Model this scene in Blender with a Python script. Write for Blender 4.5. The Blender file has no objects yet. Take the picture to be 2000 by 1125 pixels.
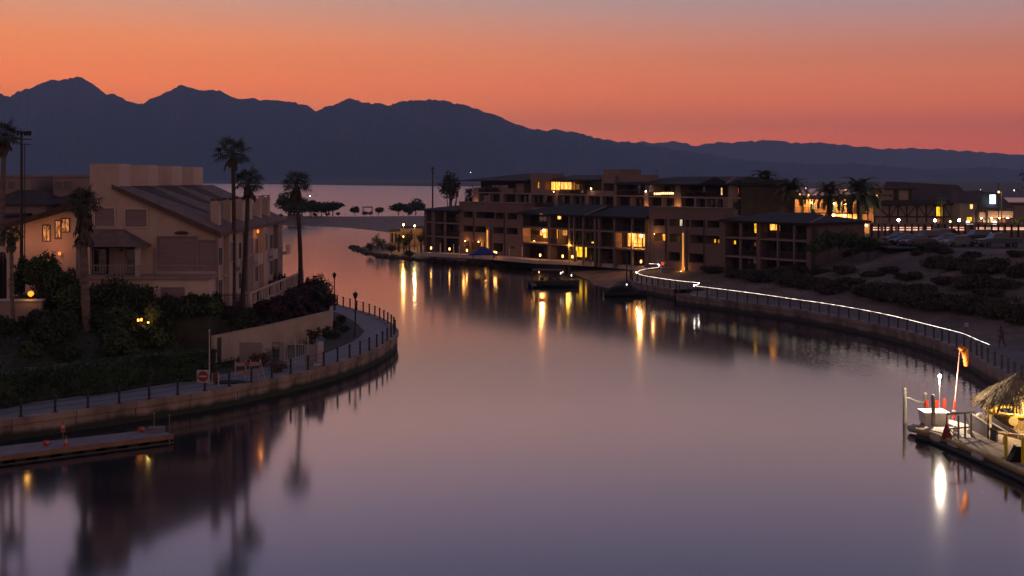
import bpy, bmesh, math, random
import numpy as np
from mathutils import Vector, Matrix, noise
from mathutils.geometry import tessellate_polygon
random.seed(7)
SC = bpy.context.scene
COL = SC.collection
# ---------------------------------------------------------------- camera
F, H, CY, CX = 2222.0, 15.0, 350.0, 1000.0      # focal (px of a 2000 px frame), eye height, horizon row, centre column
cd = bpy.data.cameras.new('camera'); cam = bpy.data.objects.new('camera', cd); COL.objects.link(cam)
cd.sensor_width = 36; cd.lens = 36 * F / 2000; cd.shift_y = -(562.5 - CY) / 2000
cd.clip_start = 0.5; cd.clip_end = 40000
cam.location = (0, 0, H); cam.rotation_euler = (math.pi / 2, 0, 0)
SC.camera = cam
SC.view_settings.view_transform = 'Standard'; SC.view_settings.look = 'None'
SC.view_settings.exposure = 0.18; SC.view_settings.gamma = 1
SC.cycles.use_denoising = True
SC.cycles.volume_bounces = 0
SC.cycles.max_bounces = 6
SC.cycles.sample_clamp_indirect = 3.0
SC.cycles.caustics_reflective = False; SC.cycles.caustics_refractive = False

# ---------------------------------------------------------------- sky after sunset
def srgb(r, g, b):
    def c(v):
        v /= 255.0
        return v / 12.92 if v <= 0.04045 else ((v + 0.055) / 1.055) ** 2.4
    return (c(r), c(g), c(b), 1)
W = bpy.data.worlds.new('World'); SC.world = W; W.use_nodes = True
nt = W.node_tree; nt.nodes.clear()
def N(t, **k):
    n = nt.nodes.new(t)
    for a, v in k.items(): setattr(n, a, v)
    return n
def ramp(stops):
    n = N('ShaderNodeValToRGB'); e = n.color_ramp.elements
    while len(e) > 1: e.remove(e[-1])
    e[0].position, e[0].color = stops[0][0], stops[0][1]
    for p, c in stops[1:]:
        q = e.new(p); q.color = c
    return n
tc = N('ShaderNodeTexCoord'); sep = N('ShaderNodeSeparateXYZ'); nt.links.new(tc.outputs['Generated'], sep.inputs[0])
mz = N('ShaderNodeMath', operation='MAXIMUM'); nt.links.new(sep.outputs['Z'], mz.inputs[0]); mz.inputs[1].default_value = 0
sq = N('ShaderNodeMath', operation='SQRT'); nt.links.new(mz.outputs[0], sq.inputs[0])     # ramp position = sqrt(sin elevation)
def P_(deg): return math.sqrt(math.sin(math.radians(deg)))
def C_(r, g, b, k=1.0):
    c = srgb(r, g, b); return (c[0] * k, c[1] * k, c[2] * k, 1)
left = ramp([(0, C_(252, 128, 46, 2.5)), (P_(2.2), C_(252, 130, 48, 2.3)), (P_(4.5), C_(252, 126, 54, 1.98)), (P_(6.8), C_(240, 138, 78, 1.58)),
             (P_(9.1), C_(206, 156, 130, 1.28)), (P_(12), C_(228, 172, 160, 1.66)), (P_(16), C_(192, 166, 188, 1.4)), (P_(20), C_(142, 140, 180, 1.25)), (P_(32), C_(96, 98, 134)), (P_(60), C_(72, 78, 108)), (1, C_(64, 72, 102))])
right = ramp([(0, C_(226, 84, 24, 2.9)), (P_(1.8), C_(228, 90, 26, 2.65)), (P_(3.6), C_(228, 108, 50, 2.1)), (P_(6.0), C_(210, 124, 88, 1.5)),
              (P_(9.1), C_(166, 150, 154, 1.22)), (P_(12), C_(198, 162, 160, 1.56)), (P_(16), C_(166, 150, 174, 1.32)), (P_(20), C_(126, 128, 166, 1.2)), (P_(32), C_(86, 90, 126)), (P_(60), C_(72, 78, 108)), (1, C_(64, 72, 102))])
back = ramp([(0, C_(158, 120, 112)), (P_(8), C_(176, 134, 124)), (P_(20), C_(156, 126, 124)), (P_(45), C_(96, 92, 108)), (1, C_(64, 72, 102))])
for r in (left, right, back): nt.links.new(sq.outputs[0], r.inputs[0])
mx = N('ShaderNodeMapRange'); mx.interpolation_type = 'SMOOTHSTEP'
mx.inputs['From Min'].default_value = -0.46; mx.inputs['From Max'].default_value = 0.46
nt.links.new(sep.outputs['X'], mx.inputs['Value'])
my = N('ShaderNodeMapRange'); my.interpolation_type = 'SMOOTHSTEP'
my.inputs['From Min'].default_value = 0.75; my.inputs['From Max'].default_value = -0.3
nt.links.new(sep.outputs['Y'], my.inputs['Value'])
m1 = N('ShaderNodeMix', data_type='RGBA'); nt.links.new(mx.outputs[0], m1.inputs['Factor'])
nt.links.new(left.outputs[0], m1.inputs[6]); nt.links.new(right.outputs[0], m1.inputs[7])
m2 = N('ShaderNodeMix', data_type='RGBA'); nt.links.new(my.outputs[0], m2.inputs['Factor'])
nt.links.new(m1.outputs[2], m2.inputs[6]); nt.links.new(back.outputs[0], m2.inputs[7])
# thin streaky high cloud veil
mp = N('ShaderNodeMapping'); mp.inputs['Scale'].default_value = (1.2, 1.2, 22); nt.links.new(tc.outputs['Generated'], mp.inputs[0])
nz = N('ShaderNodeTexNoise'); nz.inputs['Scale'].default_value = 2.2; nz.inputs['Detail'].default_value = 3; nt.links.new(mp.outputs[0], nz.inputs['Vector'])
nr = N('ShaderNodeMapRange'); nr.inputs['To Min'].default_value = 0.93; nr.inputs['To Max'].default_value = 1.07; nt.links.new(nz.outputs['Fac'], nr.inputs['Value'])
vm = N('ShaderNodeVectorMath', operation='SCALE'); nt.links.new(m2.outputs[2], vm.inputs[0]); nt.links.new(nr.outputs[0], vm.inputs['Scale'])
bg = N('ShaderNodeBackground'); bg.inputs[1].default_value = 1.0; nt.links.new(vm.outputs[0], bg.inputs[0])
wo = N('ShaderNodeOutputWorld'); nt.links.new(bg.outputs[0], wo.inputs[0])

# ---------------------------------------------------------------- helpers
def G(px, py, z=0.0):                # ground point seen at a place of the 2000 px frame, on height z
    d = (H - z) * F / (py - CY); return Vector(((px - CX) * d / F, d, z))
def D(px, py, d):
    return Vector(((px - CX) * d / F, d, H - (py - CY) * d / F))
def ZY(py, d): return H - (py - CY) * d / F
def XP(px, d): return (px - CX) * d / F

MATS = {}
def mat(name, col, rough=0.8, var=0.25, scale=0.6, bump=0.0, bscale=None, metal=0.0, spec=0.3, emit=None, es=0.0, stretch=None, sheen=None):
    if name in MATS: return MATS[name]
    m = bpy.data.materials.new(name); m.use_nodes = True
    t = m.node_tree; b = t.nodes['Principled BSDF']
    b.inputs['Roughness'].default_value = rough; b.inputs['Metallic'].default_value = metal
    b.inputs['Specular IOR Level'].default_value = spec
    c = (col[0], col[1], col[2], 1)
    tcn = t.nodes.new('ShaderNodeTexCoord'); mpn = t.nodes.new('ShaderNodeMapping')
    t.links.new(tcn.outputs['Object'], mpn.inputs[0])
    if stretch: mpn.inputs['Scale'].default_value = stretch
    if var > 0:
        n = t.nodes.new('ShaderNodeTexNoise'); n.inputs['Scale'].default_value = scale; n.inputs['Detail'].default_value = 6; n.inputs['Roughness'].default_value = 0.65
        t.links.new(mpn.outputs[0], n.inputs['Vector'])
        r = t.nodes.new('ShaderNodeValToRGB'); r.color_ramp.elements[0].position = 0.3; r.color_ramp.elements[1].position = 0.7
        r.color_ramp.elements[0].color = tuple(v * (1 - var) for v in c[:3]) + (1,)
        r.color_ramp.elements[1].color = tuple(min(1, v * (1 + var)) for v in c[:3]) + (1,)
        t.links.new(n.outputs['Fac'], r.inputs[0]); t.links.new(r.outputs[0], b.inputs['Base Color'])
        if emit: t.links.new(r.outputs[0], b.inputs['Base Color'])
    else: b.inputs['Base Color'].default_value = c
    if bump > 0:
        n2 = t.nodes.new('ShaderNodeTexNoise'); n2.inputs['Scale'].default_value = bscale or scale * 6; n2.inputs['Detail'].default_value = 5
        t.links.new(mpn.outputs[0], n2.inputs['Vector'])
        bp = t.nodes.new('ShaderNodeBump'); bp.inputs['Strength'].default_value = bump; bp.inputs['Distance'].default_value = 0.1
        t.links.new(n2.outputs['Fac'], bp.inputs['Height']); t.links.new(bp.outputs[0], b.inputs['Normal'])
    if emit:
        b.inputs['Emission Color'].default_value = (emit[0], emit[1], emit[2], 1); b.inputs['Emission Strength'].default_value = es
        m.cycles.emission_sampling = 'NONE' if es < 30 else 'AUTO'
    MATS[name] = m; return m

class MB:
    def __init__(s): s.v = []; s.f = []; s.mi = []; s.cur = 0
    def m(s, i): s.cur = i; return s
    def face(s, pts):
        k = len(s.v); s.v += [tuple(p) for p in pts]; s.f.append(tuple(range(k, k + len(pts)))); s.mi.append(s.cur)
    def add(s, vs, fs):
        k = len(s.v); s.v += [tuple(p) for p in vs]
        for f in fs: s.f.append(tuple(i + k for i in f)); s.mi.append(s.cur)
        return s
    def hexa(s, b, t):       # b, t: four bottom and four top points, same winding
        return s.add(list(b) + list(t), [(3, 2, 1, 0), (4, 5, 6, 7), (0, 1, 5, 4), (1, 2, 6, 5), (2, 3, 7, 6), (3, 0, 4, 7)])
    def box(s, x0, y0, z0, x1, y1, z1):
        return s.hexa([(x0, y0, z0), (x1, y0, z0), (x1, y1, z0), (x0, y1, z0)], [(x0, y0, z1), (x1, y0, z1), (x1, y1, z1), (x0, y1, z1)])
    def obox(s, c, ux, hx, hy, z0, z1):   # oriented in plan: centre c, unit x axis ux
        ux = Vector((ux[0], ux[1])).normalized(); uy = Vector((-ux.y, ux.x)); c = Vector((c[0], c[1]))
        q = [c - ux * hx - uy * hy, c + ux * hx - uy * hy, c + ux * hx + uy * hy, c - ux * hx + uy * hy]
        return s.hexa([(p.x, p.y, z0) for p in q], [(p.x, p.y, z1) for p in q])
    def tube(s, pts, r, n=6, cap=True):
        pts = [Vector(p) for p in pts]
        rs = r if isinstance(r, (list, tuple)) else [r] * len(pts)
        k = len(s.v); 
        for i, p in enumerate(pts):
            d = (pts[min(i + 1, len(pts) - 1)] - pts[max(i - 1, 0)]).normalized()
            a = d.orthogonal() if abs(d.z) > 0.9 else d.cross(Vector((0, 0, 1)))
            if abs(d.z) > 0.9: a = d.cross(Vector((0, 1, 0)))
            a.normalize(); b = d.cross(a)
            for j in range(n):
                t = 2 * math.pi * j / n
                s.v.append(tuple(p + a * math.cos(t) * rs[i] + b * math.sin(t) * rs[i]))
        for i in range(len(pts) - 1):
            for j in range(n):
                s.f.append((k + i * n + j, k + i * n + (j + 1) % n, k + (i + 1) * n + (j + 1) % n, k + (i + 1) * n + j)); s.mi.append(s.cur)
        if cap:
            s.f.append(tuple(k + j for j in reversed(range(n)))); s.mi.append(s.cur)
            e = k + (len(pts) - 1) * n; s.f.append(tuple(e + j for j in range(n))); s.mi.append(s.cur)
        return s
    def lathe(s, c, prof, n=12, sx=1, sy=1):   # prof: (radius, z)
        k = len(s.v)
        for r, z in prof:
            for j in range(n):
                t = 2 * math.pi * j / n; s.v.append((c[0] + sx * r * math.cos(t), c[1] + sy * r * math.sin(t), c[2] + z))
        for i in range(len(prof) - 1):
            for j in range(n):
                s.f.append((k + i * n + j, k + i * n + (j + 1) % n, k + (i + 1) * n + (j + 1) % n, k + (i + 1) * n + j)); s.mi.append(s.cur)
        s.f.append(tuple(k + j for j in reversed(range(n)))); s.mi.append(s.cur)
        e = k + (len(prof) - 1) * n; s.f.append(tuple(e + j for j in range(n))); s.mi.append(s.cur)
        return s
    def prism(s, poly, z0, z1):            # poly in plan
        tri = tessellate_polygon([[Vector((p[0], p[1], 0)) for p in poly]])
        n = len(poly); k = len(s.v)
        s.v += [(p[0], p[1], z0) for p in poly] + [(p[0], p[1], z1) for p in poly]
        for t in tri:
            s.f.append(tuple(k + n + i for i in t)); s.mi.append(s.cur); s.f.append(tuple(k + i for i in reversed(t))); s.mi.append(s.cur)
        for i in range(n):
            j = (i + 1) % n; s.f.append((k + i, k + j, k + n + j, k + n + i)); s.mi.append(s.cur)
        return s
    def build(s, name, m, parent=None, smooth=False):
        me = bpy.data.meshes.new(name); me.from_pydata(s.v, [], s.f)
        ms = m if isinstance(m, (list, tuple)) else [m]
        for x in ms: me.materials.append(x)
        if len(ms) > 1: me.polygons.foreach_set('material_index', s.mi)
        bm = bmesh.new(); bm.from_mesh(me); bmesh.ops.recalc_face_normals(bm, faces=bm.faces); bm.to_mesh(me); bm.free()
        if smooth: me.polygons.foreach_set('use_smooth', [True] * len(me.polygons))
        o = bpy.data.objects.new(name, me); COL.objects.link(o)
        if parent: o.parent = parent; o.matrix_parent_inverse = Matrix.Translation(-parent.location) if parent.type == 'EMPTY' and not any(parent.rotation_euler) else Matrix.Identity(4)
        return o
def tag(o, label=None, cat=None, group=None, kind=None):
    if label: o['label'] = label
    if cat: o['category'] = cat
    if group: o['group'] = group
    if kind: o['kind'] = kind
    return o
def thing(name, label, cat, loc=(0, 0, 0), group=None, rz=0):
    o = bpy.data.objects.new(name, None); COL.objects.link(o); o.location = loc; o.rotation_euler = (0, 0, rz); o.empty_display_size = 0.3
    return tag(o, label, cat, group)
def raw(mb, name, m, parent, smooth=False):      # parts modelled in the thing's own coordinates
    o = mb.build(name, m, None, smooth); o.parent = parent; return o
def scale_about_camera(root, k=.85):        # scale a thing about the camera, moving it nearer along its line of sight
    e = Vector((0, 0, H)); root.location = e + (Vector(root.location) - e) * k; root.scale = Vector(root.scale) * k; return root
def struct(mb, name, m, smooth=False):
    return tag(mb.build(name, m, None, smooth), kind='structure')
def dup(root, loc=None, rz=None, label=None, group=None, scale=None):
    r = root.copy(); COL.objects.link(r)
    if loc is not None: r.location = loc
    if rz is not None: r.rotation_euler = (0, 0, rz)
    if scale is not None: r.scale = scale if hasattr(scale, '__len__') else (scale,) * 3
    if label: r['label'] = label
    if group: r['group'] = group
    for ch in list(root.children):
        c = ch.copy(); COL.objects.link(c); c.parent = r
        for g in list(ch.children):
            e = g.copy(); COL.objects.link(e); e.parent = c
    return r
def lamp_light(parent, loc, power, col=(1, 0.55, 0.2), r=0.08, local=False):
    l = bpy.data.lights.new('light', 'POINT'); l.energy = power; l.color = col; l.shadow_soft_size = r
    o = bpy.data.objects.new('light', l); COL.objects.link(o); o.location = loc
    if parent:
        o.parent = parent
        if not local: o.matrix_parent_inverse = parent.matrix_basis.inverted()
    return o
def fbm(x, y, z=0.0, o=4):
    return noise.fractal(Vector((x, y, z)), 1.0, 2.0, o)
def emis(name, col, s, var=0.0, scale=3.0):
    if name in MATS: return MATS[name]
    m = bpy.data.materials.new(name); m.use_nodes = True; t = m.node_tree; t.nodes.clear()
    e = t.nodes.new('ShaderNodeEmission'); o = t.nodes.new('ShaderNodeOutputMaterial'); t.links.new(e.outputs[0], o.inputs[0])
    e.inputs[0].default_value = (col[0], col[1], col[2], 1); e.inputs[1].default_value = s
    if var > 0:
        tc_ = t.nodes.new('ShaderNodeTexCoord'); n = t.nodes.new('ShaderNodeTexNoise'); n.inputs['Scale'].default_value = scale; n.inputs['Detail'].default_value = 4
        mp_ = t.nodes.new('ShaderNodeMapping'); mp_.inputs['Scale'].default_value = (2.4, 2.4, .7); t.links.new(tc_.outputs['Object'], mp_.inputs[0]); t.links.new(mp_.outputs[0], n.inputs['Vector'])
        r = t.nodes.new('ShaderNodeMapRange'); r.inputs['From Min'].default_value = 0.35; r.inputs['From Max'].default_value = 0.65
        r.inputs['To Min'].default_value = s * (1 - var); r.inputs['To Max'].default_value = s * (1 + var)
        t.links.new(n.outputs['Fac'], r.inputs['Value']); t.links.new(r.outputs[0], e.inputs[1])
    m.cycles.emission_sampling = 'NONE'
    MATS[name] = m; return m
# ================================================================ SETTING
# ---- water
def water_material():
    m = bpy.data.materials.new('channel_water'); m.use_nodes = True; t = m.node_tree; b = t.nodes['Principled BSDF']
    b.inputs['Base Color'].default_value = (0.012, 0.014, 0.022, 1); b.inputs['IOR'].default_value = 2.3
    b.inputs['Roughness'].default_value = 0.07
    tc_ = t.nodes.new('ShaderNodeTexCoord')
    def nz_(sc, det, st=None):
        mp_ = t.nodes.new('ShaderNodeMapping'); t.links.new(tc_.outputs['Object'], mp_.inputs[0])
        if st: mp_.inputs['Scale'].default_value = st
        n = t.nodes.new('ShaderNodeTexNoise'); n.inputs['Scale'].default_value = sc; n.inputs['Detail'].default_value = det
        t.links.new(mp_.outputs[0], n.inputs['Vector']); return n
    big = nz_(0.05, 3, (0.35, 1.0, 1))
    fine = nz_(2.6, 2)
    # ripples are livelier along the sea wall of the right bank
    sp = t.nodes.new('ShaderNodeSeparateXYZ'); t.links.new(tc_.outputs['Object'], sp.inputs[0])
    def mth(op, a, b_=None):
        n = t.nodes.new('ShaderNodeMath'); n.operation = op
        for i, v in enumerate((a, b_)):
            if v is None: continue
            if isinstance(v, (int, float)): n.inputs[i].default_value = v
            else: t.links.new(v, n.inputs[i])
        return n.outputs[0]
    X, Y = sp.outputs['X'], sp.outputs['Y']
    # wall runs roughly from (36,68) to (17,150): signed distance to that line
    dx, dy = 17.5 - 36, 150 - 68; L = math.hypot(dx, dy); nx, ny = dy / L, -dx / L
    off = nx * 36 + ny * 68
    dist = mth('SUBTRACT', off, mth('ADD', mth('MULTIPLY', X, nx), mth('MULTIPLY', Y, ny)))
    mr = t.nodes.new('ShaderNodeMapRange'); mr.interpolation_type = 'SMOOTHSTEP'
    mr.inputs['From Min'].default_value = 9.0; mr.inputs['From Max'].default_value = 3.0; t.links.new(dist, mr.inputs['Value'])
    mr2 = t.nodes.new('ShaderNodeMapRange'); mr2.interpolation_type = 'SMOOTHSTEP'
    mr2.inputs['From Min'].default_value = 66; mr2.inputs['From Max'].default_value = 76; t.links.new(Y, mr2.inputs['Value'])
    mr3 = t.nodes.new('ShaderNodeMapRange'); mr3.interpolation_type = 'SMOOTHSTEP'
    mr3.inputs['From Min'].default_value = 160; mr3.inputs['From Max'].default_value = 140; t.links.new(Y, mr3.inputs['Value'])
    mask = mth('MULTIPLY', mth('MULTIPLY', mr.outputs[0], mr2.outputs[0]), mr3.outputs[0])
    b1 = t.nodes.new('ShaderNodeBump'); b1.inputs['Strength'].default_value = 0.25; b1.inputs['Distance'].default_value = 0.06
    t.links.new(big.outputs['Fac'], b1.inputs['Height'])
    b2 = t.nodes.new('ShaderNodeBump'); b2.inputs['Distance'].default_value = 0.03
    t.links.new(mth('MULTIPLY', mask, 0.55), b2.inputs['Strength']); t.links.new(fine.outputs['Fac'], b2.inputs['Height']); t.links.new(b1.outputs[0], b2.inputs['Normal'])
    t.links.new(b2.outputs[0], b.inputs['Normal'])
    ir = t.nodes.new('ShaderNodeMapRange'); ir.inputs['From Min'].default_value = 45; ir.inputs['From Max'].default_value = 330; ir.inputs['To Min'].default_value = 2.0; ir.inputs['To Max'].default_value = 4.2
    t.links.new(Y, ir.inputs['Value']); t.links.new(ir.outputs[0], b.inputs['IOR'])
    fr = t.nodes.new('ShaderNodeValToRGB'); fr.color_ramp.elements[0].position = 0.0; fr.color_ramp.elements[0].color = (0.09,) * 3 + (1,)
    fr.color_ramp.elements[1].position = 1.0; fr.color_ramp.elements[1].color = (0.25,) * 3 + (1,)
    for p_, v_ in ((0.06, 0.10), (0.09, 0.10), (0.16, 0.12), (0.2, 0.14), (0.25, 0.16), (0.33, 0.20), (0.45, 0.24)):
        e_ = fr.color_ramp.elements.new(p_); e_.color = (v_,) * 3 + (1,)
    t.links.new(mth('DIVIDE', Y, 1000), fr.inputs[0])
    t.links.new(mth('MAXIMUM', mth('SUBTRACT', fr.outputs[0], mth('MULTIPLY', mask, 0.08)), 0.03), b.inputs['Roughness'])
    return m
mb = MB(); mb.face([(-8500, -300, 0), (8500, -300, 0), (8500, 6500, 0), (-8500, 6500, 0)])
struct(mb, 'water', water_material())

M_concd = mat('old_concrete_paving', (0.11, 0.095, 0.10), 0.9, 0.2, 0.4, 0.2, 8)
# ---- heightfield over a polygon
def inside_and_dist(xs, ys, poly):
    P = np.array([(p[0], p[1]) for p in poly]); Q = np.roll(P, -1, axis=0)
    ins = np.zeros(xs.shape, bool); dist = np.full(xs.shape, 1e9)
    for (ax, ay), (bx, by) in zip(P, Q):
        c = (ay > ys) != (by > ys)
        with np.errstate(divide='ignore', invalid='ignore'):
            xi = (bx - ax) * (ys - ay) / (by - ay + 1e-12) + ax
        ins ^= c & (xs < xi)
        L2 = (bx - ax) ** 2 + (by - ay) ** 2 + 1e-9
        t = np.clip(((xs - ax) * (bx - ax) + (ys - ay) * (by - ay)) / L2, 0, 1)
        dist = np.minimum(dist, np.hypot(xs - ax - t * (bx - ax), ys - ay - t * (by - ay)))
    return ins, dist
def poly_dist(xs, ys, line):
    dist = np.full(xs.shape, 1e9)
    for a, b in zip(line[:-1], line[1:]):
        L2 = (b[0] - a[0]) ** 2 + (b[1] - a[1]) ** 2 + 1e-9
        t = np.clip(((xs - a[0]) * (b[0] - a[0]) + (ys - a[1]) * (b[1] - a[1])) / L2, 0, 1)
        dist = np.minimum(dist, np.hypot(xs - a[0] - t * (b[0] - a[0]), ys - a[1] - t * (b[1] - a[1])))
    return dist
def grid_land(name, m, x0, x1, y0, y1, step, hfun):
    nx = int((x1 - x0) / step) + 1; ny = int((y1 - y0) / step) + 1
    gx, gy = np.meshgrid(np.linspace(x0, x1, nx), np.linspace(y0, y1, ny))
    z, keep = hfun(gx, gy)
    mb = MB(); idx = -np.ones(gx.shape, int); 
    kf = keep
    cells = kf[:-1, :-1] | kf[1:, :-1] | kf[:-1, 1:] | kf[1:, 1:]
    need = np.zeros(gx.shape, bool)
    need[:-1, :-1] |= cells; need[1:, :-1] |= cells; need[:-1, 1:] |= cells; need[1:, 1:] |= cells
    ii, jj = np.nonzero(need)
    for k, (i, j) in enumerate(zip(ii, jj)):
        idx[i, j] = k; mb.v.append((float(gx[i, j]), float(gy[i, j]), float(z[i, j])))
    ci, cj = np.nonzero(cells)
    for i, j in zip(ci, cj):
        mb.f.append((int(idx[i, j]), int(idx[i, j + 1]), int(idx[i + 1, j + 1]), int(idx[i + 1, j]))); mb.mi.append(0)
    return struct(mb, name, m, smooth=True)
def np_noise(gx, gy, sc, seed=0.0, o=4):
    out = np.zeros(gx.shape)
    for i in range(gx.shape[0]):
        for j in range(gx.shape[1]): out[i, j] = fbm(gx[i, j] * sc, gy[i, j] * sc, seed, o)
    return out

PZ = 1.2       # promenade level
LSH_PX = [(-420, 880), (-200, 850), (0, 822), (194, 796), (380, 769), (440, 759), (530, 741), (617, 721), (670, 706), (713, 691), (742, 678), (762, 664), (772, 655), (775, 648),
          (771, 641), (763, 634), (743, 622), (723, 614), (697, 606), (666, 598), (649, 592), (600, 577), (562, 565)]
LSH = [G(a, b, PZ).xy for a, b in LSH_PX]
def smooth_line(pts, it=1):
    for _ in range(it):
        q = [pts[0]]
        for a, b in zip(pts[:-1], pts[1:]): q += [a.lerp(b, .25), a.lerp(b, .75)]
        q.append(pts[-1]); pts = q
    return pts
LSH = smooth_line(LSH, 2)
LPOLY = LSH + [Vector((-40, 165)), Vector((-62, 200)), Vector((-100, 240)), Vector((-300, 262)), Vector((-300, 35))]
RSH_PX = [(2500, 925), (2260, 850), (2100, 795), (2040, 768), (2000, 750), (1975, 736), (1962, 727), (1941, 716), (1921, 706), (1896, 690), (1859, 675), (1827, 663), (1789, 652), (1746, 641), (1702, 631),
          (1654, 622), (1605, 613), (1557, 604), (1500, 597), (1411, 585), (1358, 579), (1322, 574)]
RSH = [G(a, b, PZ).xy for a, b in RSH_PX]; RSH = smooth_line(RSH, 2)
RS2 = [G(a, b, PZ).xy for a, b in [(1319, 566), (1303, 563), (1287, 560), (1260, 555), (1234, 549), (1229, 545), (1232, 541)]]
BEACH = [G(a, b, 0).xy for a, b in [(1226, 571), (1185, 569), (1136, 558), (1124, 546), (1085, 531), (1040, 527), (1000, 522), (900, 515), (800, 508), (750, 503), (720, 497), (697, 489), (686, 483)]]
RPOLY = RSH + RS2 + smooth_line(BEACH, 1) + [Vector((-31, 262)), Vector((-18, 272)), Vector((-2, 290)), Vector((30, 320)), Vector((160, 380)), Vector((420, 420)), Vector((420, 20)), Vector((60, 20))]
SPIT = [Vector(p) for p in [(-420, 420), (-240, 372), (-120, 362)]] + [G(a, b, 0).xy for a, b in [(560, 441), (600, 442), (650, 444.5), (700, 449), (754, 456)]] + \
       [Vector(p) for p in [(-20, 296), (10, 285), (60, 300), (300, 350), (500, 420), (500, 520), (200, 500), (0, 462), (-60, 446), (-110, 452), (-180, 462), (-420, 470)]]

M_sand = mat('sand', (0.20, 0.145, 0.125), 0.95, 0.3, 0.35, 0.6, 3)
M_desert = mat('desert_ground', (0.125, 0.09, 0.077), 0.95, 0.45, 0.25, 0.8, 2.5)
M_garden = mat('garden_soil', (0.05, 0.048, 0.036), 0.95, 0.4, 0.4, 0.6, 3)
M_conc = mat('concrete_paving', (0.21, 0.205, 0.225), 0.85, 0.15, 0.4, 0.15, 8)

LHEDGE = [G(-330, 845, PZ).xy, G(-80, 812, PZ).xy, G(0, 802, PZ).xy, G(101, 777, PZ).xy, G(209, 772, PZ).xy, G(304, 750, PZ).xy, G(422, 742, PZ).xy]
def h_left(gx, gy):
    ins, d = inside_and_dist(gx, gy, LPOLY)
    nzv = np_noise(gx, gy, 0.09, 3.1)
    z = np.where(d < 1.3, -1.5, 1.02)
    up = np.clip((d - 5.6) / 9.5, 0, 1); up = up * up * (3 - 2 * up)
    base = 1.02 + up * (4.45 + nzv * 0.4 - 1.02)
    # keep the tip low (planting bed)
    tip = np.clip((np.hypot(gx + 15, gy - 105) - 9) / 6, 0, 1)
    base = 1.02 + (base - 1.02) * tip * np.where(gy < 112, np.clip((-21.8 - gx) / 5, 0, 1), 1)
    far = np.clip((gy - 90) / 20, 0, 1)
    z = np.where(d < 1.3, -1.5, np.where(d < 4.2, 1.02, base))
    z = np.where((gy > 150) & ins & (d < 6), np.clip(d * 0.4 - 0.8, -1.5, 2), z)
    z = np.where(ins, z, -1.6)
    return z, ins
grid_land('left_bank', M_garden, -160, 0, 40, 265, 1.15, h_left)
def h_spit(gx, gy):
    ins, d = inside_and_dist(gx, gy, SPIT); n = np_noise(gx, gy, 0.03, 8.0)
    z = -0.15 + np.clip(d, 0, 60) * 0.055 - np.clip(d - 30, 0, 60) * 0.03 + n * 0.25 * np.clip(d / 8, 0, 1)
    return np.where(ins, z, -1.2), ins
grid_land('sand_spit', M_sand, -420, 500, 270, 530, 4, h_spit)

RFRONT = RSH
def plateau(gx, gy, d):
    # desert slope behind the right promenade climbs to the parking terrace
    w = np.clip((d - 5.5) / 31.0, 0, 1)
    s = w ** 0.85
    return PZ + s * 5.1
# facade line of the lower condominium, used to level the ground in front of it
FA = Vector((-16.5, 215.8)); FB = Vector((16.2, 180.0)); FC = Vector((39.7, 147.2))
def h_right(gx, gy):
    ins, d = inside_and_dist(gx, gy, RPOLY)
    wall = poly_dist(gx, gy, [Vector((60, 20))] + RSH + RS2[:5])
    beach = poly_dist(gx, gy, BEACH + [Vector((-31, 262)), Vector((-18, 272)), Vector((-2, 290))])
    n1 = np_noise(gx, gy, 0.045, 1.7, 3); n2 = np_noise(gx, gy, 0.16, 5.2, 3)
    zb = np.clip(-0.3 + beach * 0.16, -1.2, 1.75)
    zw = np.where(wall < 1.3, -1.5, 1.02)
    dune = plateau(gx, gy, wall)
    k = np.clip((wall - 5.2) / 8, 0, 1) * np.clip((45 - wall) / 10, 0, 1)
    dune = dune + k * (n1 * 1.25 + n2 * 0.35)
    dune = np.minimum(dune, 6.35)
    # right of the line px~1300..1600 it is dune, left of it level terrace by the condos
    ang = gx / np.maximum(gy, 1)
    m = np.clip((ang - 0.165) / 0.07, 0, 1); m = m * m * (3 - 2 * m)
    low = np.where(beach < wall, zb, 1.02 + np.clip((wall - 4.5) / 12, 0, 1) * 0.9)
    behind = np.clip((gy - 178) / 25, 0, 1) * np.clip((ang + 0.02) / 0.05, 0, 1)
    low = low + 0 * behind
    inner = low * (1 - m) + dune * m
    z = np.where((wall < 4.6) & (wall < beach), zw, inner)
    z = np.where((gy < 60), np.where(wall < 1.3, -1.5, np.minimum(inner, 6.3)), z)
    return np.where(ins, z, -1.6), ins
grid_land('right_bank', M_desert, -40, 210, 22, 320, 1.3, h_right)
mb = MB(); mb.face([(209, 22, 6.3), (420, 22, 6.3), (420, 418, 6.3), (209, 399, 6.3)]); struct(mb, 'far_ground', M_desert)

# ---- promenades: loft along the shore
def along(line, step, start=0.0):
    out = []; acc = -start; 
    for a, b in zip(line[:-1], line[1:]):
        L = (b - a).length; 
        if L < 1e-6: continue
        t = -acc if acc < 0 else (step - acc if acc > 0 else 0)
        pos = (step - acc) if acc > 0 else -acc
        while pos <= L:
            out.append((a.lerp(b, pos / L), (b - a).normalized())); pos += step
        acc = L - (pos - step)
        if acc < 0: acc = 0.0001
    return out
def offset_line(line, off):
    out = []
    for i, p in enumerate(line):
        a = line[max(i - 1, 0)]; b = line[min(i + 1, len(line) - 1)]
        t = (b - a).normalized(); nrm = Vector((-t.y, t.x)); out.append(p + nrm * off)
    return out
def loft(mb, rows):
    for r0, r1 in zip(rows[:-1], rows[1:]):
        for i in range(len(r0) - 1): mb.face([r0[i], r0[i + 1], r1[i + 1], r1[i]])
def lift(line, z): return [Vector((p.x, p.y, z)) for p in line]
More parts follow.
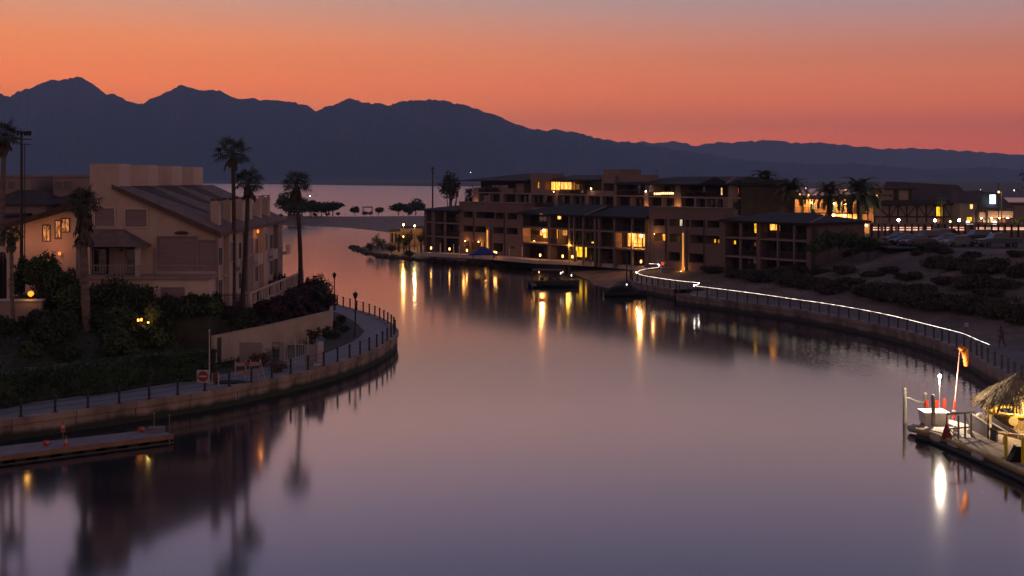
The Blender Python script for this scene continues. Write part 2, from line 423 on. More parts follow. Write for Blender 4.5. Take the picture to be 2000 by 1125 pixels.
def ramp_mat_wall(name, c_dry, c_wet, zw):
    m = bpy.data.materials.new(name); m.use_nodes = True; t = m.node_tree; b = t.nodes['Principled BSDF']; b.inputs['Roughness'].default_value = 0.9
    tc_ = t.nodes.new('ShaderNodeTexCoord'); sp = t.nodes.new('ShaderNodeSeparateXYZ'); t.links.new(tc_.outputs['Object'], sp.inputs[0])
    n = t.nodes.new('ShaderNodeTexNoise'); n.inputs['Scale'].default_value = 0.9; n.inputs['Detail'].default_value = 6
    mp_ = t.nodes.new('ShaderNodeMapping'); mp_.inputs['Scale'].default_value = (1, 1, 0.35); t.links.new(tc_.outputs['Object'], mp_.inputs[0]); t.links.new(mp_.outputs[0], n.inputs['Vector'])
    r = t.nodes.new('ShaderNodeValToRGB'); e = r.color_ramp.elements
    e[0].position = 0.35; e[0].color = tuple(v * 0.45 for v in c_dry) + (1,); e[1].position = 0.62; e[1].color = tuple(c_dry) + (1,)
    t.links.new(n.outputs['Fac'], r.inputs[0])
    ad = t.nodes.new('ShaderNodeMath'); ad.operation = 'MULTIPLY_ADD'; t.links.new(n.outputs['Fac'], ad.inputs[0]); ad.inputs[1].default_value = 0.5; t.links.new(sp.outputs['Z'], ad.inputs[2])
    mr = t.nodes.new('ShaderNodeMapRange'); mr.inputs['From Min'].default_value = zw + 0.12; mr.inputs['From Max'].default_value = zw + 0.42; t.links.new(ad.outputs[0], mr.inputs['Value'])
    mix = t.nodes.new('ShaderNodeMix'); mix.data_type = 'RGBA'; t.links.new(mr.outputs[0], mix.inputs['Factor'])
    mix.inputs[6].default_value = tuple(c_wet) + (1,); t.links.new(r.outputs[0], mix.inputs[7]); t.links.new(mix.outputs[2], b.inputs['Base Color'])
    return m
M_joint = mat('wall_joint', (0.06, 0.045, 0.04), 0.95, 0.3, 2)
M_wall = ramp_mat_wall('seawall_concrete', (0.36, 0.25, 0.20), (0.03, 0.036, 0.022), 0.46)
M_wallr = ramp_mat_wall('seawall_grey', (0.22, 0.17, 0.165), (0.03, 0.028, 0.025), 0.42)
def seawall(line, name, label, m, side=1, path_w=4.4, pathname='promenade'):
    # side = +1: land lies to the left of the line's direction
    o = offset_line(line, -0.10 * side); i1 = offset_line(line, 0.45 * side); 
    mb = MB(); loft(mb, [lift(o, -1.4), lift(o, PZ - 0.32), lift(offset_line(line, -0.2 * side), PZ - 0.30), lift(offset_line(line, -0.2 * side), PZ + 0.06), lift(i1, PZ + 0.06), lift(i1, PZ - 0.6)])
    mb.cur = 1; fo_ = offset_line(line, -0.104 * side)
    for p, dd in along(fo_, 3.7, 0):
        a_ = p - dd * .03; b_ = p + dd * .03; mb.face([(a_.x, a_.y, -.3), (b_.x, b_.y, -.3), (b_.x, b_.y, PZ - .33), (a_.x, a_.y, PZ - .33)])
    for p, dd in along(offset_line(line, -0.204 * side), 3.7, 0):
        a_ = p - dd * .02; b_ = p + dd * .02; mb.face([(a_.x, a_.y, PZ - .3), (b_.x, b_.y, PZ - .3), (b_.x, b_.y, PZ + .05), (a_.x, a_.y, PZ + .05)])
    tag(mb.build(name, [m, M_joint]), label, 'sea wall')
    mb = MB(); i2 = offset_line(line, 0.44 * side); i3 = offset_line(line, path_w * side)
    loft(mb, [lift(i2, PZ), lift(i3, PZ), lift(i3, PZ - 0.4)]); struct(mb, pathname, M_conc if side > 0 else M_concd)
seawall(LSH, 'sea_wall', 'stained tan concrete sea wall curving round the left bank promenade', M_wall, 1)
seawall(RSH, 'sea_wall', 'long grey concrete sea wall below the light line on the right bank', M_wallr, -1, 4.4, 'path')
seawall(RS2, 'sea_wall', 'short grey concrete sea wall beside the sand beach', M_wallr, -1, 4.0, 'pavement')

# ---- far shore and mountains
M_mount = mat('mountain_rock', (0.05, 0.042, 0.045), 1.0, 0.08, 0.002, 0)
def interp(pts, x):
    if x <= pts[0][0]: return pts[0][1]
    for (a, b), (c, d) in zip(pts[:-1], pts[1:]):
        if x <= c: return b + (d - b) * (x - a) / (c - a)
    return pts[-1][1]
shore = [(-900, 5200), (0, 5200), (70, 5128), (430, 3750), (700, 2700), (840, 2400), (1000, 2250), (1500, 2000), (1850, 1100), (1950, 880), (2600, 850)]
cols = list(range(-900, 2900, 25))
mb = MB(); rows = []
for px in cols:
    d0 = interp(shore, px); col = []
    for k in range(14):
        t = k / 13; d = d0 + (8200 - d0) * t ** 1.5
        z = -1 + (0 if k == 0 else 3 + 16 * t + fbm(px * 0.004, d * 0.001, 2) * 5 * t)
        if k == 0: z = -1.5
        col.append(Vector((XP(px, d), d, z)))
    rows.append(col)
loft(mb, rows); struct(mb, 'far_shore', mat('far_shore_ground', (0.06, 0.055, 0.055), 1, 0.4, 0.003), smooth=True)
main = [(-900, 230), (-500, 190), (-250, 215), (-60, 172), (0, 180), (20, 190), (35, 178), (60, 172), (85, 162), (104, 155), (118, 158), (135, 153), (150, 149), (165, 154), (180, 165), (208, 184), (225, 186), (250, 198),
        (280, 201), (290, 194), (330, 178), (352, 166), (378, 173), (430, 177), (455, 190), (470, 193), (490, 189), (505, 196), (520, 194), (570, 200), (600, 206), (617, 216), (650, 207), (668, 197), (683, 192),
        (710, 199), (745, 203), (762, 206), (790, 197), (820, 196), (835, 194), (860, 196), (900, 202), (930, 212), (970, 225), (1000, 240), (1040, 252), (1060, 254), (1080, 253), (1120, 258), (1150, 265),
        (1180, 272), (1220, 278), (1260, 283), (1320, 292), (1400, 303), (1480, 316), (1600, 330), (1800, 345), (2000, 352)]
farr = [(900, 300), (1100, 285), (1180, 281), (1240, 278), (1255, 276), (1280, 280), (1320, 277), (1360, 285), (1400, 277), (1430, 280), (1470, 275), (1490, 272), (1520, 275), (1560, 280), (1600, 278), (1640, 284),
        (1700, 287), (1760, 291), (1780, 288), (1830, 292), (1900, 296), (1960, 300), (2000, 304), (2200, 300), (2500, 310), (2900, 300)]
mid = [(1150, 352), (1250, 335), (1330, 322), (1400, 318), (1500, 314), (1580, 320), (1660, 318), (1740, 326), (1840, 330), (1920, 326), (2000, 333), (2200, 330), (2900, 335)]
def mountain(name, prof, d0, d1, px0, px1, step, seed, amp):
    mb = MB(); rows = []; px = px0
    while px <= px1:
        col = []; top = ZY(interp(prof, px) + fbm(px * 0.06, seed, 0, 4) * 3.2 + fbm(px * 0.2, seed, 9, 3) * 1.8, d1)
        for k in range(15):
            t = k / 12
            if t <= 1:
                d = d0 + (d1 - d0) * t; z = -4 + (top + 4) * t ** 1.15
                z += amp * t * (1 - t) * 2.2 * (fbm(px * 0.018 + t * 0.8, t * 2.4, seed, 5) - 0.25)
            else:
                d = d1 + (t - 1) * 3000; z = top * (1 - (t - 1) * 3.2)
            col.append(Vector((XP(px, d), d, z)))
        rows.append(col); px += step
    loft(mb, rows); struct(mb, name, M_mount, smooth=False)
mountain('mountain_range', main, 5400, 7000, -900, 2000, 4, 1.3, 110)
mountain('far_mountains', farr, 8700, 10000, 880, 2900, 5, 7.7, 40)
mountain('foothills', mid, 5600, 6400, 1150, 2900, 6, 4.4, 20)
# small dark cloud bank over the far ridge
mb = MB()
rng = random.Random(3)
for k in range(16):
    c = D(1458 + k * 3.6, 272.5 - 3.0 * math.sin(k / 15 * math.pi), 9800)
    mb.lathe((c.x, c.y, c.z), [(2, -9), (30 + rng.random() * 22, -5), (36 + rng.random() * 30, 1), (18, 7 + rng.random() * 4), (2, 10)], 8, 1.6, 1)

# ---- evening haze
def haze():
    m = bpy.data.materials.new('haze'); m.use_nodes = True; t = m.node_tree; t.nodes.clear()
    v = t.nodes.new('ShaderNodeVolumePrincipled'); o = t.nodes.new('ShaderNodeOutputMaterial'); t.links.new(v.outputs[0], o.inputs['Volume'])
    v.inputs['Color'].default_value = (0.40, 0.62, 1.0, 1); v.inputs['Density'].default_value = 1.12e-4
    b = MB().box(-11500, -400, -6, 11500, 14800, 760)
    return tag(b.build('haze', m), kind='stuff')
haze()
# ================================================================ materials
M_black = mat('black_iron', (0.018, 0.016, 0.018), 0.5, 0.2, 2, spec=0.5)
M_cable = mat('steel_cable', (0.08, 0.075, 0.08), 0.4, 0, metal=0.6)
M_stucco = mat('stucco', (0.47, 0.34, 0.28), 0.9, 0.16, 0.35, 0.3, 14, stretch=(1, 1, .5))
M_stucco2 = mat('stucco_pale', (0.56, 0.42, 0.35), 0.9, 0.08, 0.6, 0.2, 12)
M_stuccod = mat('stucco_dusky', (0.26, 0.19, 0.18), 0.9, 0.12, 0.5, 0.2, 12)
M_tile = mat('roof_tile', (0.155, 0.10, 0.088), 0.85, 0.3, 1.2, 0.8, 5)
M_tiled = mat('roof_tile_dark', (0.05, 0.034, 0.032), 0.85, 0.3, 1.2, 0.8, 5)
M_fascia = mat('fascia_board', (0.10, 0.06, 0.05), 0.8, 0.2, 2)
M_shut = mat('roll_shutter', (0.24, 0.165, 0.17), 0.6, 0.1, 0.4, 0.6, 9, stretch=(0.1, 0.1, 3))
M_white = mat('white_paint', (0.42, 0.36, 0.36), 0.6, 0.08, 1)
M_glass = mat('window_glass', (0.015, 0.017, 0.022), 0.08, 0, spec=0.7)
M_dark = mat('dark_interior', (0.012, 0.010, 0.010), 0.9, 0.2, 1)
M_cream = mat('cream_render', (0.46, 0.34, 0.25), 0.9, 0.14, 0.5, 0.25, 9)
M_trunk = mat('palm_trunk', (0.17, 0.115, 0.095), 0.95, 0.45, 2.2, 1.0, 5, stretch=(1, 1, 2.5))
M_trunkd = mat('palm_trunk_dark', (0.07, 0.045, 0.04), 0.95, 0.4, 2.2, 0.8, 5, stretch=(1, 1, 2.5))
M_frond = mat('palm_frond', (0.045, 0.055, 0.03), 0.8, 0.4, 1.5)
M_dead = mat('dead_frond', (0.075, 0.055, 0.045), 0.9, 0.4, 2)
M_leaf = mat('leaf', (0.05, 0.075, 0.03), 0.75, 0.5, 0.9)
M_leafd = mat('leaf_dark', (0.036, 0.048, 0.026), 0.75, 0.5, 0.9)
M_hedge = mat('hedge_leaf', (0.03, 0.06, 0.026), 0.75, 0.55, 0.8)
M_boug = mat('bougainvillea_leaf', (0.060, 0.030, 0.042), 0.8, 0.5, 1.4)
M_bark = mat('bark', (0.08, 0.06, 0.05), 0.95, 0.3, 3, 0.6)
M_rust = mat('dry_shrub', (0.11, 0.065, 0.04), 0.9, 0.4, 2)
M_red = mat('red_paint', (0.24, 0.025, 0.03), 0.6, 0.12, 2)
M_orange = mat('orange_plastic', (0.42, 0.07, 0.03), 0.6, 0.12, 2)
M_signw = mat('sign_white', (0.38, 0.34, 0.35), 0.6, 0.05, 1)
M_wood = mat('weathered_wood', (0.16, 0.135, 0.115), 0.9, 0.35, 1.5, 0.5, 8, stretch=(1, 1, 0.25))
M_deck = mat('dock_deck', (0.20, 0.175, 0.185), 0.85, 0.2, 0.8, 0.4, 3, stretch=(3, 0.4, 1))
M_float = mat('dock_float', (0.03, 0.035, 0.03), 0.7, 0.3, 2)
M_fasciaw = mat('dock_edge_wood', (0.26, 0.15, 0.10), 0.85, 0.3, 1.2, 0.3, 6)

# ================================================================ railings
def railing(line, off, z, label, h=1.0, step=2.0, r=0.075, tr=True, cables=(0.3, 0.6, 0.92)):
    line = offset_line(line, off); pts = along(line, step)
    root = thing('railing', label, 'railing', (pts[0][0].x, pts[0][0].y, z))
    base = MB()
    base.tube([(0, 0, -0.02), (0, 0, h)], [r, r], 8).lathe((0, 0, h), [(r * 1.35, -0.06), (r * 1.35, 0.0), (r * 0.5, 0.05)], 8).box(-r * 1.7, -r * 1.7, 0, r * 1.7, r * 1.7, 0.03)
    p0 = raw(base, 'post', M_black, root)
    for i, (p, d) in enumerate(pts):
        o = p0 if i == 0 else p0.copy()
        if i: COL.objects.link(o); o.parent = root
        o.location = (p.x - root.location.x, p.y - root.location.y, 0)
    for c in cables:
        m = MB(); m.tube([(p.x - root.location.x, p.y - root.location.y, c * h) for p, d in pts], 0.012, 4); raw(m, 'cable', M_cable, root)
    return pts
LL = [p for p in LSH if p.y > 0]
railing(LL, 0.12, PZ + 0.06, 'black post and cable railing round the curved promenade of the left bank', 1.0, 1.95)

# ================================================================ lamps
def lantern_post(p, label, h=4.0):
    root = thing('street_lamp', label, 'street lamp', p, 'unlit lanterns on the left promenade')
    raw(MB().lathe((0, 0, 0), [(0.2, 0), (0.2, 0.12), (0.13, 0.2), (0.11, 0.75), (0.07, 0.85), (0.055, h - 0.72), (0.09, h - 0.70), (0.09, h - 0.66), (0.05, h - 0.62)], 10), 'pole', M_black, root, True)
    lan = raw(MB().lathe((0, 0, h - 0.62), [(0.09, 0), (0.2, 0.36), (0.17, 0.38), (0.07, 0.06)], 8), 'lantern', M_glass, root)
    c = raw(MB().lathe((0, 0, h - 0.25), [(0.24, 0), (0.2, 0.06), (0.1, 0.14), (0.04, 0.18), (0.05, 0.22), (0.01, 0.28)], 8), 'cap', M_black, root)
    m = MB()
    for k in range(8):
        t = math.pi * k / 4; m.tube([(0.1 * math.cos(t), 0.1 * math.sin(t), h - 0.62), (0.21 * math.cos(t), 0.21 * math.sin(t), h - 0.25)], 0.016, 4)
    raw(m, 'cage', M_black, root); return root
q = G(653, 605, PZ); lantern_post(q, 'unlit black lantern post at the end of the bougainvillea bank')
q = G(694, 658, PZ); lantern_post(q, 'unlit black lantern post in the planting bed inside the promenade bend')

# ================================================================ vegetation builders
def leaf_quad(mb, c, s, rng, up=0.3):
    a = Vector((rng.gauss(0, 1), rng.gauss(0, 1), rng.gauss(0, 1) * 0.8)).normalized()
    b = a.orthogonal().normalized(); b.rotate(Matrix.Rotation(rng.random() * 6.28, 3, a)); e = a.cross(b)
    w = s * (0.5 + rng.random()); h = s * (0.35 + rng.random() * 0.5)
    mb.face([c - b * w, c - e * h * 0.6, c + b * w, c + e * h])
def foliage(mb, cen, rad, n, s, rng, flat=0.0, lumps=9, shell=0.55):
    L = []
    for _ in range(lumps):
        while True:
            v = Vector((rng.uniform(-1, 1), rng.uniform(-1, 1), rng.uniform(-0.8 + flat, 1)))
            if v.length < 1: break
        L.append((Vector((v.x * rad[0] * 0.68, v.y * rad[1] * 0.68, v.z * rad[2] * 0.62)), rng.uniform(0.32, 0.6)))
    for i in range(n):
        c, k = L[rng.randrange(lumps)]
        v = Vector((rng.gauss(0, 1), rng.gauss(0, 1), rng.gauss(0, 1))).normalized() * (shell + (1 - shell) * rng.random()) * rng.uniform(0.75, 1.08)
        p = Vector(cen) + c + Vector((v.x * rad[0] * k, v.y * rad[1] * k, v.z * rad[2] * k))
        leaf_quad(mb, p, s, rng)
def shrub(p, rx, rz, label, m=None, group=None, n=500, s=0.13, seed=0, ry=None, name='shrub', cat='shrub', zc=0.75):
    rng = random.Random(seed * 13 + 5)
    root = thing(name, label, cat, p, group)
    mb = MB(); foliage(mb, (0, 0, rz * zc), (rx, ry or rx, rz), n, s, rng); foliage(mb, (0, 0, rz * zc * .8), (rx * .8, (ry or rx) * .8, rz * .8), n // 3, s * 1.8, rng, shell=.1); raw(mb, 'foliage', m or M_leafd, root)
    st = MB()
    for k in range(6):
        t = rng.random() * 6.28; st.tube([(0.05 * math.cos(t), 0.05 * math.sin(t), -0.3), (rx * 0.3 * math.cos(t), rx * 0.3 * math.sin(t), rz * 0.5), (rx * 0.5 * math.cos(t), rx * 0.5 * math.sin(t), rz * 1.0)], [0.05, 0.035, 0.012], 5)
    raw(st, 'stem', M_bark, root); return root
def tree(p, h, rx, label, m=None, group=None, n=900, s=0.16, seed=1, name='tree', crown_z=0.62, rz=None, lean=0.0, lumps=12):
    rng = random.Random(seed * 7 + 3); root = thing(name, label, 'tree', p, group)
    rz = rz or h * 0.36; cz = h * crown_z
    t = MB(); t.tube([(0, 0, -0.4), (0.05, 0, cz * 0.3), (lean * 0.4, 0.04, cz * 0.7), (lean, 0, cz)], [h * 0.03 + 0.06, h * 0.025 + 0.04, h * 0.018 + 0.03, h * 0.01], 8)
    for k in range(9):
        a = rng.random() * 6.28; b = rng.uniform(0.35, 0.9)
        t.tube([(lean * b * 0.4, 0, cz * b), (rx * 0.35 * math.cos(a), rx * 0.35 * math.sin(a), cz * b + rz * 0.35), (rx * 0.75 * math.cos(a), rx * 0.75 * math.sin(a), cz + rz * rng.uniform(-0.1, 0.5))], [h * 0.014 + 0.02, h * 0.008 + 0.01, 0.01], 5)
    raw(t, 'trunk', M_bark, root)
    mb = MB(); foliage(mb, (lean, 0, cz), (rx, rx, rz), n, s, rng, lumps=lumps); raw(mb, 'crown', m or M_leaf, root); return root
def fan_palm(p, h, r, label, group, seed=0, tr=0.22, lean=(0, 0), mt=None, skirt=1.0, nf=34, bend=None):
    rng = random.Random(seed * 31 + 7); root = thing('fan_palm', label, 'palm tree', p, group)
    t = MB(); n = 14; pts = []; rs = []
    for k in range(n + 1):
        u = k / n; cu = u * u * 0.5 + u * 0.5
        pts.append((lean[0] * cu + 0.06 * math.sin(u * 5 + seed), lean[1] * cu, -0.4 + (h + 0.4) * u)); rs.append(tr * (1.35 - 0.35 * min(1, u * 6)) * (1 - 0.28 * u) * (1 + 0.05 * math.sin(k * 2.3)))
    t.tube(pts, rs, 10); raw(t, 'trunk', mt or M_trunkd, root, True)
    top = Vector(pts[-1])
    # ragged old leaf bases
    sk = MB()
    for k in range(int(70 * skirt)):
        a = rng.random() * 6.28; z = -rng.random() * r * 1.0 * skirt; d = Vector((math.cos(a), math.sin(a), 0)); w = r * 0.09 * rng.uniform(0.6, 1.4)
        L = r * rng.uniform(0.25, 0.55); o = top + Vector((0, 0, z)) + d * tr * 0.8; e = o + d * L * rng.uniform(0.15, 0.7) + Vector((0, 0, -L)); s_ = Vector((-d.y, d.x, 0)) * w
        sk.face([o - s_ * 0.4, e - s_, e + Vector((0, 0, -L * 0.4)), e + s_, o + s_ * 0.4])
    raw(sk, 'skirt', M_dead, root)
    cr = MB()
    for k in range(nf):
        a = 2.399 * k + rng.uniform(-0.2, 0.2); el = math.radians(72 - 100 * ((k + 0.5) / nf) ** 0.8 + rng.uniform(-8, 8))
        d = Vector((math.cos(a) * math.cos(el), math.sin(a) * math.cos(el), math.sin(el))); side = Vector((-math.sin(a), math.cos(a), 0)); up = side.cross(d) * -1
        L1 = r * rng.uniform(0.42, 0.55); o = top + Vector((0, 0, r * 0.06)); hub = o + d * L1 + Vector((0, 0, -L1 * 0.10))
        w = 0.014 * r + 0.008; cr.face([o - side * w, o + side * w, hub + side * w, hub - side * w]); cr.face([o - up * w, o + up * w, hub + up * w, hub - up * w])
        nb = 13; R = r * rng.uniform(0.46, 0.6)
        for j in range(nb):
            b = math.radians(-105 + 210 * j / (nb - 1)); dv = (d * math.cos(b) + side * math.sin(b)).normalized()
            dr = Vector((0, 0, -1)) * (0.18 + 0.30 * abs(math.sin(b)) + rng.uniform(0, 0.22)); mid_ = hub + dv * R * 0.55 + Vector((0, 0, -0.03 * r)); tip = hub + (dv + dr).normalized() * R * rng.uniform(0.85, 1.08)
            pw = (d * -math.sin(b) + side * math.cos(b)) * R * 0.06
            cr.face([hub, mid_ - pw, tip, mid_ + pw])
    raw(cr, 'crown', M_frond, root); return root
def date_palm(p, h, r, label, group, seed=0, tr=0.3, m=None, mt=None, nf=46):
    rng = random.Random(seed * 17 + 11); root = thing('date_palm', label, 'palm tree', p, group)
    t = MB(); t.tube([(0, 0, -0.5), (0, 0, h * 0.3), (0.04, 0, h * 0.7), (0, 0, h)], [tr * 1.2, tr, tr, tr * 1.15], 10)
    for k in range(40):
        a = 2.399 * k; z = h * (0.1 + 0.9 * k / 40); d = Vector((math.cos(a), math.sin(a), 0)); s_ = Vector((-d.y, d.x, 0)) * tr * 0.3
        t.face([Vector((0, 0, z)) + d * tr * 0.95 - s_, Vector((0, 0, z)) + d * tr * 0.95 + s_, Vector((0, 0, z + tr * 0.6)) + d * tr * 1.3])
    raw(t, 'trunk', mt or M_trunkd, root)
    cr = MB()
    for k in range(nf):
        a = 2.399 * k + rng.uniform(-0.2, 0.2); el = math.radians(84 - 104 * ((k + 0.5) / nf) + rng.uniform(-6, 6)); d0 = Vector((math.cos(a), math.sin(a), 0))
        pts = []; pos = Vector((0, 0, h)); e = el
        for j in range(8):
            pts.append(pos.copy()); pos = pos + (d0 * math.cos(e) + Vector((0, 0, 1)) * math.sin(e)) * r / 7; e -= math.radians(8 + 5 * j * 0.6)
        for j in range(7):
            f = pts[j + 1] - pts[j]; side = Vector((-d0.y, d0.x, 0)); w = 0.012 * r
            cr.face([pts[j] - side * w, pts[j] + side * w, pts[j + 1] + side * w, pts[j + 1] - side * w])
            if j == 0: continue
            for q_ in (0, 0.25, 0.5, 0.75):
                for sg in (-1, 1):
                    c = pts[j] + f * q_; L = r * 0.22 * (1 - 0.55 * (j + q_) / 7) ; v = (side * sg * 0.8 + f.normalized() * 0.6 + Vector((0, 0, 0.18 - rng.random() * 0.3))).normalized() * L
                    pw = f.normalized() * r * 0.016; cr.face([c - pw, c + v * 0.5 - pw * 1.2, c + v, c + v * 0.5 + pw * 1.2, c + pw])
    raw(cr, 'crown', m or M_frond, root); return root

# ================================================================ palms of the left bank
GP = 'fan palms on the left bank'
a = G(168, 703, 2.0); fan_palm(a, 11.2, 1.6, 'thick trunked fan palm with a shaggy dead skirt in front of the nearest townhouse', GP, 1, 0.34, (-0.15, 0), M_trunk, 1.5, 24)
a = G(29, 708, 1.9); fan_palm(a, 9.1, 1.1, 'short thin fan palm rising over the hedge beside the low white wall', GP, 2, 0.17, (-0.3, 0), M_trunk, .6, 20)
a = D(3, 470, 108); scale_about_camera(fan_palm((a.x, a.y, 2.9), 16.2, 1.9, 'tall fan palm at the left edge beside the floodlight mast', GP, 3, 0.27, (0.2, 0), M_trunk, .4, 22))
a = G(458, 611, 4.1); fan_palm(a, 13.0, 1.85, 'tallest slender fan palm, first of the pair in front of the chimneys', GP, 4, 0.2, (-0.2, 0), None, .25, 20)
a = G(474, 610, 4.0); fan_palm(a, 10.8, 1.6, 'shorter fan palm of the pair in front of the chimneys, bulging under its crown', GP, 5, 0.2, (0.5, 0), None, .45, 20)
a = D(587, 545, 111); fan_palm((a.x, a.y, 4.3), 10.2, 1.85, 'dark fan palm standing alone against the orange water beyond the balustrade', GP, 6, 0.24, (-0.35, 0), None, .5, 22)

# ================================================================ terrace ground and retaining wall
TZ = 4.72
A_ = G(425, 656, 3.15).xy; B_ = G(644, 607, 3.15).xy
TP = [A_, B_, Vector((-17.6, 108)), Vector((-19.2, 114)), Vector((-21.5, 121)), Vector((-34, 124)), Vector((-34, 90)), Vector((-27, 88))]
struct(MB().prism([(p.x, p.y) for p in TP], 0.5, 3.0), 'planter_ground', M_garden)
BZ = 3.95
T2 = [(-23.0, 86.3), (-22.9, 92), (-22.9, 118), (-26, 122), (-60, 122), (-60, 85.5), (-36, 85), (-28, 85.6)]
T3 = [(-24.5, 88.6), (-22.2, 89.4), (-21.5, 93), (-21.4, 117), (-23, 121), (-25, 121)]
struct(MB().prism(T3, 0.5, BZ), 'garden_bench_ground', M_garden)
mb = MB(); bank = [(-24.5, 88.6), (-22.2, 89.4), (-21.5, 93), (-21.4, 104), (-21.4, 117)]; foot = [(-24.0, 87.0), (-21.6, 88.9), (-20.2, 93), (-18.2, 104), (-19.4, 114)]
loft(mb, [[Vector((x, y, BZ - .04)) for x, y in bank], [Vector((x, y, 3.02)) for x, y in foot]]); struct(mb, 'bank_slope', M_garden)
struct(MB().prism(T2, 0.5, TZ), 'terrace', M_garden)
def wall_run(pts, z0, z1, th, name, label, m, cat='wall', capm=None):
    root = thing(name, label, cat, (pts[0].x, pts[0].y, z0)); mb = MB(); cp = MB()
    o = offset_line(pts, -th / 2); i = offset_line(pts, th / 2)
    for k in range(len(pts) - 1):
        mb.hexa([(o[k].x, o[k].y, z0), (o[k + 1].x, o[k + 1].y, z0), (i[k + 1].x, i[k + 1].y, z0), (i[k].x, i[k].y, z0)], [(o[k].x, o[k].y, z1), (o[k + 1].x, o[k + 1].y, z1), (i[k + 1].x, i[k + 1].y, z1), (i[k].x, i[k].y, z1)])
    oo = offset_line(pts, -th / 2 - 0.04); ii = offset_line(pts, th / 2 + 0.04)
    for k in range(len(pts) - 1):
        cp.hexa([(oo[k].x, oo[k].y, z1 + .002), (oo[k + 1].x, oo[k + 1].y, z1 + .002), (ii[k + 1].x, ii[k + 1].y, z1 + .002), (ii[k].x, ii[k].y, z1 + .002)], [(oo[k].x, oo[k].y, z1 + 0.07), (oo[k + 1].x, oo[k + 1].y, z1 + 0.07), (ii[k + 1].x, ii[k + 1].y, z1 + 0.07), (ii[k].x, ii[k].y, z1 + 0.07)])
    mb.build('wall_face', m, root); cp.build('coping', capm or m, root); return root
wall_run([A_ + Vector((-.3, -.3)), A_.lerp(B_, 0.35) + Vector((0.1, -.35)), A_.lerp(B_, .7) + Vector((.12, -.3)), B_ + Vector((.15, -.1)), Vector((-17.1, 108)), Vector((-19.2, 116))], 0.9, 3.12, 0.25, 'retaining_wall',
         'smooth cream retaining wall under the bougainvillea bank', M_cream)
# planting bed between wall and path
bed = [G(a, b, PZ).xy for a, b in [(647, 609), (672, 617), (695, 631), (711, 647), (703, 657), (688, 667), (660, 679), (635, 689), (628, 676)]] + [B_ + Vector((.3, -3))]
struct(MB().prism([(p.x, p.y) for p in bed], 1.0, PZ + 0.07), 'planting_bed', M_garden)
pv = [G(a, b, PZ).xy for a, b in [(620, 690), (640, 692), (690, 672), (714, 655), (722, 642), (712, 628), (690, 614), (660, 604), (640, 602), (600, 640)]]
struct(MB().prism([(p.x, p.y) for p in pv], 0.9, PZ + 0.004), 'pavement', M_conc)
for k, (px, py, rr, rz_) in enumerate([(668, 632, .7, .5), (650, 643, .9, .6), (640, 660, .9, .7), (672, 648, .6, .35), (655, 660, .5, .35), (612, 668, .8, .9)]):
    shrub(G(px, py, PZ + .05), rr, rz_, ['low round shrub nearest the first lantern in the planting bed', 'spreading dark shrub against the end of the cream wall', 'bushy shrub beside the white gate pier', 'small low shrub by the second lantern in the bed',
          'tiny ground hugging shrub in the middle of the planting bed', 'round brownish shrub against the cream retaining wall'][k], M_rust if k == 5 else M_leafd, 'shrubs in the planting bed', 260, .09, 40 + k)

# balustrade
b0 = G(484, 607, BZ).xy; b1 = G(590, 558, BZ).xy
root = thing('balustrade', 'cream balustrade of square piers along the terrace edge', 'balustrade', (b0.x, b0.y, BZ))
nb = 10; pts = [b0.lerp(b1, t) for t in (0, 1)]
mb = MB(); u = (b1 - b0); c = (b0 + b1) / 2; mb.obox(c, u, u.length / 2, .14, BZ - .1, BZ + .47); mb.build('plinth', M_stucco2, root)
mb = MB(); mb.obox(c, u, u.length / 2, .13, BZ + 1.36, BZ + 1.47); mb.build('top_rail', M_stucco2, root)
for k in range(nb + 1):
    p = b0.lerp(b1, k / nb); big = 0.28 if k == 0 else 0.13
    MB().obox(p, u, big, 0.16 if k else 0.27, BZ - (0.1 if k == 0 else -.472), BZ + (1.56 if k == 0 else 1.52)).build('pier', M_stucco2, root)
for k in range(nb):
    if k % 2 == 0 or k > 5:
        p = b0.lerp(b1, (k + .5) / nb); MB().obox(p, u, 0.07, 0.07, BZ + .472, BZ + 1.358).build('baluster', M_stucco2, root)

# bougainvillea bank and garden shrubs
for k, (px, py, z, rr, rz_, m_, n_) in enumerate([(628, 592, 3.0, 1.8, 1.2, M_boug, 1200), (606, 590, 3.2, 1.8, 1.2, M_boug, 1200), (585, 590, 3.6, 1.6, 1.0, M_boug, 1000), (560, 603, 3.8, 1.5, .85, M_boug, 1000), (530, 614, 3.8, 1.5, .8, M_boug, 900),
                                                 (498, 624, 3.2, 1.4, .75, M_leafd, 900), (468, 632, 3.2, 1.4, .75, M_leafd, 900), (440, 638, 3.1, 1.3, .75, M_leafd, 800), (612, 574, 3.6, 1.6, 1.3, M_leafd, 700), (592, 577, 3.9, 1.2, 1.0, M_boug, 600), (638, 600, 3.0, 1.1, .9, M_boug, 500)]):
    shrub(G(px, py, z), rr, rz_, ['dusky purple bougainvillea mound at the lantern end of the bank', 'dusky bougainvillea mound, second from the lantern end', 'bougainvillea mound below the far end of the balustrade', 'bougainvillea mound under the middle piers of the balustrade',
        'low bougainvillea mound under the near balustrade piers', 'dark green shrub below the big end pier of the balustrade', 'dark shrub at the foot of the pair of tall palms', 'dark shrub at the near end of the cream retaining wall', 'tallest dark shrub of the bank, silhouetted on the water',
        'bougainvillea spray beside the lone dark palm', 'small bougainvillea clump spilling over the end of the cream wall'][k], m_, 'shrubs on the terrace bank', n_, .13, 60 + k)
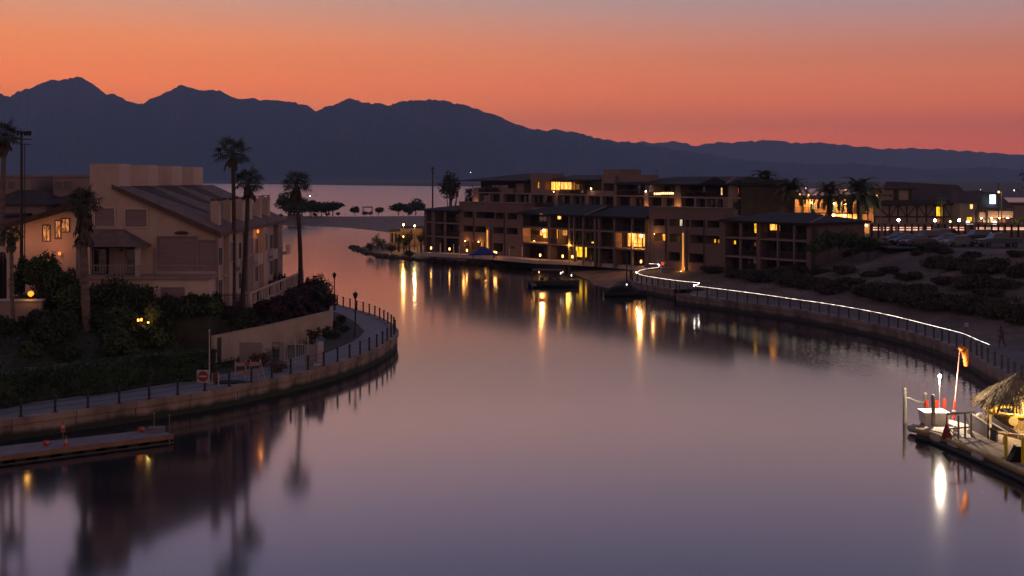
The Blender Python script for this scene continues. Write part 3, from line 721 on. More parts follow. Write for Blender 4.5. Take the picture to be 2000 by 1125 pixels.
for k, (px, py, z, rr, rz_, m_) in enumerate([(452, 622, 3.95, 1.0, .7, M_leafd), (478, 622, 3.7, 1.1, .7, M_leafd), (512, 614, 3.7, 1.1, .8, M_boug), (545, 606, 3.7, 1.1, .8, M_boug), (574, 596, 3.7, 1.1, .9, M_boug), (600, 588, 3.6, 1.1, .9, M_boug),
                                              (455, 646, 3.05, 1.0, .55, M_leafd), (485, 640, 3.05, 1.1, .55, M_leafd), (515, 632, 3.05, 1.1, .6, M_leafd), (548, 625, 3.05, 1.1, .6, M_boug), (580, 617, 3.05, 1.1, .65, M_boug), (612, 608, 3.05, 1.0, .7, M_boug)]):
    shrub(G(px, py, z), rr, rz_, ['small shrub at the foot of the taller palm', 'shrub between the two tall palms and the big balustrade pier', 'bougainvillea clump below the second balustrade pier', 'bougainvillea clump below the middle balustrade piers', 'bougainvillea clump below the last balustrade piers', 'bougainvillea clump under the lone dark palm',
        'low shrub on the near end of the cream retaining wall', 'low shrub on the wall left of the lilac fence', 'low shrub on the wall above the lilac fence', 'low bougainvillea on the wall above the barred gates', 'low bougainvillea on the wall above the white end pier', 'low bougainvillea near the far end of the cream wall'][k], m_, 'shrubs on the terrace bank', 900, .13, 160 + k)
# spiky agave leaves against the water
for k, (px, py) in enumerate([(600, 563), (622, 568), (640, 578)]):
    p = G(px, py + 12, 4.0); root = thing('agave', ['spiky plant silhouetted beside the lone palm', 'spiky plant on top of the bank against orange water', 'spiky plant leaning out over the first lantern'][k], 'plant', p, 'spiky plants on the bank'); mb = MB(); rng = random.Random(k)
    for j in range(26):
        a = rng.random() * 6.28; e = rng.uniform(.3, 1.4); L = rng.uniform(1.2, 2.1); d = Vector((math.cos(a) * math.cos(e), math.sin(a) * math.cos(e), math.sin(e))); s_ = Vector((-math.sin(a), math.cos(a), 0)) * .05
        mb.face([-s_, d * L * .6 - s_, d * L + Vector((0, 0, -.2)), d * L * .6 + s_, s_])
    raw(mb, 'leaves', M_leafd, root)

# ---- gate enclosure on the promenade
d0 = 84.2; gx = lambda px: XP(px, d0)
root = thing('gate_fence', 'greyish lilac panel fence with barred gates and a white end pier', 'fence', (gx(545), d0, PZ))
M_panel = mat('lilac_panel', (0.24, 0.19, 0.19), 0.85, 0.1, 0.6, 0.2)
for (x0, x1, zt) in [(468, 512, 2.9), (546, 554, 2.95), (596, 621, 2.75)]:
    MB().box(gx(x0), d0 - .06, PZ, gx(x1), d0 + .06, zt).build('panel', M_panel, root)
MB().box(gx(621), d0 - .2, PZ, gx(631), d0 + .2, 2.95).build('pier', M_white, root)
MB().box(gx(614), d0 - .5, PZ, gx(630), d0 - .203, PZ + .25).build('plinth', M_white, root)
for x0, x1, zt in [(513, 531, 2.95), (532, 545, 3.0), (555, 560, 3.25), (561, 595, 2.9)]:
    mb = MB(); n = max(2, int((gx(x1) - gx(x0)) / .13))
    for k in range(n + 1):
        x = gx(x0) + (gx(x1) - gx(x0)) * k / n; mb.tube([(x, d0, PZ + .05), (x, d0, zt)], .018, 5)
    mb.box(gx(x0), d0 - .02, PZ + .15, gx(x1), d0 + .02, PZ + .2); mb.box(gx(x0), d0 - .02, zt - .14, gx(x1), d0 + .02, zt - .1)
    mb.build('gate', M_white if x0 != 532 else M_black, root)
for px in (556, 577, 602):
    mb = MB(); mb.tube([(gx(px), d0 - .1, PZ), (gx(px), d0 - .1, 3.35)], .035, 6); mb.build('post', M_white, root)
shrub(G(508, 716, PZ), 1.3, .75, 'rust brown dry shrub in front of the lilac panel fence', M_rust, None, 500, .1, 90)
shrub(G(545, 727, PZ), .8, .5, 'small dry shrub by the foot of the barred gate', M_rust, None, 250, .09, 91)

# ---- barricades, sign, pole
M_strip = None
def striped(name, x0, z0, w, h, y, root, tilt=1, n=5):
    b = MB(); b.m(0).box(x0, y - .02, z0, x0 + w, y + .02, z0 + h); o = []
    st = w / n
    for k in range(n):
        a = x0 + k * st; b.m(1)
        q = [(a, z0 + .003), (a + st * .5, z0 + .003), (a + st * .5 + tilt * h * .5, z0 + h - .003), (a + tilt * h * .5, z0 + h - .003)]
        q = [(min(max(x, x0), x0 + w), z) for x, z in q]; b.face([(x, y - .024, z) for x, z in q])
    return raw(b, name, [M_orange, M_signw], root)
for k, (px, py) in enumerate([(470, 742), (499, 741)]):
    p = G(px, py, PZ); root = thing('barricade', ['orange and white striped A-frame barricade nearer the round red sign', 'orange and white striped A-frame barricade nearer the lilac fence'][k], 'barricade', p, 'striped barricades', (0.15, -0.1)[k])
    striped('board', -.38, .98, .76, .26, -.2, root, -1 + 2 * k); striped('board', -.38, .42, .76, .24, -.28, root, -1 + 2 * k)
    for sx in (-.34, .34):
        m_ = MB(); m_.tube([(sx, -.42, 0), (sx, -.03, 1.35)], .022, 5); raw(m_, 'leg', M_white, root)
        m_ = MB(); m_.tube([(sx, .42, 0), (sx, .03, 1.35)], .022, 5); raw(m_, 'leg', M_white, root)
p = G(452, 748, PZ); tag(MB().lathe(p, [(.9, 0), (1.0, .08), (.7, .16), (.1, .2)], 12, 1.2, .5).build('tarpaulin', M_black, None, True), 'dark folded tarpaulin lying left of the striped barricades', 'tarpaulin')
p = G(518, 741, PZ); mb = MB(); mb.tube([(p.x, p.y, PZ), (p.x - .35, p.y, PZ + 1.35)], .03, 6); tag(mb.build('marker_pole', M_white), 'thin pale pole leaning beside the striped barricades', 'pole')
p = G(397, 764, PZ + .06); root = thing('warning_sign', 'square white sign with a red disc and white bar on the railing', 'sign', (p.x, p.y - .1, PZ))
raw(MB().box(-.39, -.02, .62, .42, .02, 1.45), 'plate', M_signw, root)
mb = MB(); n = 32
mb.lathe((0, 0, 0), [(.34, 0), (.34, .012)], n); o = raw(mb, 'disc', M_red, root); o.rotation_euler = (math.pi / 2, 0, 0); o.location = (.015, -.022, 1.035)
raw(MB().box(-.24, -.041, .985, .27, -.036, 1.095), 'bar', M_signw, root)
p = G(409, 752, PZ); root = thing('pole', 'thin pale metal pole behind the square red disc sign', 'pole', p); raw(MB().tube([(0, 0, 0), (0, 0, 3.6)], [.05, .035], 8), 'shaft', M_white, root); raw(MB().lathe((0, 0, 3.6), [(.06, 0), (.08, .05), (.03, .12)], 8), 'cap', M_white, root)
p = G(421, 752, PZ); root = thing('bollard_sign', 'small faded red board on a stand beside the pale pole', 'sign', p); raw(MB().box(-.2, -.02, .25, .2, .02, .85), 'board', mat('faded_red', (.16, .05, .05), .8, .3, 4), root); raw(MB().box(-.22, -.12, 0, -.18, .12, .8).box(.18, -.12, 0, .22, .12, .8), 'stand', M_white, root)

# ---- long clipped hedge
hl = smooth_line([Vector((p.x, p.y)) for p in LHEDGE], 1)
rng = random.Random(11); mb = MB(); inner = offset_line(hl, .18); outer = offset_line(hl, 1.45)
for k in range(len(hl) - 1):
    a, b, c_, d_ = inner[k], inner[k + 1], outer[k + 1], outer[k]
    zt = PZ + 1.95
    mb.hexa([(a.x, a.y, .6), (b.x, b.y, .6), (c_.x, c_.y, .6), (d_.x, d_.y, .6)], [(a.x, a.y, zt), (b.x, b.y, zt), (c_.x, c_.y, zt), (d_.x, d_.y, zt)])
core = mb
lv = MB(); tot = sum((b - a).length for a, b in zip(hl[:-1], hl[1:]))
ptsH = along(hl, .05)
for p, d in ptsH:
    nrm = Vector((-d.y, d.x))
    for _ in range(17):
        if rng.random() < .68: w = rng.uniform(-.02, .22); z = PZ + rng.random() * 2.0
        else: w = rng.uniform(.1, 1.5); z = PZ + 1.9 + rng.uniform(-.08, .14)
        bump_ = .2 * fbm(p.x * 1.1, p.y * 1.1, z * 1.4); c = Vector((p.x, p.y, z)) + Vector((nrm.x, nrm.y, 0)) * (w + bump_) + Vector((d.x, d.y, 0)) * rng.uniform(-.05, .05)
        leaf_quad(lv, c, .115, rng)
root = thing('hedge', 'long clipped green hedge behind the left bank path', 'hedge', (hl[4].x, hl[4].y, PZ)); core.build('branches', M_leafd, root); lv.build('foliage', M_hedge, root)

# ---- garden behind the hedge
garden = [(95, 672, 1.6, 1.3), (230, 690, 1.5, 1.1), (75, 650, 1.6, 1.1), (110, 648, 1.5, 1.2), (300, 676, 1.6, 1.0), (360, 668, 1.5, 1.0), (0, 655, 1.2, 1.0), (225, 655, 1.8, 1.2), (265, 660, 1.8, 1.2), (395, 664, 1.2, 1.0),
          (150, 622, 2.1, 1.6), (208, 618, 2.4, 1.85), (258, 618, 2.0, 1.6), (325, 628, 1.2, 1.1), (372, 622, 1.1, 1.1), (112, 612, 2.0, 1.5), (345, 640, .9, .6), (62, 625, 1.9, 1.3), (420, 660, 1.0, .9), (300, 640, 1.5, 1.2), (240, 640, 1.7, 1.3), (205, 640, 1.4, 1.1), (60, 694, 1.0, .6), (125, 698, .9, .6), (330, 655, 1.4, .9), (405, 640, 1.2, .8)]
def hit_left(px, py):
    k = (px - CX) / F; ys = np.linspace(62, 110, 481); xs = k * ys; zr = H - (py - CY) / F * ys
    z, ins = h_left(xs.reshape(1, -1), ys.reshape(1, -1)); z = z[0]
    t2 = inside_and_dist(xs.reshape(1, -1), ys.reshape(1, -1), [Vector(p) for p in T2])[0][0]
    z = np.where(t2, np.maximum(z, TZ), z); i = np.nonzero(z >= zr)[0]; i = i[0] if len(i) else 300
    return Vector((xs[i], ys[i], z[i]))
gl = ['low shrub behind the hedge between the two near palms', 'low shrub behind the hedge right of the thick palm', 'spreading shrub below the low white wall', 'spreading shrub left of the thick palm trunk', 'low dark shrub mid slope below the garden lights', 'low dark shrub downhill of the house corner',
      'spreading shrub at the left edge under the white wall', 'broad dark shrub right of the thick palm trunk', 'dark shrub below the pair of orange garden lights', 'dark shrub above the hedge end by the pale pole', 'tall rounded bush just left of the basement shutter', 'largest rounded bush in front of the porch',
      'rounded bush reaching the left basement shutter', 'small clipped bush before the basement shutter', 'small clipped bush at the right foot of the house wall', 'tall dark bush left of the thick palm', 'little bush on the bare earth mound', 'dark bush under the glowing lantern wall', 'dark shrub at the hedge end near the cream wall',
      'dark shrub right beside the orange garden lights', 'dark shrub just left of the orange garden lights', 'shrub touching the right side of the thick palm trunk', 'shrub behind the hedge beside the thin left palm', 'shrub just left of the foot of the thick palm', 'shrub below the basement shutter on the slope', 'low shrub below the right foot of the house wall']
for k, (px, py, rr, rz_) in enumerate(garden):
    shrub(hit_left(px, py) - Vector((0, 0, .1)), rr, rz_, gl[k], (M_leafd, M_leaf)[k % 3 == 1], 'garden shrubs of the left bank', int(900 + 420 * rr * rz_), .14, 100 + k)
a = G(85, 560, 2.9); a = D(85, 560, 100); scale_about_camera(tree((a.x, a.y, 2.9), 6.7, 2.1, 'dense green tree beside the thick palm, left of the porch', M_leaf, None, 5200, .17, 31, crown_z=.55, rz=2.6), .86)
a = D(42, 560, 103); scale_about_camera(tree((a.x, a.y, 2.9), 5.6, 1.3, 'small upright tree behind the glowing garden lantern', M_leafd, None, 1800, .17, 32, crown_z=.6, rz=2.0), .86)
a = D(133, 560, 101); scale_about_camera(tree((a.x, a.y, 2.9), 4.8, 1.5, 'lighter yellowish green tree touching the porch railing', M_leaf, None, 2600, .16, 33, crown_z=.55, rz=1.7), .86)

# low white wall and lantern
w0 = D(-60, 588, 92); w1 = D(83, 588, 92)
root = thing('garden_wall', 'low pale garden wall at the left edge under the glowing lantern', 'wall', (w1.x, 92, 2.6)); MB().box(w0.x, 91.8, 2.2, w1.x, 92.2, 5.15).build('wall_face', M_stuccod, root); MB().box(w0.x - .1, 91.7, 5.153, w1.x + .1, 92.3, 5.3).build('coping', M_white, root); scale_about_camera(root, .9)
lp = D(60, 580, 92); root = thing('garden_lantern', 'yellow glowing globe lantern standing on the low pale wall', 'lantern', (lp.x, 92, 5.3))
raw(MB().lathe((0, 0, 0), [(.12, 0), (.12, .06), (.05, .1), (.05, .2)], 8), 'base', M_black, root); raw(MB().lathe((0, 0, .2), [(.05, 0), (.19, .1), (.25, .24), (.2, .38), (.06, .46)], 10), 'globe', emis('lantern_glow', (1, .36, .03), 1.5), root, True)
lamp_light(root, (0, -.6, .3), 14, (1, .45, .08), .2, True); scale_about_camera(root, .9)
wl = D(0, 500, 100); root = thing('arched_wall', 'pale wall with pointed arch openings at the left edge', 'wall', (wl.x, 100, 2.9))
x0, x1 = XP(-60, 100), XP(20, 100)
mb = MB(); mb.box(x0, 99.9, 2.9, XP(-2, 100), 100.1, 9.1); mb.box(XP(14, 100), 99.9, 2.9, x1, 100.1, 9.1); mb.box(XP(-2, 100), 99.9, 8.6, XP(14, 100), 100.1, 9.1); mb.build('wall_face', M_stucco2, root)
for a_, b_ in ((-2, 6), (6, 14)):
    m_ = MB(); xa, xb = XP(a_, 100) + .02, XP(b_, 100) - .02; xm = (xa + xb) / 2; z1 = 7.7
    m_.face([(xa, 100.02, 2.9), (xb, 100.02, 2.9), (xb, 100.02, z1), (xm, 100.02, 8.598), (xa, 100.02, z1)]); m_.build('arch', M_dark, root)
scale_about_camera(root, .88)
# orange garden lights and the lit shrub
for k, (px, py) in enumerate([(270, 628), (276, 627)]):
    p = D(px, py, 82); root = thing('garden_light', ['left one of a pair of small orange garden lights in the dark shrubs', 'right one of a pair of small orange garden lights in the dark shrubs'][k], 'garden light', p, 'pair of orange garden lights')
    raw(MB().tube([(0, 0, -.6), (0, 0, 0)], .02, 5), 'stake', M_black, root); raw(MB().lathe((0, 0, 0), [(.05, 0), (.08, .05), (.08, .16), (.03, .2)], 8), 'lens', emis('small_orange', (1, .28, .04), 5), root)
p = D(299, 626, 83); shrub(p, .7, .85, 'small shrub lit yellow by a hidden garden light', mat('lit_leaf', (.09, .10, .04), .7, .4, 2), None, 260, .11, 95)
root = thing('garden_light', 'low spotlight under the yellow lit shrub', 'garden light', (p.x - .1, p.y - .8, p.z - .1)); raw(MB().lathe((0, 0, 0), [(.06, 0), (.08, .08), (.05, .12)], 8), 'lens', emis('small_yellow', (1, .55, .12), 3), root); lamp_light(root, (0, 0, .3), 12, (1, .6, .15), .05, True)
# ================================================================ townhouses of the left bank
def window(root, x0, x1, z0, z1, y, name='window', glass=None, fm=None, mull=1, th=.06, axis='y', lab=None):
    # flat framed window on a wall facing -y (axis 'y') or +x (axis 'x', then x0..x1 run along y and y is the wall's x)
    g = .1; f = MB(); 
    def bx(mb, a0, a1, c0, c1, q0, q1):
        if axis == 'y': mb.box(a0, y - q1, c0, a1, y - q0, c1)
        else: mb.box(y + q0, a0, c0, y + q1, a1, c1)
    bx(f, x0 - g, x1 + g, z0 - g, z0, .0, th); bx(f, x0 - g, x1 + g, z1, z1 + g, .0, th); bx(f, x0 - g, x0, z0, z1, .0, th); bx(f, x1, x1 + g, z0, z1, .0, th)
    for k in range(mull):
        xm = x0 + (x1 - x0) * (k + 1) / (mull + 1); bx(f, xm - .025, xm + .025, z0, z1, .0, th * .8)
    o = f.build(name, fm or M_white, root)
    if lab: o['label'] = lab
    p = MB(); bx(p, x0, x1, z0, z1, .0, .02); po = p.build('pane', glass or M_glass, None); po.parent = o
    return o
NTP = 8.3; HX_R = -27.25; HY = 104.6; HG = 2.9
labels_h = ['nearest tan townhouse with its gable end, porch and balcony facing the bridge', 'second tan townhouse of the row, its tower second from the front', 'third tan townhouse of the row, its tower third from the front', 'farthest tan townhouse of the row, at the channel end']
chim = [[108.0], [113.2, 118.2], [122.6, 127.3], [132.4]]
for k in range(4):
    y0 = HY + k * NTP; y1 = y0 + NTP; dx = -.17 * k; xr = HX_R + dx; xl = -38.8 + dx; xt = -36.15 + dx * .3
    root = thing('townhouse', labels_h[k], 'house', ((xl + xr) / 2, y0, HG), 'row of tan townhouses')
    # body: front profile extruded
    prof = [(xl, HG - .4), (xr, HG - .4), (xr, 10.0), (xt, 14.0), (xl, 14.0)]
    mb = MB(); ya, yb = y0 + (0 if k == 0 else .002), y1 - .002
    n = len(prof); A = [(x, ya, z) for x, z in prof]; B = [(x, yb, z) for x, z in prof]
    mb.face(A); mb.face(B[::-1])
    for i in range(n): j = (i + 1) % n; mb.face([A[i], A[j], B[j], B[i]])
    mb.build('wall', M_stucco, root)
    # roof slab sloping to the channel
    def roofz(x): return 14.32 + (x - xt) * (10.12 - 14.32) / ((xr + .55) - xt)
    ra, rb = (y0 - .45 if k == 0 else y0 + .9), y1 + .35
    mb = MB(); xe = xr + .55; t_ = .34
    mb.hexa([(xt + .02, ra, roofz(xt) - t_), (xe, ra, roofz(xe) - t_), (xe, rb, roofz(xe) - t_), (xt + .02, rb, roofz(xt) - t_)], [(xt + .02, ra, roofz(xt)), (xe, ra, roofz(xe)), (xe, rb, roofz(xe)), (xt + .02, rb, roofz(xt))])
    mb.build('roof', M_tile, root)
    if k == 0:
        MB().hexa([(xt - .5, ra - .06, roofz(xt) - .2), (xe + .05, ra - .06, roofz(xe) - .5), (xe + .05, ra - .003, roofz(xe) - .5), (xt - .5, ra - .003, roofz(xt) - .2)],
                  [(xt - .5, ra - .06, roofz(xt) + .22), (xe + .05, ra - .06, roofz(xe) + .03), (xe + .05, ra - .003, roofz(xe) + .03), (xt - .5, ra - .003, roofz(xt) + .22)]).build('fascia', M_fascia, root)
    # dark roof valley wedge rising towards the next unit
    if k < 3:
        q0 = y0 + 3.3; xm = xt + 6.0
        T = [(xt + .03, q0), (xm, y1 - .3), (xm, y1 + .3), (xt + .03, y1 + .3)]
        MB().hexa([(x, y, roofz(x) - .1) for x, y in T], [(x, y, roofz(x) + .05) for x, y in T]).build('roof_valley', M_tiled, root)
    # tower
    MB().box(xl - (0.01), y0 + (-.01 if k == 0 else .0), 14.003, xt, y0 + 2.9 + .3 * k, 16.42 - .02 * k).build('tower', M_stucco, root)
    MB().box(xt + .003, y0 + .0, 14.35, xt + .08, y0 + 2.9 + .3 * k, 16.44 - .02 * k).build('tower_lit_side', M_stucco2, root)  # paler strip paints the light falling on the tower's channel side
    for yc in chim[k]:
        cx = xr - .95; zb = roofz(cx) - .3
        c = MB().box(cx - .42, yc, zb, cx + .32, yc + .95, 12.9).box(cx - .47, yc - .05, 12.55, cx + .37, yc + 1.0, 12.7).build('chimney', M_stucco, root); MB().box(cx + .323, yc, 10.3, cx + .36, yc + .95, 12.54).build('chimney_lit_side', M_stucco2, root)  # paler strip puts the light on the chimney's side into colour
        mb = MB()
        for ax, ay in ((-.36, .08), (.26, .08), (-.36, .87), (.26, .87)): mb.box(cx + ax - .05, yc + ay - .05, 12.902, cx + ax + .05, yc + ay + .05, 13.08)
        mb.box(cx - .44, yc + .02, 13.083, cx + .34, yc + .93, 13.14); o = mb.build('chimney_cap', M_tiled, None); o.parent = c
    # channel side: bays, windows, balconies
    xs = xr + .0
    MB().box(xs, y0 + 3.0, HG, xs + .5, y0 + 5.2, 9.75).build('bay', (M_stucco, M_stuccod)[k % 2], root)
    for (u0, u1, z0, z1) in [(.9, 2.2, 7.0, 8.6), (6.0, 7.4, 6.7, 8.7), (.9, 2.2, 4.0, 5.6), (6.0, 7.4, 3.6, 5.6)]:
        window(root, y0 + u0, y0 + u1, z0, z1, xs + .003, axis='x', mull=1)
    window(root, y0 + 3.5, y0 + 4.7, 7.2, 9.0, xs + .503, axis='x', glass=M_shut, mull=0)
    b = MB().box(xs, y0 + 5.4, 6.05, xs + 1.0, y0 + 7.9, 6.3); b.box(xs + .94, y0 + 5.4, 6.3, xs + 1.0, y0 + 7.9, 7.2); b.build('balcony', (M_white, M_stucco2)[k % 2], root)
    if k in (0, 1): MB().box(xs + .01, y0 + .15, HG, xs + .16, y0 + .55, 10.0).build('pilaster', M_stucco2, root)
    MB().box(xs + .02, y0 + 2.4, 5.85, xs + .3, y0 + 5.8, 6.0).build('ledge', M_stucco2, root)
    if k == 0: h0 = root
    if k == 2:
        q = D(486, 470, y0 + .6)
        s = MB().lathe((xs + .3, y0 + 1, 9.2), [(.06, 0), (.13, .1), (.13, .32), (.05, .4)], 8).build('wall_lamp', emis('porch_dim', (1, .25, .05), 1.4), root)
        lamp_light(root, (xs + .7, y0 + .6, 9.2), 12, (1, .3, .07), .1)
LEFT = [o for o in COL.objects if o.name.startswith('townhouse') and o.type == 'EMPTY']
# nearest house, gable end details (wall plane y = 104.6)
yf = HY; root = h0; pxx = lambda px: XP(px, yf); pz = lambda py: ZY(py, yf)
for px0, px1, py0, py1 in [(186, 224, 407, 442), (245, 287, 409, 443)]:
    o = window(root, pxx(px0), pxx(px1), pz(py1), pz(py0), yf - .003, 'window', M_shut, M_stucco2, 0, .1)
# big shutter doors of the balcony level
for px0, px1 in [(309, 384), (388, 422)]:
    o = window(root, pxx(px0), pxx(px1), pz(526), pz(463 if px0 < 380 else 470), yf - .003, 'shutter_door', M_shut, M_stuccod, 0, .12)
# porch: recess shade painted as a dark panel on the wall
px0, px1 = pxx(168), pxx(288)
MB().box(px0, yf - 2.6, 6.02, pxx(427), yf - .0, 6.28).build('balcony', M_stuccod, root)
mb = MB(); mb.box(pxx(180), yf - .06, 6.3, pxx(272), yf - .004, 8.8); mb.build('porch_shade_panel', M_dark, root)
MB().box(pxx(214), yf - .12, 6.3, pxx(246), yf - .063, 8.7).build('porch_pier', M_stuccod, root)
window(root, pxx(184), pxx(206), 6.5, 8.5, yf - .063, 'porch_door', M_glass, M_stuccod, 1)
window(root, pxx(249), pxx(268), 6.5, 8.5, yf - .063, 'porch_door', M_glass, M_stuccod, 1)
MB().box(pxx(281) - .0, yf - 2.45, 6.285, pxx(281) + .42, yf - 2.05, 8.95).build('column', M_white, root)
MB().box(pxx(168), yf - 2.45, 6.285, pxx(168) + .35, yf - 2.1, 8.95).build('column', M_stuccod, root)
mb = MB(); xa, xb = pxx(165), pxx(297)
mb.add([(xa, yf - 3.0, 8.95), (xb, yf - 3.0, 8.95), (xb, yf - .01, 8.95), (xa, yf - .01, 8.95), (pxx(180), yf - .9, 10.35), (pxx(243), yf - .9, 10.35), (pxx(243), yf - .01, 10.4), (pxx(180), yf - .01, 10.4)],
       [(0, 1, 2, 3), (0, 1, 5, 4), (1, 2, 6, 5), (3, 0, 4, 7), (4, 5, 6, 7)]); mb.build('porch_roof', M_tile, root)
mb = MB(); xa, xb = pxx(176), pxx(420); n = 44
for k in range(n + 1):
    x = xa + (xb - xa) * k / n; mb.box(x - .015, yf - 2.52, 6.285, x + .015, yf - 2.49, 7.25)
mb.box(xa, yf - 2.53, 7.25, xb, yf - 2.48, 7.3); mb.build('balcony_railing', mat('railing_paint', (.30, .26, .26), .5, .05, 1), root)
mb = MB(); pr = [pxx(427) - .02 + 0]; mb.box(pxx(315), yf - 2.3, HG - .3, pxx(421), yf - .003, 6.015); mb.build('basement_wall', M_stucco2, root)
mb = MB().box(pxx(168), yf - 2.3, HG - .3, pxx(314.5), yf - .003, 6.015); mb.build('basement_wall', M_stucco, root)
for px0, px1 in [(262, 300), (318, 360)]:
    window(root, pxx(px0) * .98, pxx(px1) * .98, HG + .15, 5.2, yf - 2.303, 'basement_shutter', M_shut, M_stuccod, 0, .08)
MB().lathe((pxx(355), yf - .2, pz(457)), [(.3, 0), (.5, .08), (.45, .2), (.2, .26)], 12, 1.3, .35).build('awning_lamp', M_black, root)
for px in (302, 426): MB().box(pxx(px) - .05, yf - .1, HG, pxx(px) + .05, yf - .004, 10.1 if px == 426 else 8.7).build('downpipe', M_stuccod, root)
MB().lathe((pxx(238), yf - .2, 8.35), [(.05, 0), (.1, .06), (.08, .22), (.02, .28)], 8).build('wall_lamp', M_black, root)
# dark iron gate by the house
g0 = XP(432, 105.5); TG = 2.95; root = thing('iron_gate', 'dark iron gate between the nearest townhouse and the balustrade', 'gate', (g0, 105.2, TG)); LEFT.append(root); n = 20; mb = MB(); xe = XP(482, 105)
for k in range(n + 1):
    x = g0 + (xe - g0) * k / n; mb.tube([(x, 105.2, TG - 1.1), (x, 105.2, TG + 1.5)], .022, 5)
mb.box(g0, 105.17, TG - .6, xe, 105.23, TG - .54); mb.box(g0, 105.17, TG + 1.3, xe, 105.23, TG + 1.36); mb.build('bars', M_black, root)
for k, (px, py) in enumerate([(432, 600), (520, 575), (545, 566), (460, 590)]):
    a = G(px, py + 6, BZ); shrub((min(a.x - .5, -22.2), a.y + 2.5, BZ), .95, 1.1 if k else .8, ['shrub behind the dark iron gate', 'leafy shrub on the terrace in front of the third townhouse', 'leafy shrub on the terrace at the far townhouse corner', 'shrub on the terrace behind the near piers'][k], M_leafd, 'shrubs on the terrace', 500, .13, 130 + k)

# ---- neighbouring houses farther left
d1 = 118; root = thing('gabled_house', 'dim house with a lit peach gable wall and sloping roof at the left', 'house', (XP(80, d1), d1, 2.9))
X = lambda px: XP(px, d1)
mb = MB(); fr = [(X(10), 2.5), (X(182), 2.5), (X(182), ZY(398, d1)), (X(10), ZY(447, d1))]; A = [(x, d1, z) for x, z in fr]; B = [(x, d1 + 9, z) for x, z in fr]; mb.face(A); mb.face(B[::-1])
for i in range(4): j = (i + 1) % 4; mb.face([A[i], A[j], B[j], B[i]])
mb.build('wall', M_stucco2, root)
mb = MB(); z0, z1 = ZY(446, d1), ZY(396, d1); mb.hexa([(X(-6), d1 - .9, z0 - .25), (X(184), d1 - .9, z1 - .05), (X(184), d1 + 9.5, z1 - .05), (X(-6), d1 + 9.5, z0 - .25)], [(X(-6), d1 - .9, z0 + .15), (X(184), d1 - .9, z1 + .5), (X(184), d1 + 9.5, z1 + .5), (X(-6), d1 + 9.5, z0 + .15)]); mb.build('roof', M_tiled, root)
wl_ = emis('house_window_glow', (1, .34, .10), .42, .9, 2.5)
for px0, px1, py0, py1 in [(85, 97, 441, 470), (109, 118, 432, 465), (121, 135, 428, 452)]:
    window(root, X(px0), X(px1), ZY(py1, d1), ZY(py0, d1), d1 - .003, 'window', wl_, M_fascia, 1, .08)
LEFT.append(root); s = MB().lathe((X(120), d1 - .5, ZY(498, d1)), [(.06, 0), (.14, .1), (.14, .3), (.05, .36)], 8).build('wall_lamp', emis('porch_dim', (1, .25, .05), 1.4), root)
lamp_light(root, (X(112), d1 - 2.2, ZY(475, d1)), 50, (1, .34, .12), .3); lamp_light(root, (X(50), d1 - 2.0, ZY(470, d1)), 30, (1, .36, .12), .3)
root = thing('lit_house', 'house at the left edge with small orange lit windows', 'house', (XP(5, 122), 122, 2.9)); Xb = lambda px: XP(px, 122); LEFT.append(root)
MB().box(Xb(-60), 121, 2.5, Xb(16), 128, ZY(424, 122)).build('wall', M_stuccod, root); MB().box(Xb(-62), 120.6, ZY(423.9, 122), Xb(20), 128.4, ZY(419, 122)).build('roof', M_tiled, root)
for px0, px1, py0, py1 in [(0, 3, 436, 446), (6, 11, 434, 446), (1, 6, 464, 473)]:
    window(root, Xb(px0), Xb(px1), ZY(py1, 121), ZY(py0, 121), 120.997, 'window', emis('small_window_glow', (1, .40, .06), 1.3), M_fascia, 0, .05)
def flat_block(name, label, px0, px1, pyt, d, depth, wins, hip=None, lab=None, m=None):
    root = thing(name, label, 'house', (XP((px0 + px1) / 2, d), d, 2.9), 'flat topped houses behind the left bank')
    LEFT.append(root); MB().box(XP(px0, d), d, 2.5, XP(px1, d), d + depth, ZY(pyt, d) - .003).build('wall', m or M_stuccod, root)
    MB().box(XP(px0, d) - .12, d - .12, ZY(pyt, d), XP(px1, d) + .12, d + depth + .12, ZY(pyt, d) + .25).build('parapet', M_stuccod, root)
    for a, b, c, e in wins: window(root, XP(a, d), XP(b, d), ZY(e, d), ZY(c, d), d - .003, 'window', M_glass, M_stuccod, 0, .06)
    if hip:
        a, b, yb, ya = hip; y_ = d - 5
        mb = MB(); zb, zt = ZY(yb, y_), ZY(ya, d); xa, xb = XP(a, y_), XP(b, y_)
        mb.add([(xa, y_, zb), (xb, y_, zb), (xb, d + 4, zb), (xa, d + 4, zb), (xa * .7 + xb * .3, d - .5, zt), (xa * .4 + xb * .6, d - .5, zt)], [(0, 1, 5, 4), (1, 2, 5), (2, 3, 4, 5), (3, 0, 4), (0, 3, 2, 1)]); mb.build('roof', M_tiled, root)
        MB().box(xa + .6, y_ + .6, 2.5, xb - .6, d - .004, zb - .003).build('wing', M_stuccod, root)
flat_block('flat_roofed_house', 'flat topped house with two dark windows behind the floodlight mast', -70, 60, 346, 132, 9, [(-3, 9, 355, 370), (17, 28, 354, 369)], (-40, 96, 400, 371))
flat_block('flat_roofed_house', 'flat topped house with two dark windows just left of the nearest townhouse tower', 104, 186, 346, 134, 9, [(108, 121, 355, 370), (126, 140, 354, 370)], (78, 186, 398, 378))
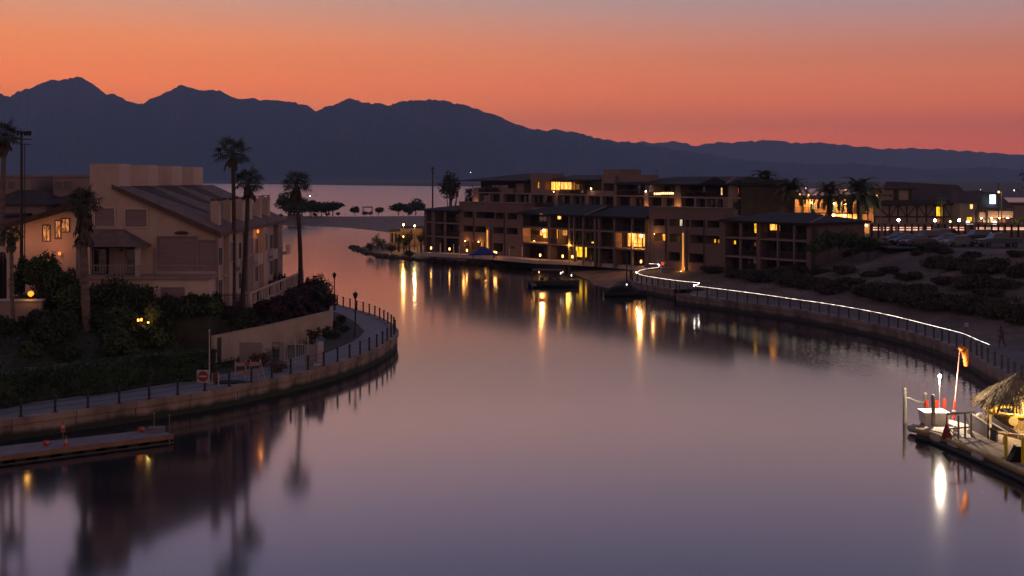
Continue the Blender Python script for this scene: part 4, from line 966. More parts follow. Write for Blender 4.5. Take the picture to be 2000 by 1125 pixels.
# floodlight mast
p = D(42, 440, 112); root = thing('floodlight_mast', 'tall dark mast with rows of switched off floodlights at the left', 'light mast', (p.x, 112, 2.9))
h_ = ZY(258, 112) - 2.9
raw(MB().tube([(0, 0, -.3), (0, 0, h_)], [.2, .12], 8), 'pole', M_black, root); raw(MB().tube([(.32, 0, -.3), (.32, 0, h_ - 1.1)], .05, 6), 'conduit', M_black, root)
raw(MB().box(-.35, -.06, h_ - .1, 1.0, .06, h_).box(-.35, -.06, h_ - .75, 1.0, .06, h_ - .65).box(.0, -.05, h_ - 1.25, .9, .05, h_ - 1.17), 'crossarm', M_black, root)
for x in (-.3, .05, .4, .65, .9):
    for dz in (-.25, -.02):
        mb = MB(); mb.lathe((x, -.15, h_ + dz), [(.05, -.12), (.15, 0), (.16, .1), (.06, .13)], 8); raw(mb, 'floodlight', M_black, root)

LEFT.append(root)
for o in LEFT: scale_about_camera(o)
# ================================================================ floating dock at lower left
p0, p1 = G(-240, 921, .45), G(338, 848, .45); b0_, b1_ = G(-240, 898, .45), G(306, 838, .45)
root = thing('floating_dock', 'long low floating dock with a wooden edge at the lower left', 'dock', ((p0.x + p1.x) / 2, (p0.y + p1.y) / 2, .45))
MB().hexa([(p0.x, p0.y, .30), (p1.x, p1.y, .30), (b1_.x, b1_.y, .30), (b0_.x, b0_.y, .30)], [(p0.x, p0.y, .45), (p1.x, p1.y, .45), (b1_.x, b1_.y, .45), (b0_.x, b0_.y, .45)]).build('deck', M_deck, root)
u = (p1 - p0); nrm = Vector((u.y, -u.x, 0)).normalized(); 
q0, q1 = p0 + nrm * .003, p1 + nrm * .003; q2, q3 = q1 + nrm * .09, q0 + nrm * .09
MB().hexa([(q.x, q.y, .2) for q in (q0, q1, q2, q3)], [(q.x, q.y, .47) for q in (q0, q1, q2, q3)]).build('edge_board', M_fasciaw, root)
q0, q1 = p0 + nrm * .15, p1 + nrm * .15; q2, q3 = q1 + nrm * .06, q0 + nrm * .06
MB().hexa([(q.x, q.y, -.02) for q in (q0, q1, q2, q3)], [(q.x, q.y, .05) for q in (q0, q1, q2, q3)]).build('rub_rail', mat('wet_wood', (.10, .08, .06), .7, .3, 2), root)
uu = u.normalized(); L = u.length; k = 0; s_ = 2.0
while s_ < L - .5:
    a = p0 + uu * s_; c = a - nrm * .7; MB().obox((c.x, c.y), (uu.x, uu.y), .3, .62, -.25, .298).build('float', M_float, root); s_ += 1.18; k += 1
def cone(p, label, fall=False, s=1.0, z=.45):
    root = thing('traffic_cone', label, 'traffic cone', (p.x, p.y, z), 'traffic cones on the floating dock')
    raw(MB().box(-.16 * s, -.16 * s, 0, .16 * s, .16 * s, .03), 'base', M_orange, root)
    m_ = MB(); m_.m(0).lathe((0, 0, .03), [(.115 * s, 0), (.085 * s, .2 * s)], 12); m_.m(1).lathe((0, 0, .03), [(.086 * s, .2 * s), (.058 * s, .38 * s)], 12); m_.m(0).lathe((0, 0, .03), [(.058 * s, .38 * s), (.02, .58 * s)], 12)
    raw(m_, 'cone_body', [M_orange, M_signw], root)
    if fall: root.rotation_euler = (0, 1.35, -.6); root.location.z = z + .15
    return root
cone(G(129, 873, .45), 'upright orange cone with a white band near the dock edge'); cone(G(89, 871, .45), 'toppled orange cone lying on the dock, left of the upright one', True)
cone(G(275, 844, .45), 'toppled orange cone beside the grey box near the dock end', True)
p = G(123, 858, .45); root = thing('marker_post', 'orange and white cone shaped marker on a post behind the upright cone', 'marker', (p.x, p.y, .45)); raw(MB().tube([(0, 0, 0), (0, 0, .55)], .025, 6), 'post', M_wood, root)
m_ = MB(); m_.m(0).lathe((0, 0, .4), [(.12, 0), (.11, .25)], 10); m_.m(1).lathe((0, 0, .4), [(.11, .25), (.07, .42)], 10); m_.m(0).lathe((0, 0, .4), [(.07, .42), (.02, .65)], 10); raw(m_, 'marker_body', [M_orange, M_signw], root)
p = G(306, 843, .45); root = thing('dock_box', 'low grey storage box at the end of the floating dock', 'box', (p.x, p.y, .45), None, .12); raw(MB().box(-.42, -.22, 0, .42, .22, .2), 'body', mat('grey_plastic', (.16, .15, .17), .7, .1, 2), root); raw(MB().box(-.44, -.24, .202, .44, .24, .27), 'lid', mat('grey_plastic'+'', (.16, .15, .17)), root)
for k, (px, yt, yb) in enumerate([(301, 808, 842), (331, 811, 852)]):
    p = G(px, yb, .45); h_ = ZY(yt, p.y) - .45; root = thing('mooring_pole', ['thin mooring pole behind the grey dock box', 'thin mooring pole at the very end of the floating dock'][k], 'pole', (p.x, p.y, .45), 'mooring poles of the floating dock'); raw(MB().tube([(0, 0, -1), (0, 0, h_)], .03, 6), 'shaft', M_wood, root); raw(MB().lathe((0, 0, h_), [(.035, 0), (.035, .05)], 6), 'cap', M_white, root)
# ================================================================ condominiums on the right bank
M_cond = mat('condo_stucco', (0.145, 0.10, 0.09), 0.9, 0.12, 0.3, 0.2, 8)
M_condu = mat('condo_stucco_upper', (0.19, 0.13, 0.112), 0.9, 0.12, 0.3, 0.2, 8)
M_condt = mat('condo_trim', (0.20, 0.15, 0.14), 0.85, 0.08, 0.5)
M_croof = mat('metal_roof', (0.013, 0.012, 0.015), 0.85, 0.2, 0.5, 0.3, 3, spec=0.3)
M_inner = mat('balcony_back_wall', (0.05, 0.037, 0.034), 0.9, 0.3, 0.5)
def E(n, c, s, v=.5, sc=1.4): return emis(n, c, s, v, sc)
E_or = E('window_orange', (1, .34, .05), 1.9, .75, 1.1); E_ye = E('window_yellow', (1, .50, .02), 1.4, .55, 1.6); E_pa = E('window_pale', (1, .62, .25), 1.0, .5, 1.5); E_dim = E('window_dim', (1, .30, .06), .30, .6, 1.2)
E_wh = E('window_white', (1, .8, .5), .55, .4); E_am = E('window_amber', (1, .36, .08), .7, .8, 2.0)
E_bulb = emis('bulb_warm', (1, .50, .16), 60); E_bulbw = emis('bulb_white', (1, .86, .6), 55); E_bol = emis('bollard_glow', (1, .38, .08), 9)
class Facade:
    def __init__(s, a, b, zb, root):     # a, b in plan; z base
        s.a, s.b, s.zb, s.root = Vector(a), Vector(b), zb, root; s.u = (s.b - s.a).normalized(); s.n = Vector((-s.u.y, s.u.x))   # n points away from the camera
        if s.n.y < 0: s.n = -s.n
        s.loc = Vector(root.location)
    def t(s, px):
        k = (px - CX) / F                     # x = k*y
        return (k * s.a.y - s.a.x) / (s.u.x - k * s.u.y)
    def dep(s, px): return s.a.y + s.u.y * s.t(px)
    def z(s, px, py): return ZY(py, s.dep(px))
    def box(s, mb, px0, px1, z0, z1, o0, o1):   # o: offset behind the facade plane (negative = towards the camera)
        t0, t1 = s.t(px0), s.t(px1); q = []
        for t_, o_ in ((t0, o0), (t1, o0), (t1, o1), (t0, o1)):
            p = s.a + s.u * t_ + s.n * o_; q.append((p.x, p.y))
        return mb.hexa([(x, y, z0) for x, y in q], [(x, y, z1) for x, y in q])
    def part(s, name, m, px0, px1, z0, z1, o0, o1, label=None, par=None):
        o = s.box(MB(), px0, px1, z0, z1, o0, o1).build(name, m, s.root if par is None else None)
        if par is not None: o.parent = par
        if label: o['label'] = label
        return o
    def win(s, px0, px1, py0, py1, m, off=0.0, mull=1, name='window', fm=None, lit=False):
        pm = (px0 + px1) / 2; z0, z1 = s.z(pm, py1), s.z(pm, py0); f = MB(); w = (px1 - px0); g = .5 * F / s.dep(pm) * .16
        s.box(f, px0 - g, px1 + g, z1, z1 + .09, off - .08, off - .003); s.box(f, px0 - g, px1 + g, z0 - .09, z0, off - .1, off - .003)
        s.box(f, px0 - g, px0, z0, z1, off - .08, off - .003); s.box(f, px1, px1 + g, z0, z1, off - .08, off - .003)
        for k in range(mull):
            xm = px0 + w * (k + 1) / (mull + 1); s.box(f, xm - g * .5, xm + g * .5, z0, z1, off - .06, off - .003)
        o = f.build(name, fm or M_fascia, s.root)
        s.part('pane', m, px0, px1, z0, z1, off - .03, off - .006, None, o); return o
    def pt(s, px, z, off):
        p = s.a + s.u * s.t(px) + s.n * off; return Vector((p.x, p.y, z))
def hip_roof(fc, px0, px1, ze, zr, out=.9, depth=11, inset=.28, m=None, name='roof', label=None, rpx0=None, rpx1=None, th=.25):
    t0, t1 = fc.t(px0), fc.t(px1); r0, r1 = fc.t(rpx0 if rpx0 is not None else px0 + (px1 - px0) * inset), fc.t(rpx1 if rpx1 is not None else px1 - (px1 - px0) * inset)
    P3 = lambda t_, o_, z_: (fc.a.x + fc.u.x * t_ + fc.n.x * o_, fc.a.y + fc.u.y * t_ + fc.n.y * o_, z_)
    mb = MB(); v = [P3(t0, -out, ze), P3(t1, -out, ze), P3(t1, depth, ze), P3(t0, depth, ze), P3(r0, depth * .42, zr), P3(r1, depth * .42, zr),
                    P3(t0, -out, ze - th), P3(t1, -out, ze - th), P3(t1, depth, ze - th), P3(t0, depth, ze - th)]
    mb.add(v, [(0, 1, 5, 4), (1, 2, 5), (2, 3, 4, 5), (3, 0, 4), (0, 1, 7, 6), (1, 2, 8, 7), (2, 3, 9, 8), (3, 0, 6, 9), (6, 7, 8, 9)])
    return mb.build(name, m or M_croof, fc.root)
def sconce(fc, px, py, off, power, col=(1, .42, .12), r=.13, m=None, lr=.15, name='wall_lamp'):
    pm = fc.pt(px, fc.z(px, py), off)
    o = MB().lathe(pm, [(r * .5, -r), (r, -r * .4), (r, r * .5), (r * .4, r)], 8).build(name, m or E_bulb, fc.root, True)
    q = pm + Vector((-fc.n.x, -fc.n.y, 0)) * .35
    if power: lamp_light(fc.root, q, power, col, lr)
    return o
# ------------------------------------------------------------ lower condominium
A0 = Vector((-16.5, 215.8)); B0 = Vector((39.7, 147.2)); ZB = 1.2
root = thing('condominium', 'long three storey stucco condominium nearest the water with lit balconies', 'building', ((A0.x + B0.x) / 2, (A0.y + B0.y) / 2, ZB))
L = Facade(A0, B0, ZB, root); DEP = 12.0
s1, s2, ev, tp = 4.3, 6.9, 9.2, 10.6
# core body behind the balconies
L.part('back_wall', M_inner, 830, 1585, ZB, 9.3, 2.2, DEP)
L.part('end_wall', M_cond, 1575, 1585, ZB, 9.25, .01, DEP - .01)
# solid stretches with punched windows: walls stand in front, made of piers and bands
def solid(px0, px1, rows, ztop, m=M_cond):
    # rows: list of (py0, py1, [(x0,x1)...]) openings
    pm = (px0 + px1) / 2; mb = MB(); zs = [ZB]; 
    bands = sorted([(L.z(pm, r[1]), L.z(pm, r[0]), r[2]) for r in rows]); z = ZB
    for z0, z1, ops in bands:
        if z0 > z + .01: L.box(mb, px0, px1, z, z0, 0, 2.19)
        x = px0
        for a, b in sorted(ops):
            if a > x: L.box(mb, x, a, z0, z1, 0, 2.19)
            x = b
        if x < px1: L.box(mb, x, px1, z0, z1, 0, 2.19)
        z = z1
    L.box(mb, px0, px1, z, ztop, 0, 2.19); return mb.build('wall', m, root)
solid(897, 1018, [(414.5, 427, [(905, 923), (929.5, 966), (968, 984), (991, 1010)]), (443, 455, [(904.5, 924.5), (926.5, 949), (964, 984), (989, 1011)]), (474, 491, [(907, 917), (921, 947), (963, 983)])], 10.75)
solid(1267, 1414, [(429, 443, [(1276, 1298), (1307, 1336), (1338, 1346), (1349, 1376), (1381, 1405)]), (458, 474, [(1275, 1300), (1308, 1327), (1348, 1374), (1376, 1405)]), (494, 512, [(1303, 1328), (1346, 1374)])], 10.75)
# parapets of the flat stretches
L.part('parapet', M_cond, 896, 1019, 10.753, 10.95, -.08, 2.3); L.part('parapet', M_cond, 1266, 1415, 10.753, 10.95, -.08, 2.3)
L.part('flat_roof', M_croof, 897, 1414, 9.31, 9.5, 2.2, DEP + .3)
# balcony stretches
for px0, px1 in ((830, 897), (1018, 1267), (1414, 1585)):
    for z in (s1, s2):
        L.part('balcony_slab', M_condt, px0, px1 - .2, z - .14, z + .1, -.25, 2.19)
    L.part('eave_beam', M_cond, px0, px1 - .2, ev - .25, ev + .1, -.15, 2.19)
cols = [(831, 836), (845, 852), (870, 871.5), (1019, 1024), (1072, 1077.5), (1113, 1115), (1122, 1124), (1140, 1142), (1162, 1166), (1171, 1173), (1200, 1204), (1235, 1237), (1262, 1268), (1414, 1419), (1447, 1449), (1480, 1488), (1520, 1522), (1552, 1554), (1578, 1585)]
for a, b in cols: L.part('column', M_condt if b - a < 3 else M_cond, a, b, ZB, ev - .253, -.32 if b - a < 3 else -.3, .1 if b - a < 3 else 1.2)
# railings
def rail(px0, px1, z, name='balcony_railing', m=None, solid_=False):
    mb = MB(); L.box(mb, px0, px1, z + .95, z + 1.0, -.22, -.18)
    n = max(3, int(abs(L.t(px1) - L.t(px0)) / .35))
    for k in range(n + 1):
        x = px0 + (px1 - px0) * k / n; w = .05 * (px1 - px0) / n; L.box(mb, x - w, x + w, z + .1, z + .95, -.215, -.185)
    return mb.build(name, m or M_black, root)
for z in (s1, s2):
    for a, b in ((836, 845), (852, 897), (1024, 1072), (1078, 1113), (1124, 1162), (1173, 1200), (1204, 1262), (1419, 1447), (1449, 1480), (1488, 1520), (1522, 1578)): rail(a, b, z)
for px0, px1, z in ((930, 966, s2), (1349, 1376, s2), (904, 949, s1)): pass
# windows behind the balconies and in the flat stretches (dark unless lit)
OFF = 2.2
def W(px0, px1, py0, py1, m=M_glass, mull=1, off=OFF - .003, name='window', fm=None): return L.win(px0, px1, py0, py1, m, off, mull, name, fm)
for a, b in ((905, 923), (930, 965), (968, 983), (992, 1009)): W(a, b, 415, 427)
for a, b in ((905, 924), (927, 948), (990, 1010)): W(a, b, 443, 455)
W(970, 982, 444, 454, E_dim); W(907, 917, 473, 489, E_am); W(921, 926, 474, 482, E_am); W(930, 946, 474, 484, E_ye, 3); W(963, 983, 475, 490, M_dark)
for a, b, c, d in ((853, 868, 420, 434), (872, 893, 420, 434), (853, 868, 443, 459), (873, 893, 443, 459), (836, 843, 443, 459), (855, 872, 470, 488), (875, 893, 470, 488), (1030, 1045, 423, 443), (1080, 1096, 423, 445), (1100, 1112, 423, 445), (1126, 1139, 425, 447), (1144, 1160, 425, 447), (1176, 1197, 427, 448),
                   (1208, 1232, 428, 452), (1240, 1260, 428, 452), (1090, 1110, 455, 472), (1126, 1160, 456, 476), (1176, 1197, 458, 478), (1030, 1060, 482, 500), (1145, 1166, 486, 508), (1170, 1178, 488, 508), (1182, 1198, 488, 508), (1208, 1232, 492, 512), (1240, 1262, 492, 512),
                   (1423, 1444, 438, 455), (1500, 1518, 440, 458), (1524, 1550, 442, 460), (1422, 1446, 473, 492), (1452, 1478, 473, 492), (1492, 1518, 475, 492), (1524, 1550, 476, 494), (1422, 1446, 504, 518), (1452, 1478, 504, 518)): W(a, b, c, d)
for a, b in ((1277, 1298), (1349, 1374), (1382, 1404)): W(a, b, 430, 443)
W(1308.5, 1313.5, 429.5, 442, E_wh, 0); W(1319, 1322, 430, 443, E_wh, 0); W(1325.5, 1328, 431, 443, E_wh, 0)
W(1275, 1291, 458.5, 475.5, E_or, 2); W(1308, 1326, 462.5, 474, E_pa, 2); W(1360, 1364, 464.5, 480, E_ye, 0); W(1376, 1379, 468, 475, E_ye, 0); W(1383, 1387, 469, 476, E_dim, 0)
W(1304, 1327, 495, 512, M_dark); W(1347, 1373, 497, 514, M_dark)
# lit flats
W(1016.5, 1035, 450, 459, M_glass, 0); W(1036, 1041, 450.5, 460, E_or, 0); W(1042.5, 1070, 448, 466, E_or, 2); W(1070, 1077, 416.5, 428.5, E_or, 0)
W(1080, 1089, 450.5, 460.5, E_am, 1); W(1104, 1127, 480, 503, E_ye, 2, name='door'); 
W(1207, 1234, 456, 482.5, E_or, 2); W(1237, 1266, 457, 483, E_or, 3)
W(1454, 1474, 436, 456, E_ye, 1); W(1484.5, 1504, 438.5, 450.5, E_or, 1); W(1563.5, 1572.5, 441, 464, E_wh, 1); W(1414.5, 1418, 471, 478, E_ye, 0); W(1454, 1468, 475, 482, E_dim, 3)
sconce(L, 1057, 450.5, .5, 800, (1, .40, .10), .17); sconce(L, 1063.5, 417.7, -.5, 130, (1, .36, .10), .12)
sconce(L, 1247.5, 461, .5, 800, (1, .45, .12), .17); sconce(L, 1040, 470, .4, 40, (1, .45, .1), .05); sconce(L, 1115, 478, -.2, 160, (1, .5, .06), .04, E_bulb, .3)
sconce(L, 1283, 456.8, -.5, 60, (1, .45, .15), .04); sconce(L, 912, 471, -.4, 55, (1, .36, .08), .05); sconce(L, 938, 472, -.4, 55, (1, .4, .06), .05)
# lit columns of light on the pilasters
for px, py0, py1 in ((955.3, 449, 494), (1337.5, 455, 516)):
    L.part('pilaster', M_condt, px - 3.6, px + 3.6, ZB, L.z(px, py0) + .6, -.35, -.003)
    p = L.pt(px, ZB + .45, -.8); MB().lathe(p, [(.1, -.2), (.12, 0), (.08, .05)], 8).build('uplight', emis('bulb_soft', (1, .45, .10), 12), root); lamp_light(root, p + Vector((0, 0, .35)), 55, (1, .42, .08), .05)
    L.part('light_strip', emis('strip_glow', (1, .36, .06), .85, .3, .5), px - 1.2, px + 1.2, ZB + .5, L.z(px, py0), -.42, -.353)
# hip roofs and rain leaders
hip_roof(L, 822, 899, ev + .1, 10.6, .9, 11, .3, rpx0=905, rpx1=940)
hip_roof(L, 1016, 1158, ev + .1, 10.8, .9, 11, .3, rpx0=1062, rpx1=1150)
hip_roof(L, 1158.5, 1268, ev + .1, 10.8, .9, 11, .3, rpx0=1166, rpx1=1250)
hip_roof(L, 1410, 1592, ev + .1, 10.4, 1.0, DEP + .8, .3, rpx0=1462, rpx1=1535)
for px in (925.2, 985, 1154.5, 1300.5, 1375):
    L.part('drain_pipe', M_black, px - .6, px + .6, ZB + .3, ev, -.12, -.02)
p0_ = L.pt(1158.2, 10.7, 3.0); p1_ = L.pt(1152, ev + .1, -1.0); MB().tube([p1_, p0_], .13, 5).build('valley_flashing', M_condt, root)
p0_ = L.pt(1580, 10.3, 4); p1_ = L.pt(1592, ev + .2, -.9); MB().tube([p1_, p0_], .13, 5).build('valley_flashing', M_condt, root)
# end wall window lit
M_hang = mat('hanging_foil', (.45, .5, .6), .4, .4, 6)
for k, px in enumerate((1056.5, 1060, 1064.5, 1067)):
    MB().lathe(L.pt(px, L.z(px, 427), -.1), [(.04, .45), (.18, .2), (.2, -.1), (.1, -.45)], 6).build('hanging_plant', M_hang, root)
# ------------------------------------------------------------ upper condominium
UA = Vector((XP(905, 285), 285)); UB = Vector((XP(1424, 196), 196)); UZ = 2.0
root = thing('condominium', 'upper stucco condominium rising behind, dark hip roofs, penthouse lit orange', 'building', ((UA.x + UB.x) / 2, (UA.y + UB.y) / 2, UZ))
U = Facade(UA, UB, UZ, root)
zt, zs, ztop = 15.05, 11.75, 15.8
def UP(name, m, px0, px1, py0, py1, o0, o1): pm = (px0 + px1) / 2; return U.part(name, m, px0, px1, U.z(pm, py1), U.z(pm, py0), o0, o1)
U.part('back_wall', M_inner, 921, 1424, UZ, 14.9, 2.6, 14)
def UW(px0, px1, py0, py1, m=M_glass, mull=1, off=2.597): return U.win(px0, px1, py0, py1, m, off, mull)
# floor slab line and openings below
for a, b in ((921, 1424),): U.part('balcony_slab', M_condt, a, b, zs - .18, zs + .12, -.2, 2.59); U.part('lower_band', M_condu, a, b, UZ, zs - 3.0, -.05, 2.59)
for a, b in ((926, 937), (978, 985), (1036, 1039), (1085, 1091), (1145, 1151), (1174, 1178), (1200, 1206), (1234, 1236), (1260, 1269), (1294, 1295.5), (1319, 1333), (1358, 1361), (1380, 1381.5), (1400, 1402), (957, 959), (1010, 1011), (1118, 1119), (1414, 1424)):
    U.part('column', M_condu if b - a > 4 else M_condt, a, b, UZ, zs - .183, -.25, .8)
# upper storey walls (solid stretches)
for a, b, y0, y1 in ((979, 1002, 368, 379), (1002, 1017, 358, 379), (1037, 1042, 340, 381), (1053, 1064, 340, 381), (1042, 1053, 369, 381), (1042, 1053, 340, 355.5), (1064, 1092, 371, 383), (1146, 1175, 372, 384), (1175, 1200, 341, 358), (1175, 1200, 373, 384),
                     (1175, 1178, 358, 373), (1199, 1204, 358, 384), (1268, 1276, 361, 376), (1319, 1329, 361, 376)):
    UP('wall', M_condu, a, b, y0, y1, 0 if (a, b) != (1002, 1017) else .8, 2.59)
UP('wall', M_condu, 926, 937, 366, 378, -.3, 1.5); UP('wall', M_condu, 1260, 1269, 375, 389, -.33, 1.2); UP('wall', M_condu, 1319, 1333, 376, 389, -.33, 1.2)
UP('parapet', M_condu, 1036, 1078, 339, 355, -.02, 3); UP('parapet', M_condu, 1200, 1262, 341.5, 356, .8, 3)
UP('stair_tower', M_condu, 1157, 1188, 330.5, 372, 2.61, 8)
for a, b, c, d in ((926, 955, 382, 394), (960, 976, 382, 394), (988, 1008, 382, 396), (1013, 1033, 382, 396), (1042, 1083, 383, 397), (1093, 1116, 384, 399), (1121, 1143, 384, 400), (1152, 1172, 386, 401), (1179, 1198, 387, 401), (1208, 1232, 388, 403), (1238, 1258, 388, 403), (1271, 1292, 390, 405),
                   (1298, 1317, 390, 405), (1336, 1356, 391, 407), (1364, 1380, 391, 407), (1182, 1198, 360, 372), (1208, 1230, 361, 378), (1238, 1258, 362, 380), (1278, 1288, 364, 378), (1336, 1356, 365, 382), (942, 974, 362, 374), (1094, 1130, 360, 378), (1022, 1034, 362, 378)): UW(a, b, c, d)
UW(1041, 1052, 356, 368, E_am, 1, 1.2); UW(1065, 1082, 355.5, 371, E_or, 1, 1.6); UW(1083, 1104, 356, 370, E('window_bright', (1, .42, .09), 1.5, .5, 1.0), 2, 1.6); UW(1105, 1111, 357, 371, E_dim, 1, 1.6)
UW(1386, 1389, 367, 381, E_pa, 0); UW(1407, 1413, 365, 382, E_pa, 1); 
for k in range(11):
    px = 1281 + k * 3.6; o = MB().lathe(U.pt(px, U.z(px, 378.2 - (k > 3) * .8), -.3), [(.05, -.22), (.09, -.1), (.09, .1), (.04, .2)], 6).build('string_light', emis('string_glow', (1, .55, .22), 5), root)
MB().tube([U.pt(1279, U.z(1279, 376.5), -.3), U.pt(1318, U.z(1318, 375.5), -.3)], .03, 4).build('string_cable', M_black, root)
for a, b in ((937, 978), (1092, 1145), (1204, 1260), (1333, 1400)):
    mb = MB(); U.box(mb, a, b, zs + 1.05, zs + 1.1, -.15, -.1); n = int(abs(U.t(b) - U.t(a)) / .5)
    for k in range(n + 1): x = a + (b - a) * k / n; U.box(mb, x - .05, x + .05, zs + .12, zs + 1.05, -.14, -.11)
    mb.build('balcony_railing', M_black, root)
hip_roof(U, 903, 1036, 14.75, 16.35, 1.1, 13, .3, rpx0=990, rpx1=1036)
hip_roof(U, 1078, 1175, 14.9, 15.9, .6, 13, .3, rpx0=1080, rpx1=1170)
hip_roof(U, 1205, 1428, 14.15, 15.5, 1.0, 14.5, .3, rpx0=1275, rpx1=1410)
sconce(U, 1156.5, 368.5, -.3, 30, (1, .6, .25), .09); sconce(U, 1264.5, 373.5, -.4, 8, (1, .8, .5), .09, E_bulbw)
for px, py, pw in ((931.5, 397, 60), (1264.5, 407, 85), (1326, 407, 110), (1090, 374, 25)):
    q = U.pt(px, U.z(px, py), -1.1); MB().lathe(q, [(.08, -.15), (.1, 0), (.05, .05)], 8).build('uplight', emis('bulb_soft', (1, .45, .10), 12), root); lamp_light(root, q + Vector((0, 0, .3)), pw, (1, .42, .10), .1)
UE = Facade(UB, Vector((XP(1512, 205), 205)), UZ, root)
UE.part('end_wall', M_condu, 1424.5, 1512, UZ, 14.2, 0, .3)
UE.win(1441, 1447, 367, 378, E('window_red', (1, .10, .05), .5), -.003, 0); UE.win(1501, 1507, 365, 377, E('window_faint', (.8, .5, .3), .12), -.003, 1); UE.win(1502, 1507, 395, 407, E('window_red2', (1, .2, .1), .16), -.003, 0); UE.win(1432, 1440, 395, 408, M_glass, -.003, 1)
def eroof():
    P3 = lambda px, z, o: (lambda p: (p.x, p.y, z))(UE.a + UE.u * UE.t(px) + UE.n * o)
    mb = MB(); v = [P3(1420, 14.2, -.8), P3(1520, 13.6, -.8), P3(1520, 13.6, 6), P3(1420, 14.2, 6), P3(1424, 15.4, 3), P3(1500, 14.0, 3)]; mb.add(v, [(0, 1, 5, 4), (1, 2, 5), (2, 3, 4, 5), (3, 0, 4), (0, 3, 2, 1)]); mb.build('end_roof', M_croof, root)
eroof()
MB().tube([U.pt(1424, 15.5, 1.5), U.pt(1427, 14.3, -1.0)], .14, 5).build('valley_flashing', M_condt, root)
for px in (1139.5, 1242): q = U.pt(px, 16.1, 5); MB().tube([q, q + Vector((0, 0, .8))], .06, 5).build('vent_pipe', M_black, root)
# ------------------------------------------------------------ terrace in front: path lights, columns, umbrella, people-free furniture
bl = [(842, 487), (878, 489), (912, 492), (966, 496), (969, 497), (1055, 502), (1099, 504), (1118, 505), (1161, 508), (1252, 515)]
bll = ['glowing path bollard nearest the lit lamps at the point', 'glowing path bollard under the left balconies', 'glowing path bollard before the lit ground floor flat', 'left one of two close bollards right of the blue canopy', 'right one of two close bollards right of the blue canopy', 'glowing path bollard below the brightest orange balcony',
       'glowing path bollard left of the yellow doorway', 'glowing path bollard in front of the yellow doorway', 'glowing path bollard before the dark umbrella bay', 'glowing path bollard behind the start of the light line']
for k, (px, py) in enumerate(bl):
    q = G(px, py + 5.5, 1.75); root = thing('path_light', bll[k], 'path light', q, 'glowing path bollards')
    raw(MB().tube([(0, 0, -.3), (0, 0, .55)], [.07, .07], 8), 'post', M_black, root); raw(MB().lathe((0, 0, .55), [(.07, 0), (.12, .03), (.12, .38), (.07, .42)], 8), 'lens', E_bol, root); raw(MB().lathe((0, 0, .975), [(.13, 0), (.13, .04), (.03, .1)], 8), 'cap', M_black, root)
    lamp_light(root, (0, -.3, .7), 16, (1, .40, .10), .08, True)
# promenade strip and low sea wall by the condos
pw = [G(a, b, 1.74).xy for a, b in [(820, 493.5), (905, 498), (960, 501), (1040, 508), (1120, 511), (1180, 515), (1225, 519), (1262, 524)]]
mb = MB(); r1 = offset_line(pw, 0); r2 = offset_line(pw, 3.2); loft(mb, [lift(offset_line(pw, -.25), 1.2), lift(r1, 1.76), lift(r2, 1.76)]); struct(mb, 'walkway', mat('walkway_concrete', (.34, .27, .25), .85, .1, .6))
# umbrella / canopy blue
q = G(944, 506, 1.7); root = thing('canopy', 'dark blue peaked canopy tent on the sand before the lit flat', 'canopy', q)
M_blue = mat('blue_canvas', (.02, .035, .20), .8, .1, 1)
mb = MB(); r = 1.75; mb.add([(-r, -r, 1.0), (r, -r, 1.0), (r, r, 1.0), (-r, r, 1.0), (-.3, -.3, 2.1), (.3, -.3, 2.1), (.3, .3, 2.1), (-.3, .3, 2.1), (-r - .8, -r, .72), (r + .8, -r, .72), (r + .8, r, .72), (-r - .8, r, .72)], [(0, 1, 5, 4), (1, 2, 6, 5), (2, 3, 7, 6), (3, 0, 4, 7), (4, 5, 6, 7), (8, 9, 1, 0), (9, 10, 2, 1), (10, 11, 3, 2), (11, 8, 0, 3)]); raw(mb, 'cover', M_blue, root)
for x, y in ((-1.7, -1.7), (1.7, -1.7), (1.7, 1.7), (-1.7, 1.7)): raw(MB().tube([(x, y, -.1), (x, y, 1.0)], .04, 6), 'leg', M_black, root)
def umbrella(q, r, h, label, m, grp):
    root = thing('umbrella', label, 'umbrella', q, grp); raw(MB().tube([(0, 0, -.2), (0, 0, h)], .04, 6), 'pole', M_black, root)
    raw(MB().lathe((0, 0, h - .75), [(r, 0), (r * .97, .06), (r * .5, .45), (.04, .75)], 8), 'cover', m, root); return root
umbrella(G(1165, 512, 1.75), 1.5, 2.6, 'dark patio umbrella before the arched ground floor bay', M_dark, 'patio umbrellas'); umbrella(G(1012, 500, 1.75), 1.6, 2.2, 'low dark patio umbrella right of the blue canopy', M_black, 'patio umbrellas')
M_pal = mat('pale_post', (.5, .45, .42), .7, .1, 2)
pcs = [(897, 497), (983.5, 495), (995, 496), (1020, 499), (1042, 497), (1090, 501), (886, 492), (860, 491), (1126, 507), (1142, 507)]
pll = ['pale garden post left of the lit ground floor flat', 'left of two thin pale posts before the dark doorway', 'right of two thin pale posts before the dark doorway', 'curved pale post right of the low umbrella', 'pale post below the brightest orange balcony', 'short pale post lit orange left of the yellow doorway', 'pale post under the left balconies', 'leftmost pale post on the point terrace', 'pale post just right of the yellow doorway', 'pale post beside the dark umbrella bay']
for k, (px, py) in enumerate(pcs):
    q = G(px, py + 4, 1.75); root = thing('garden_post', pll[k], 'post', q, 'pale posts on the condominium terrace'); raw(MB().tube([(0, 0, -.2), (0, 0, 1.7)], [.09, .08], 8), 'shaft', M_pal, root); raw(MB().lathe((0, 0, 1.7), [(.11, 0), (.11, .08)], 8), 'cap', M_pal, root)
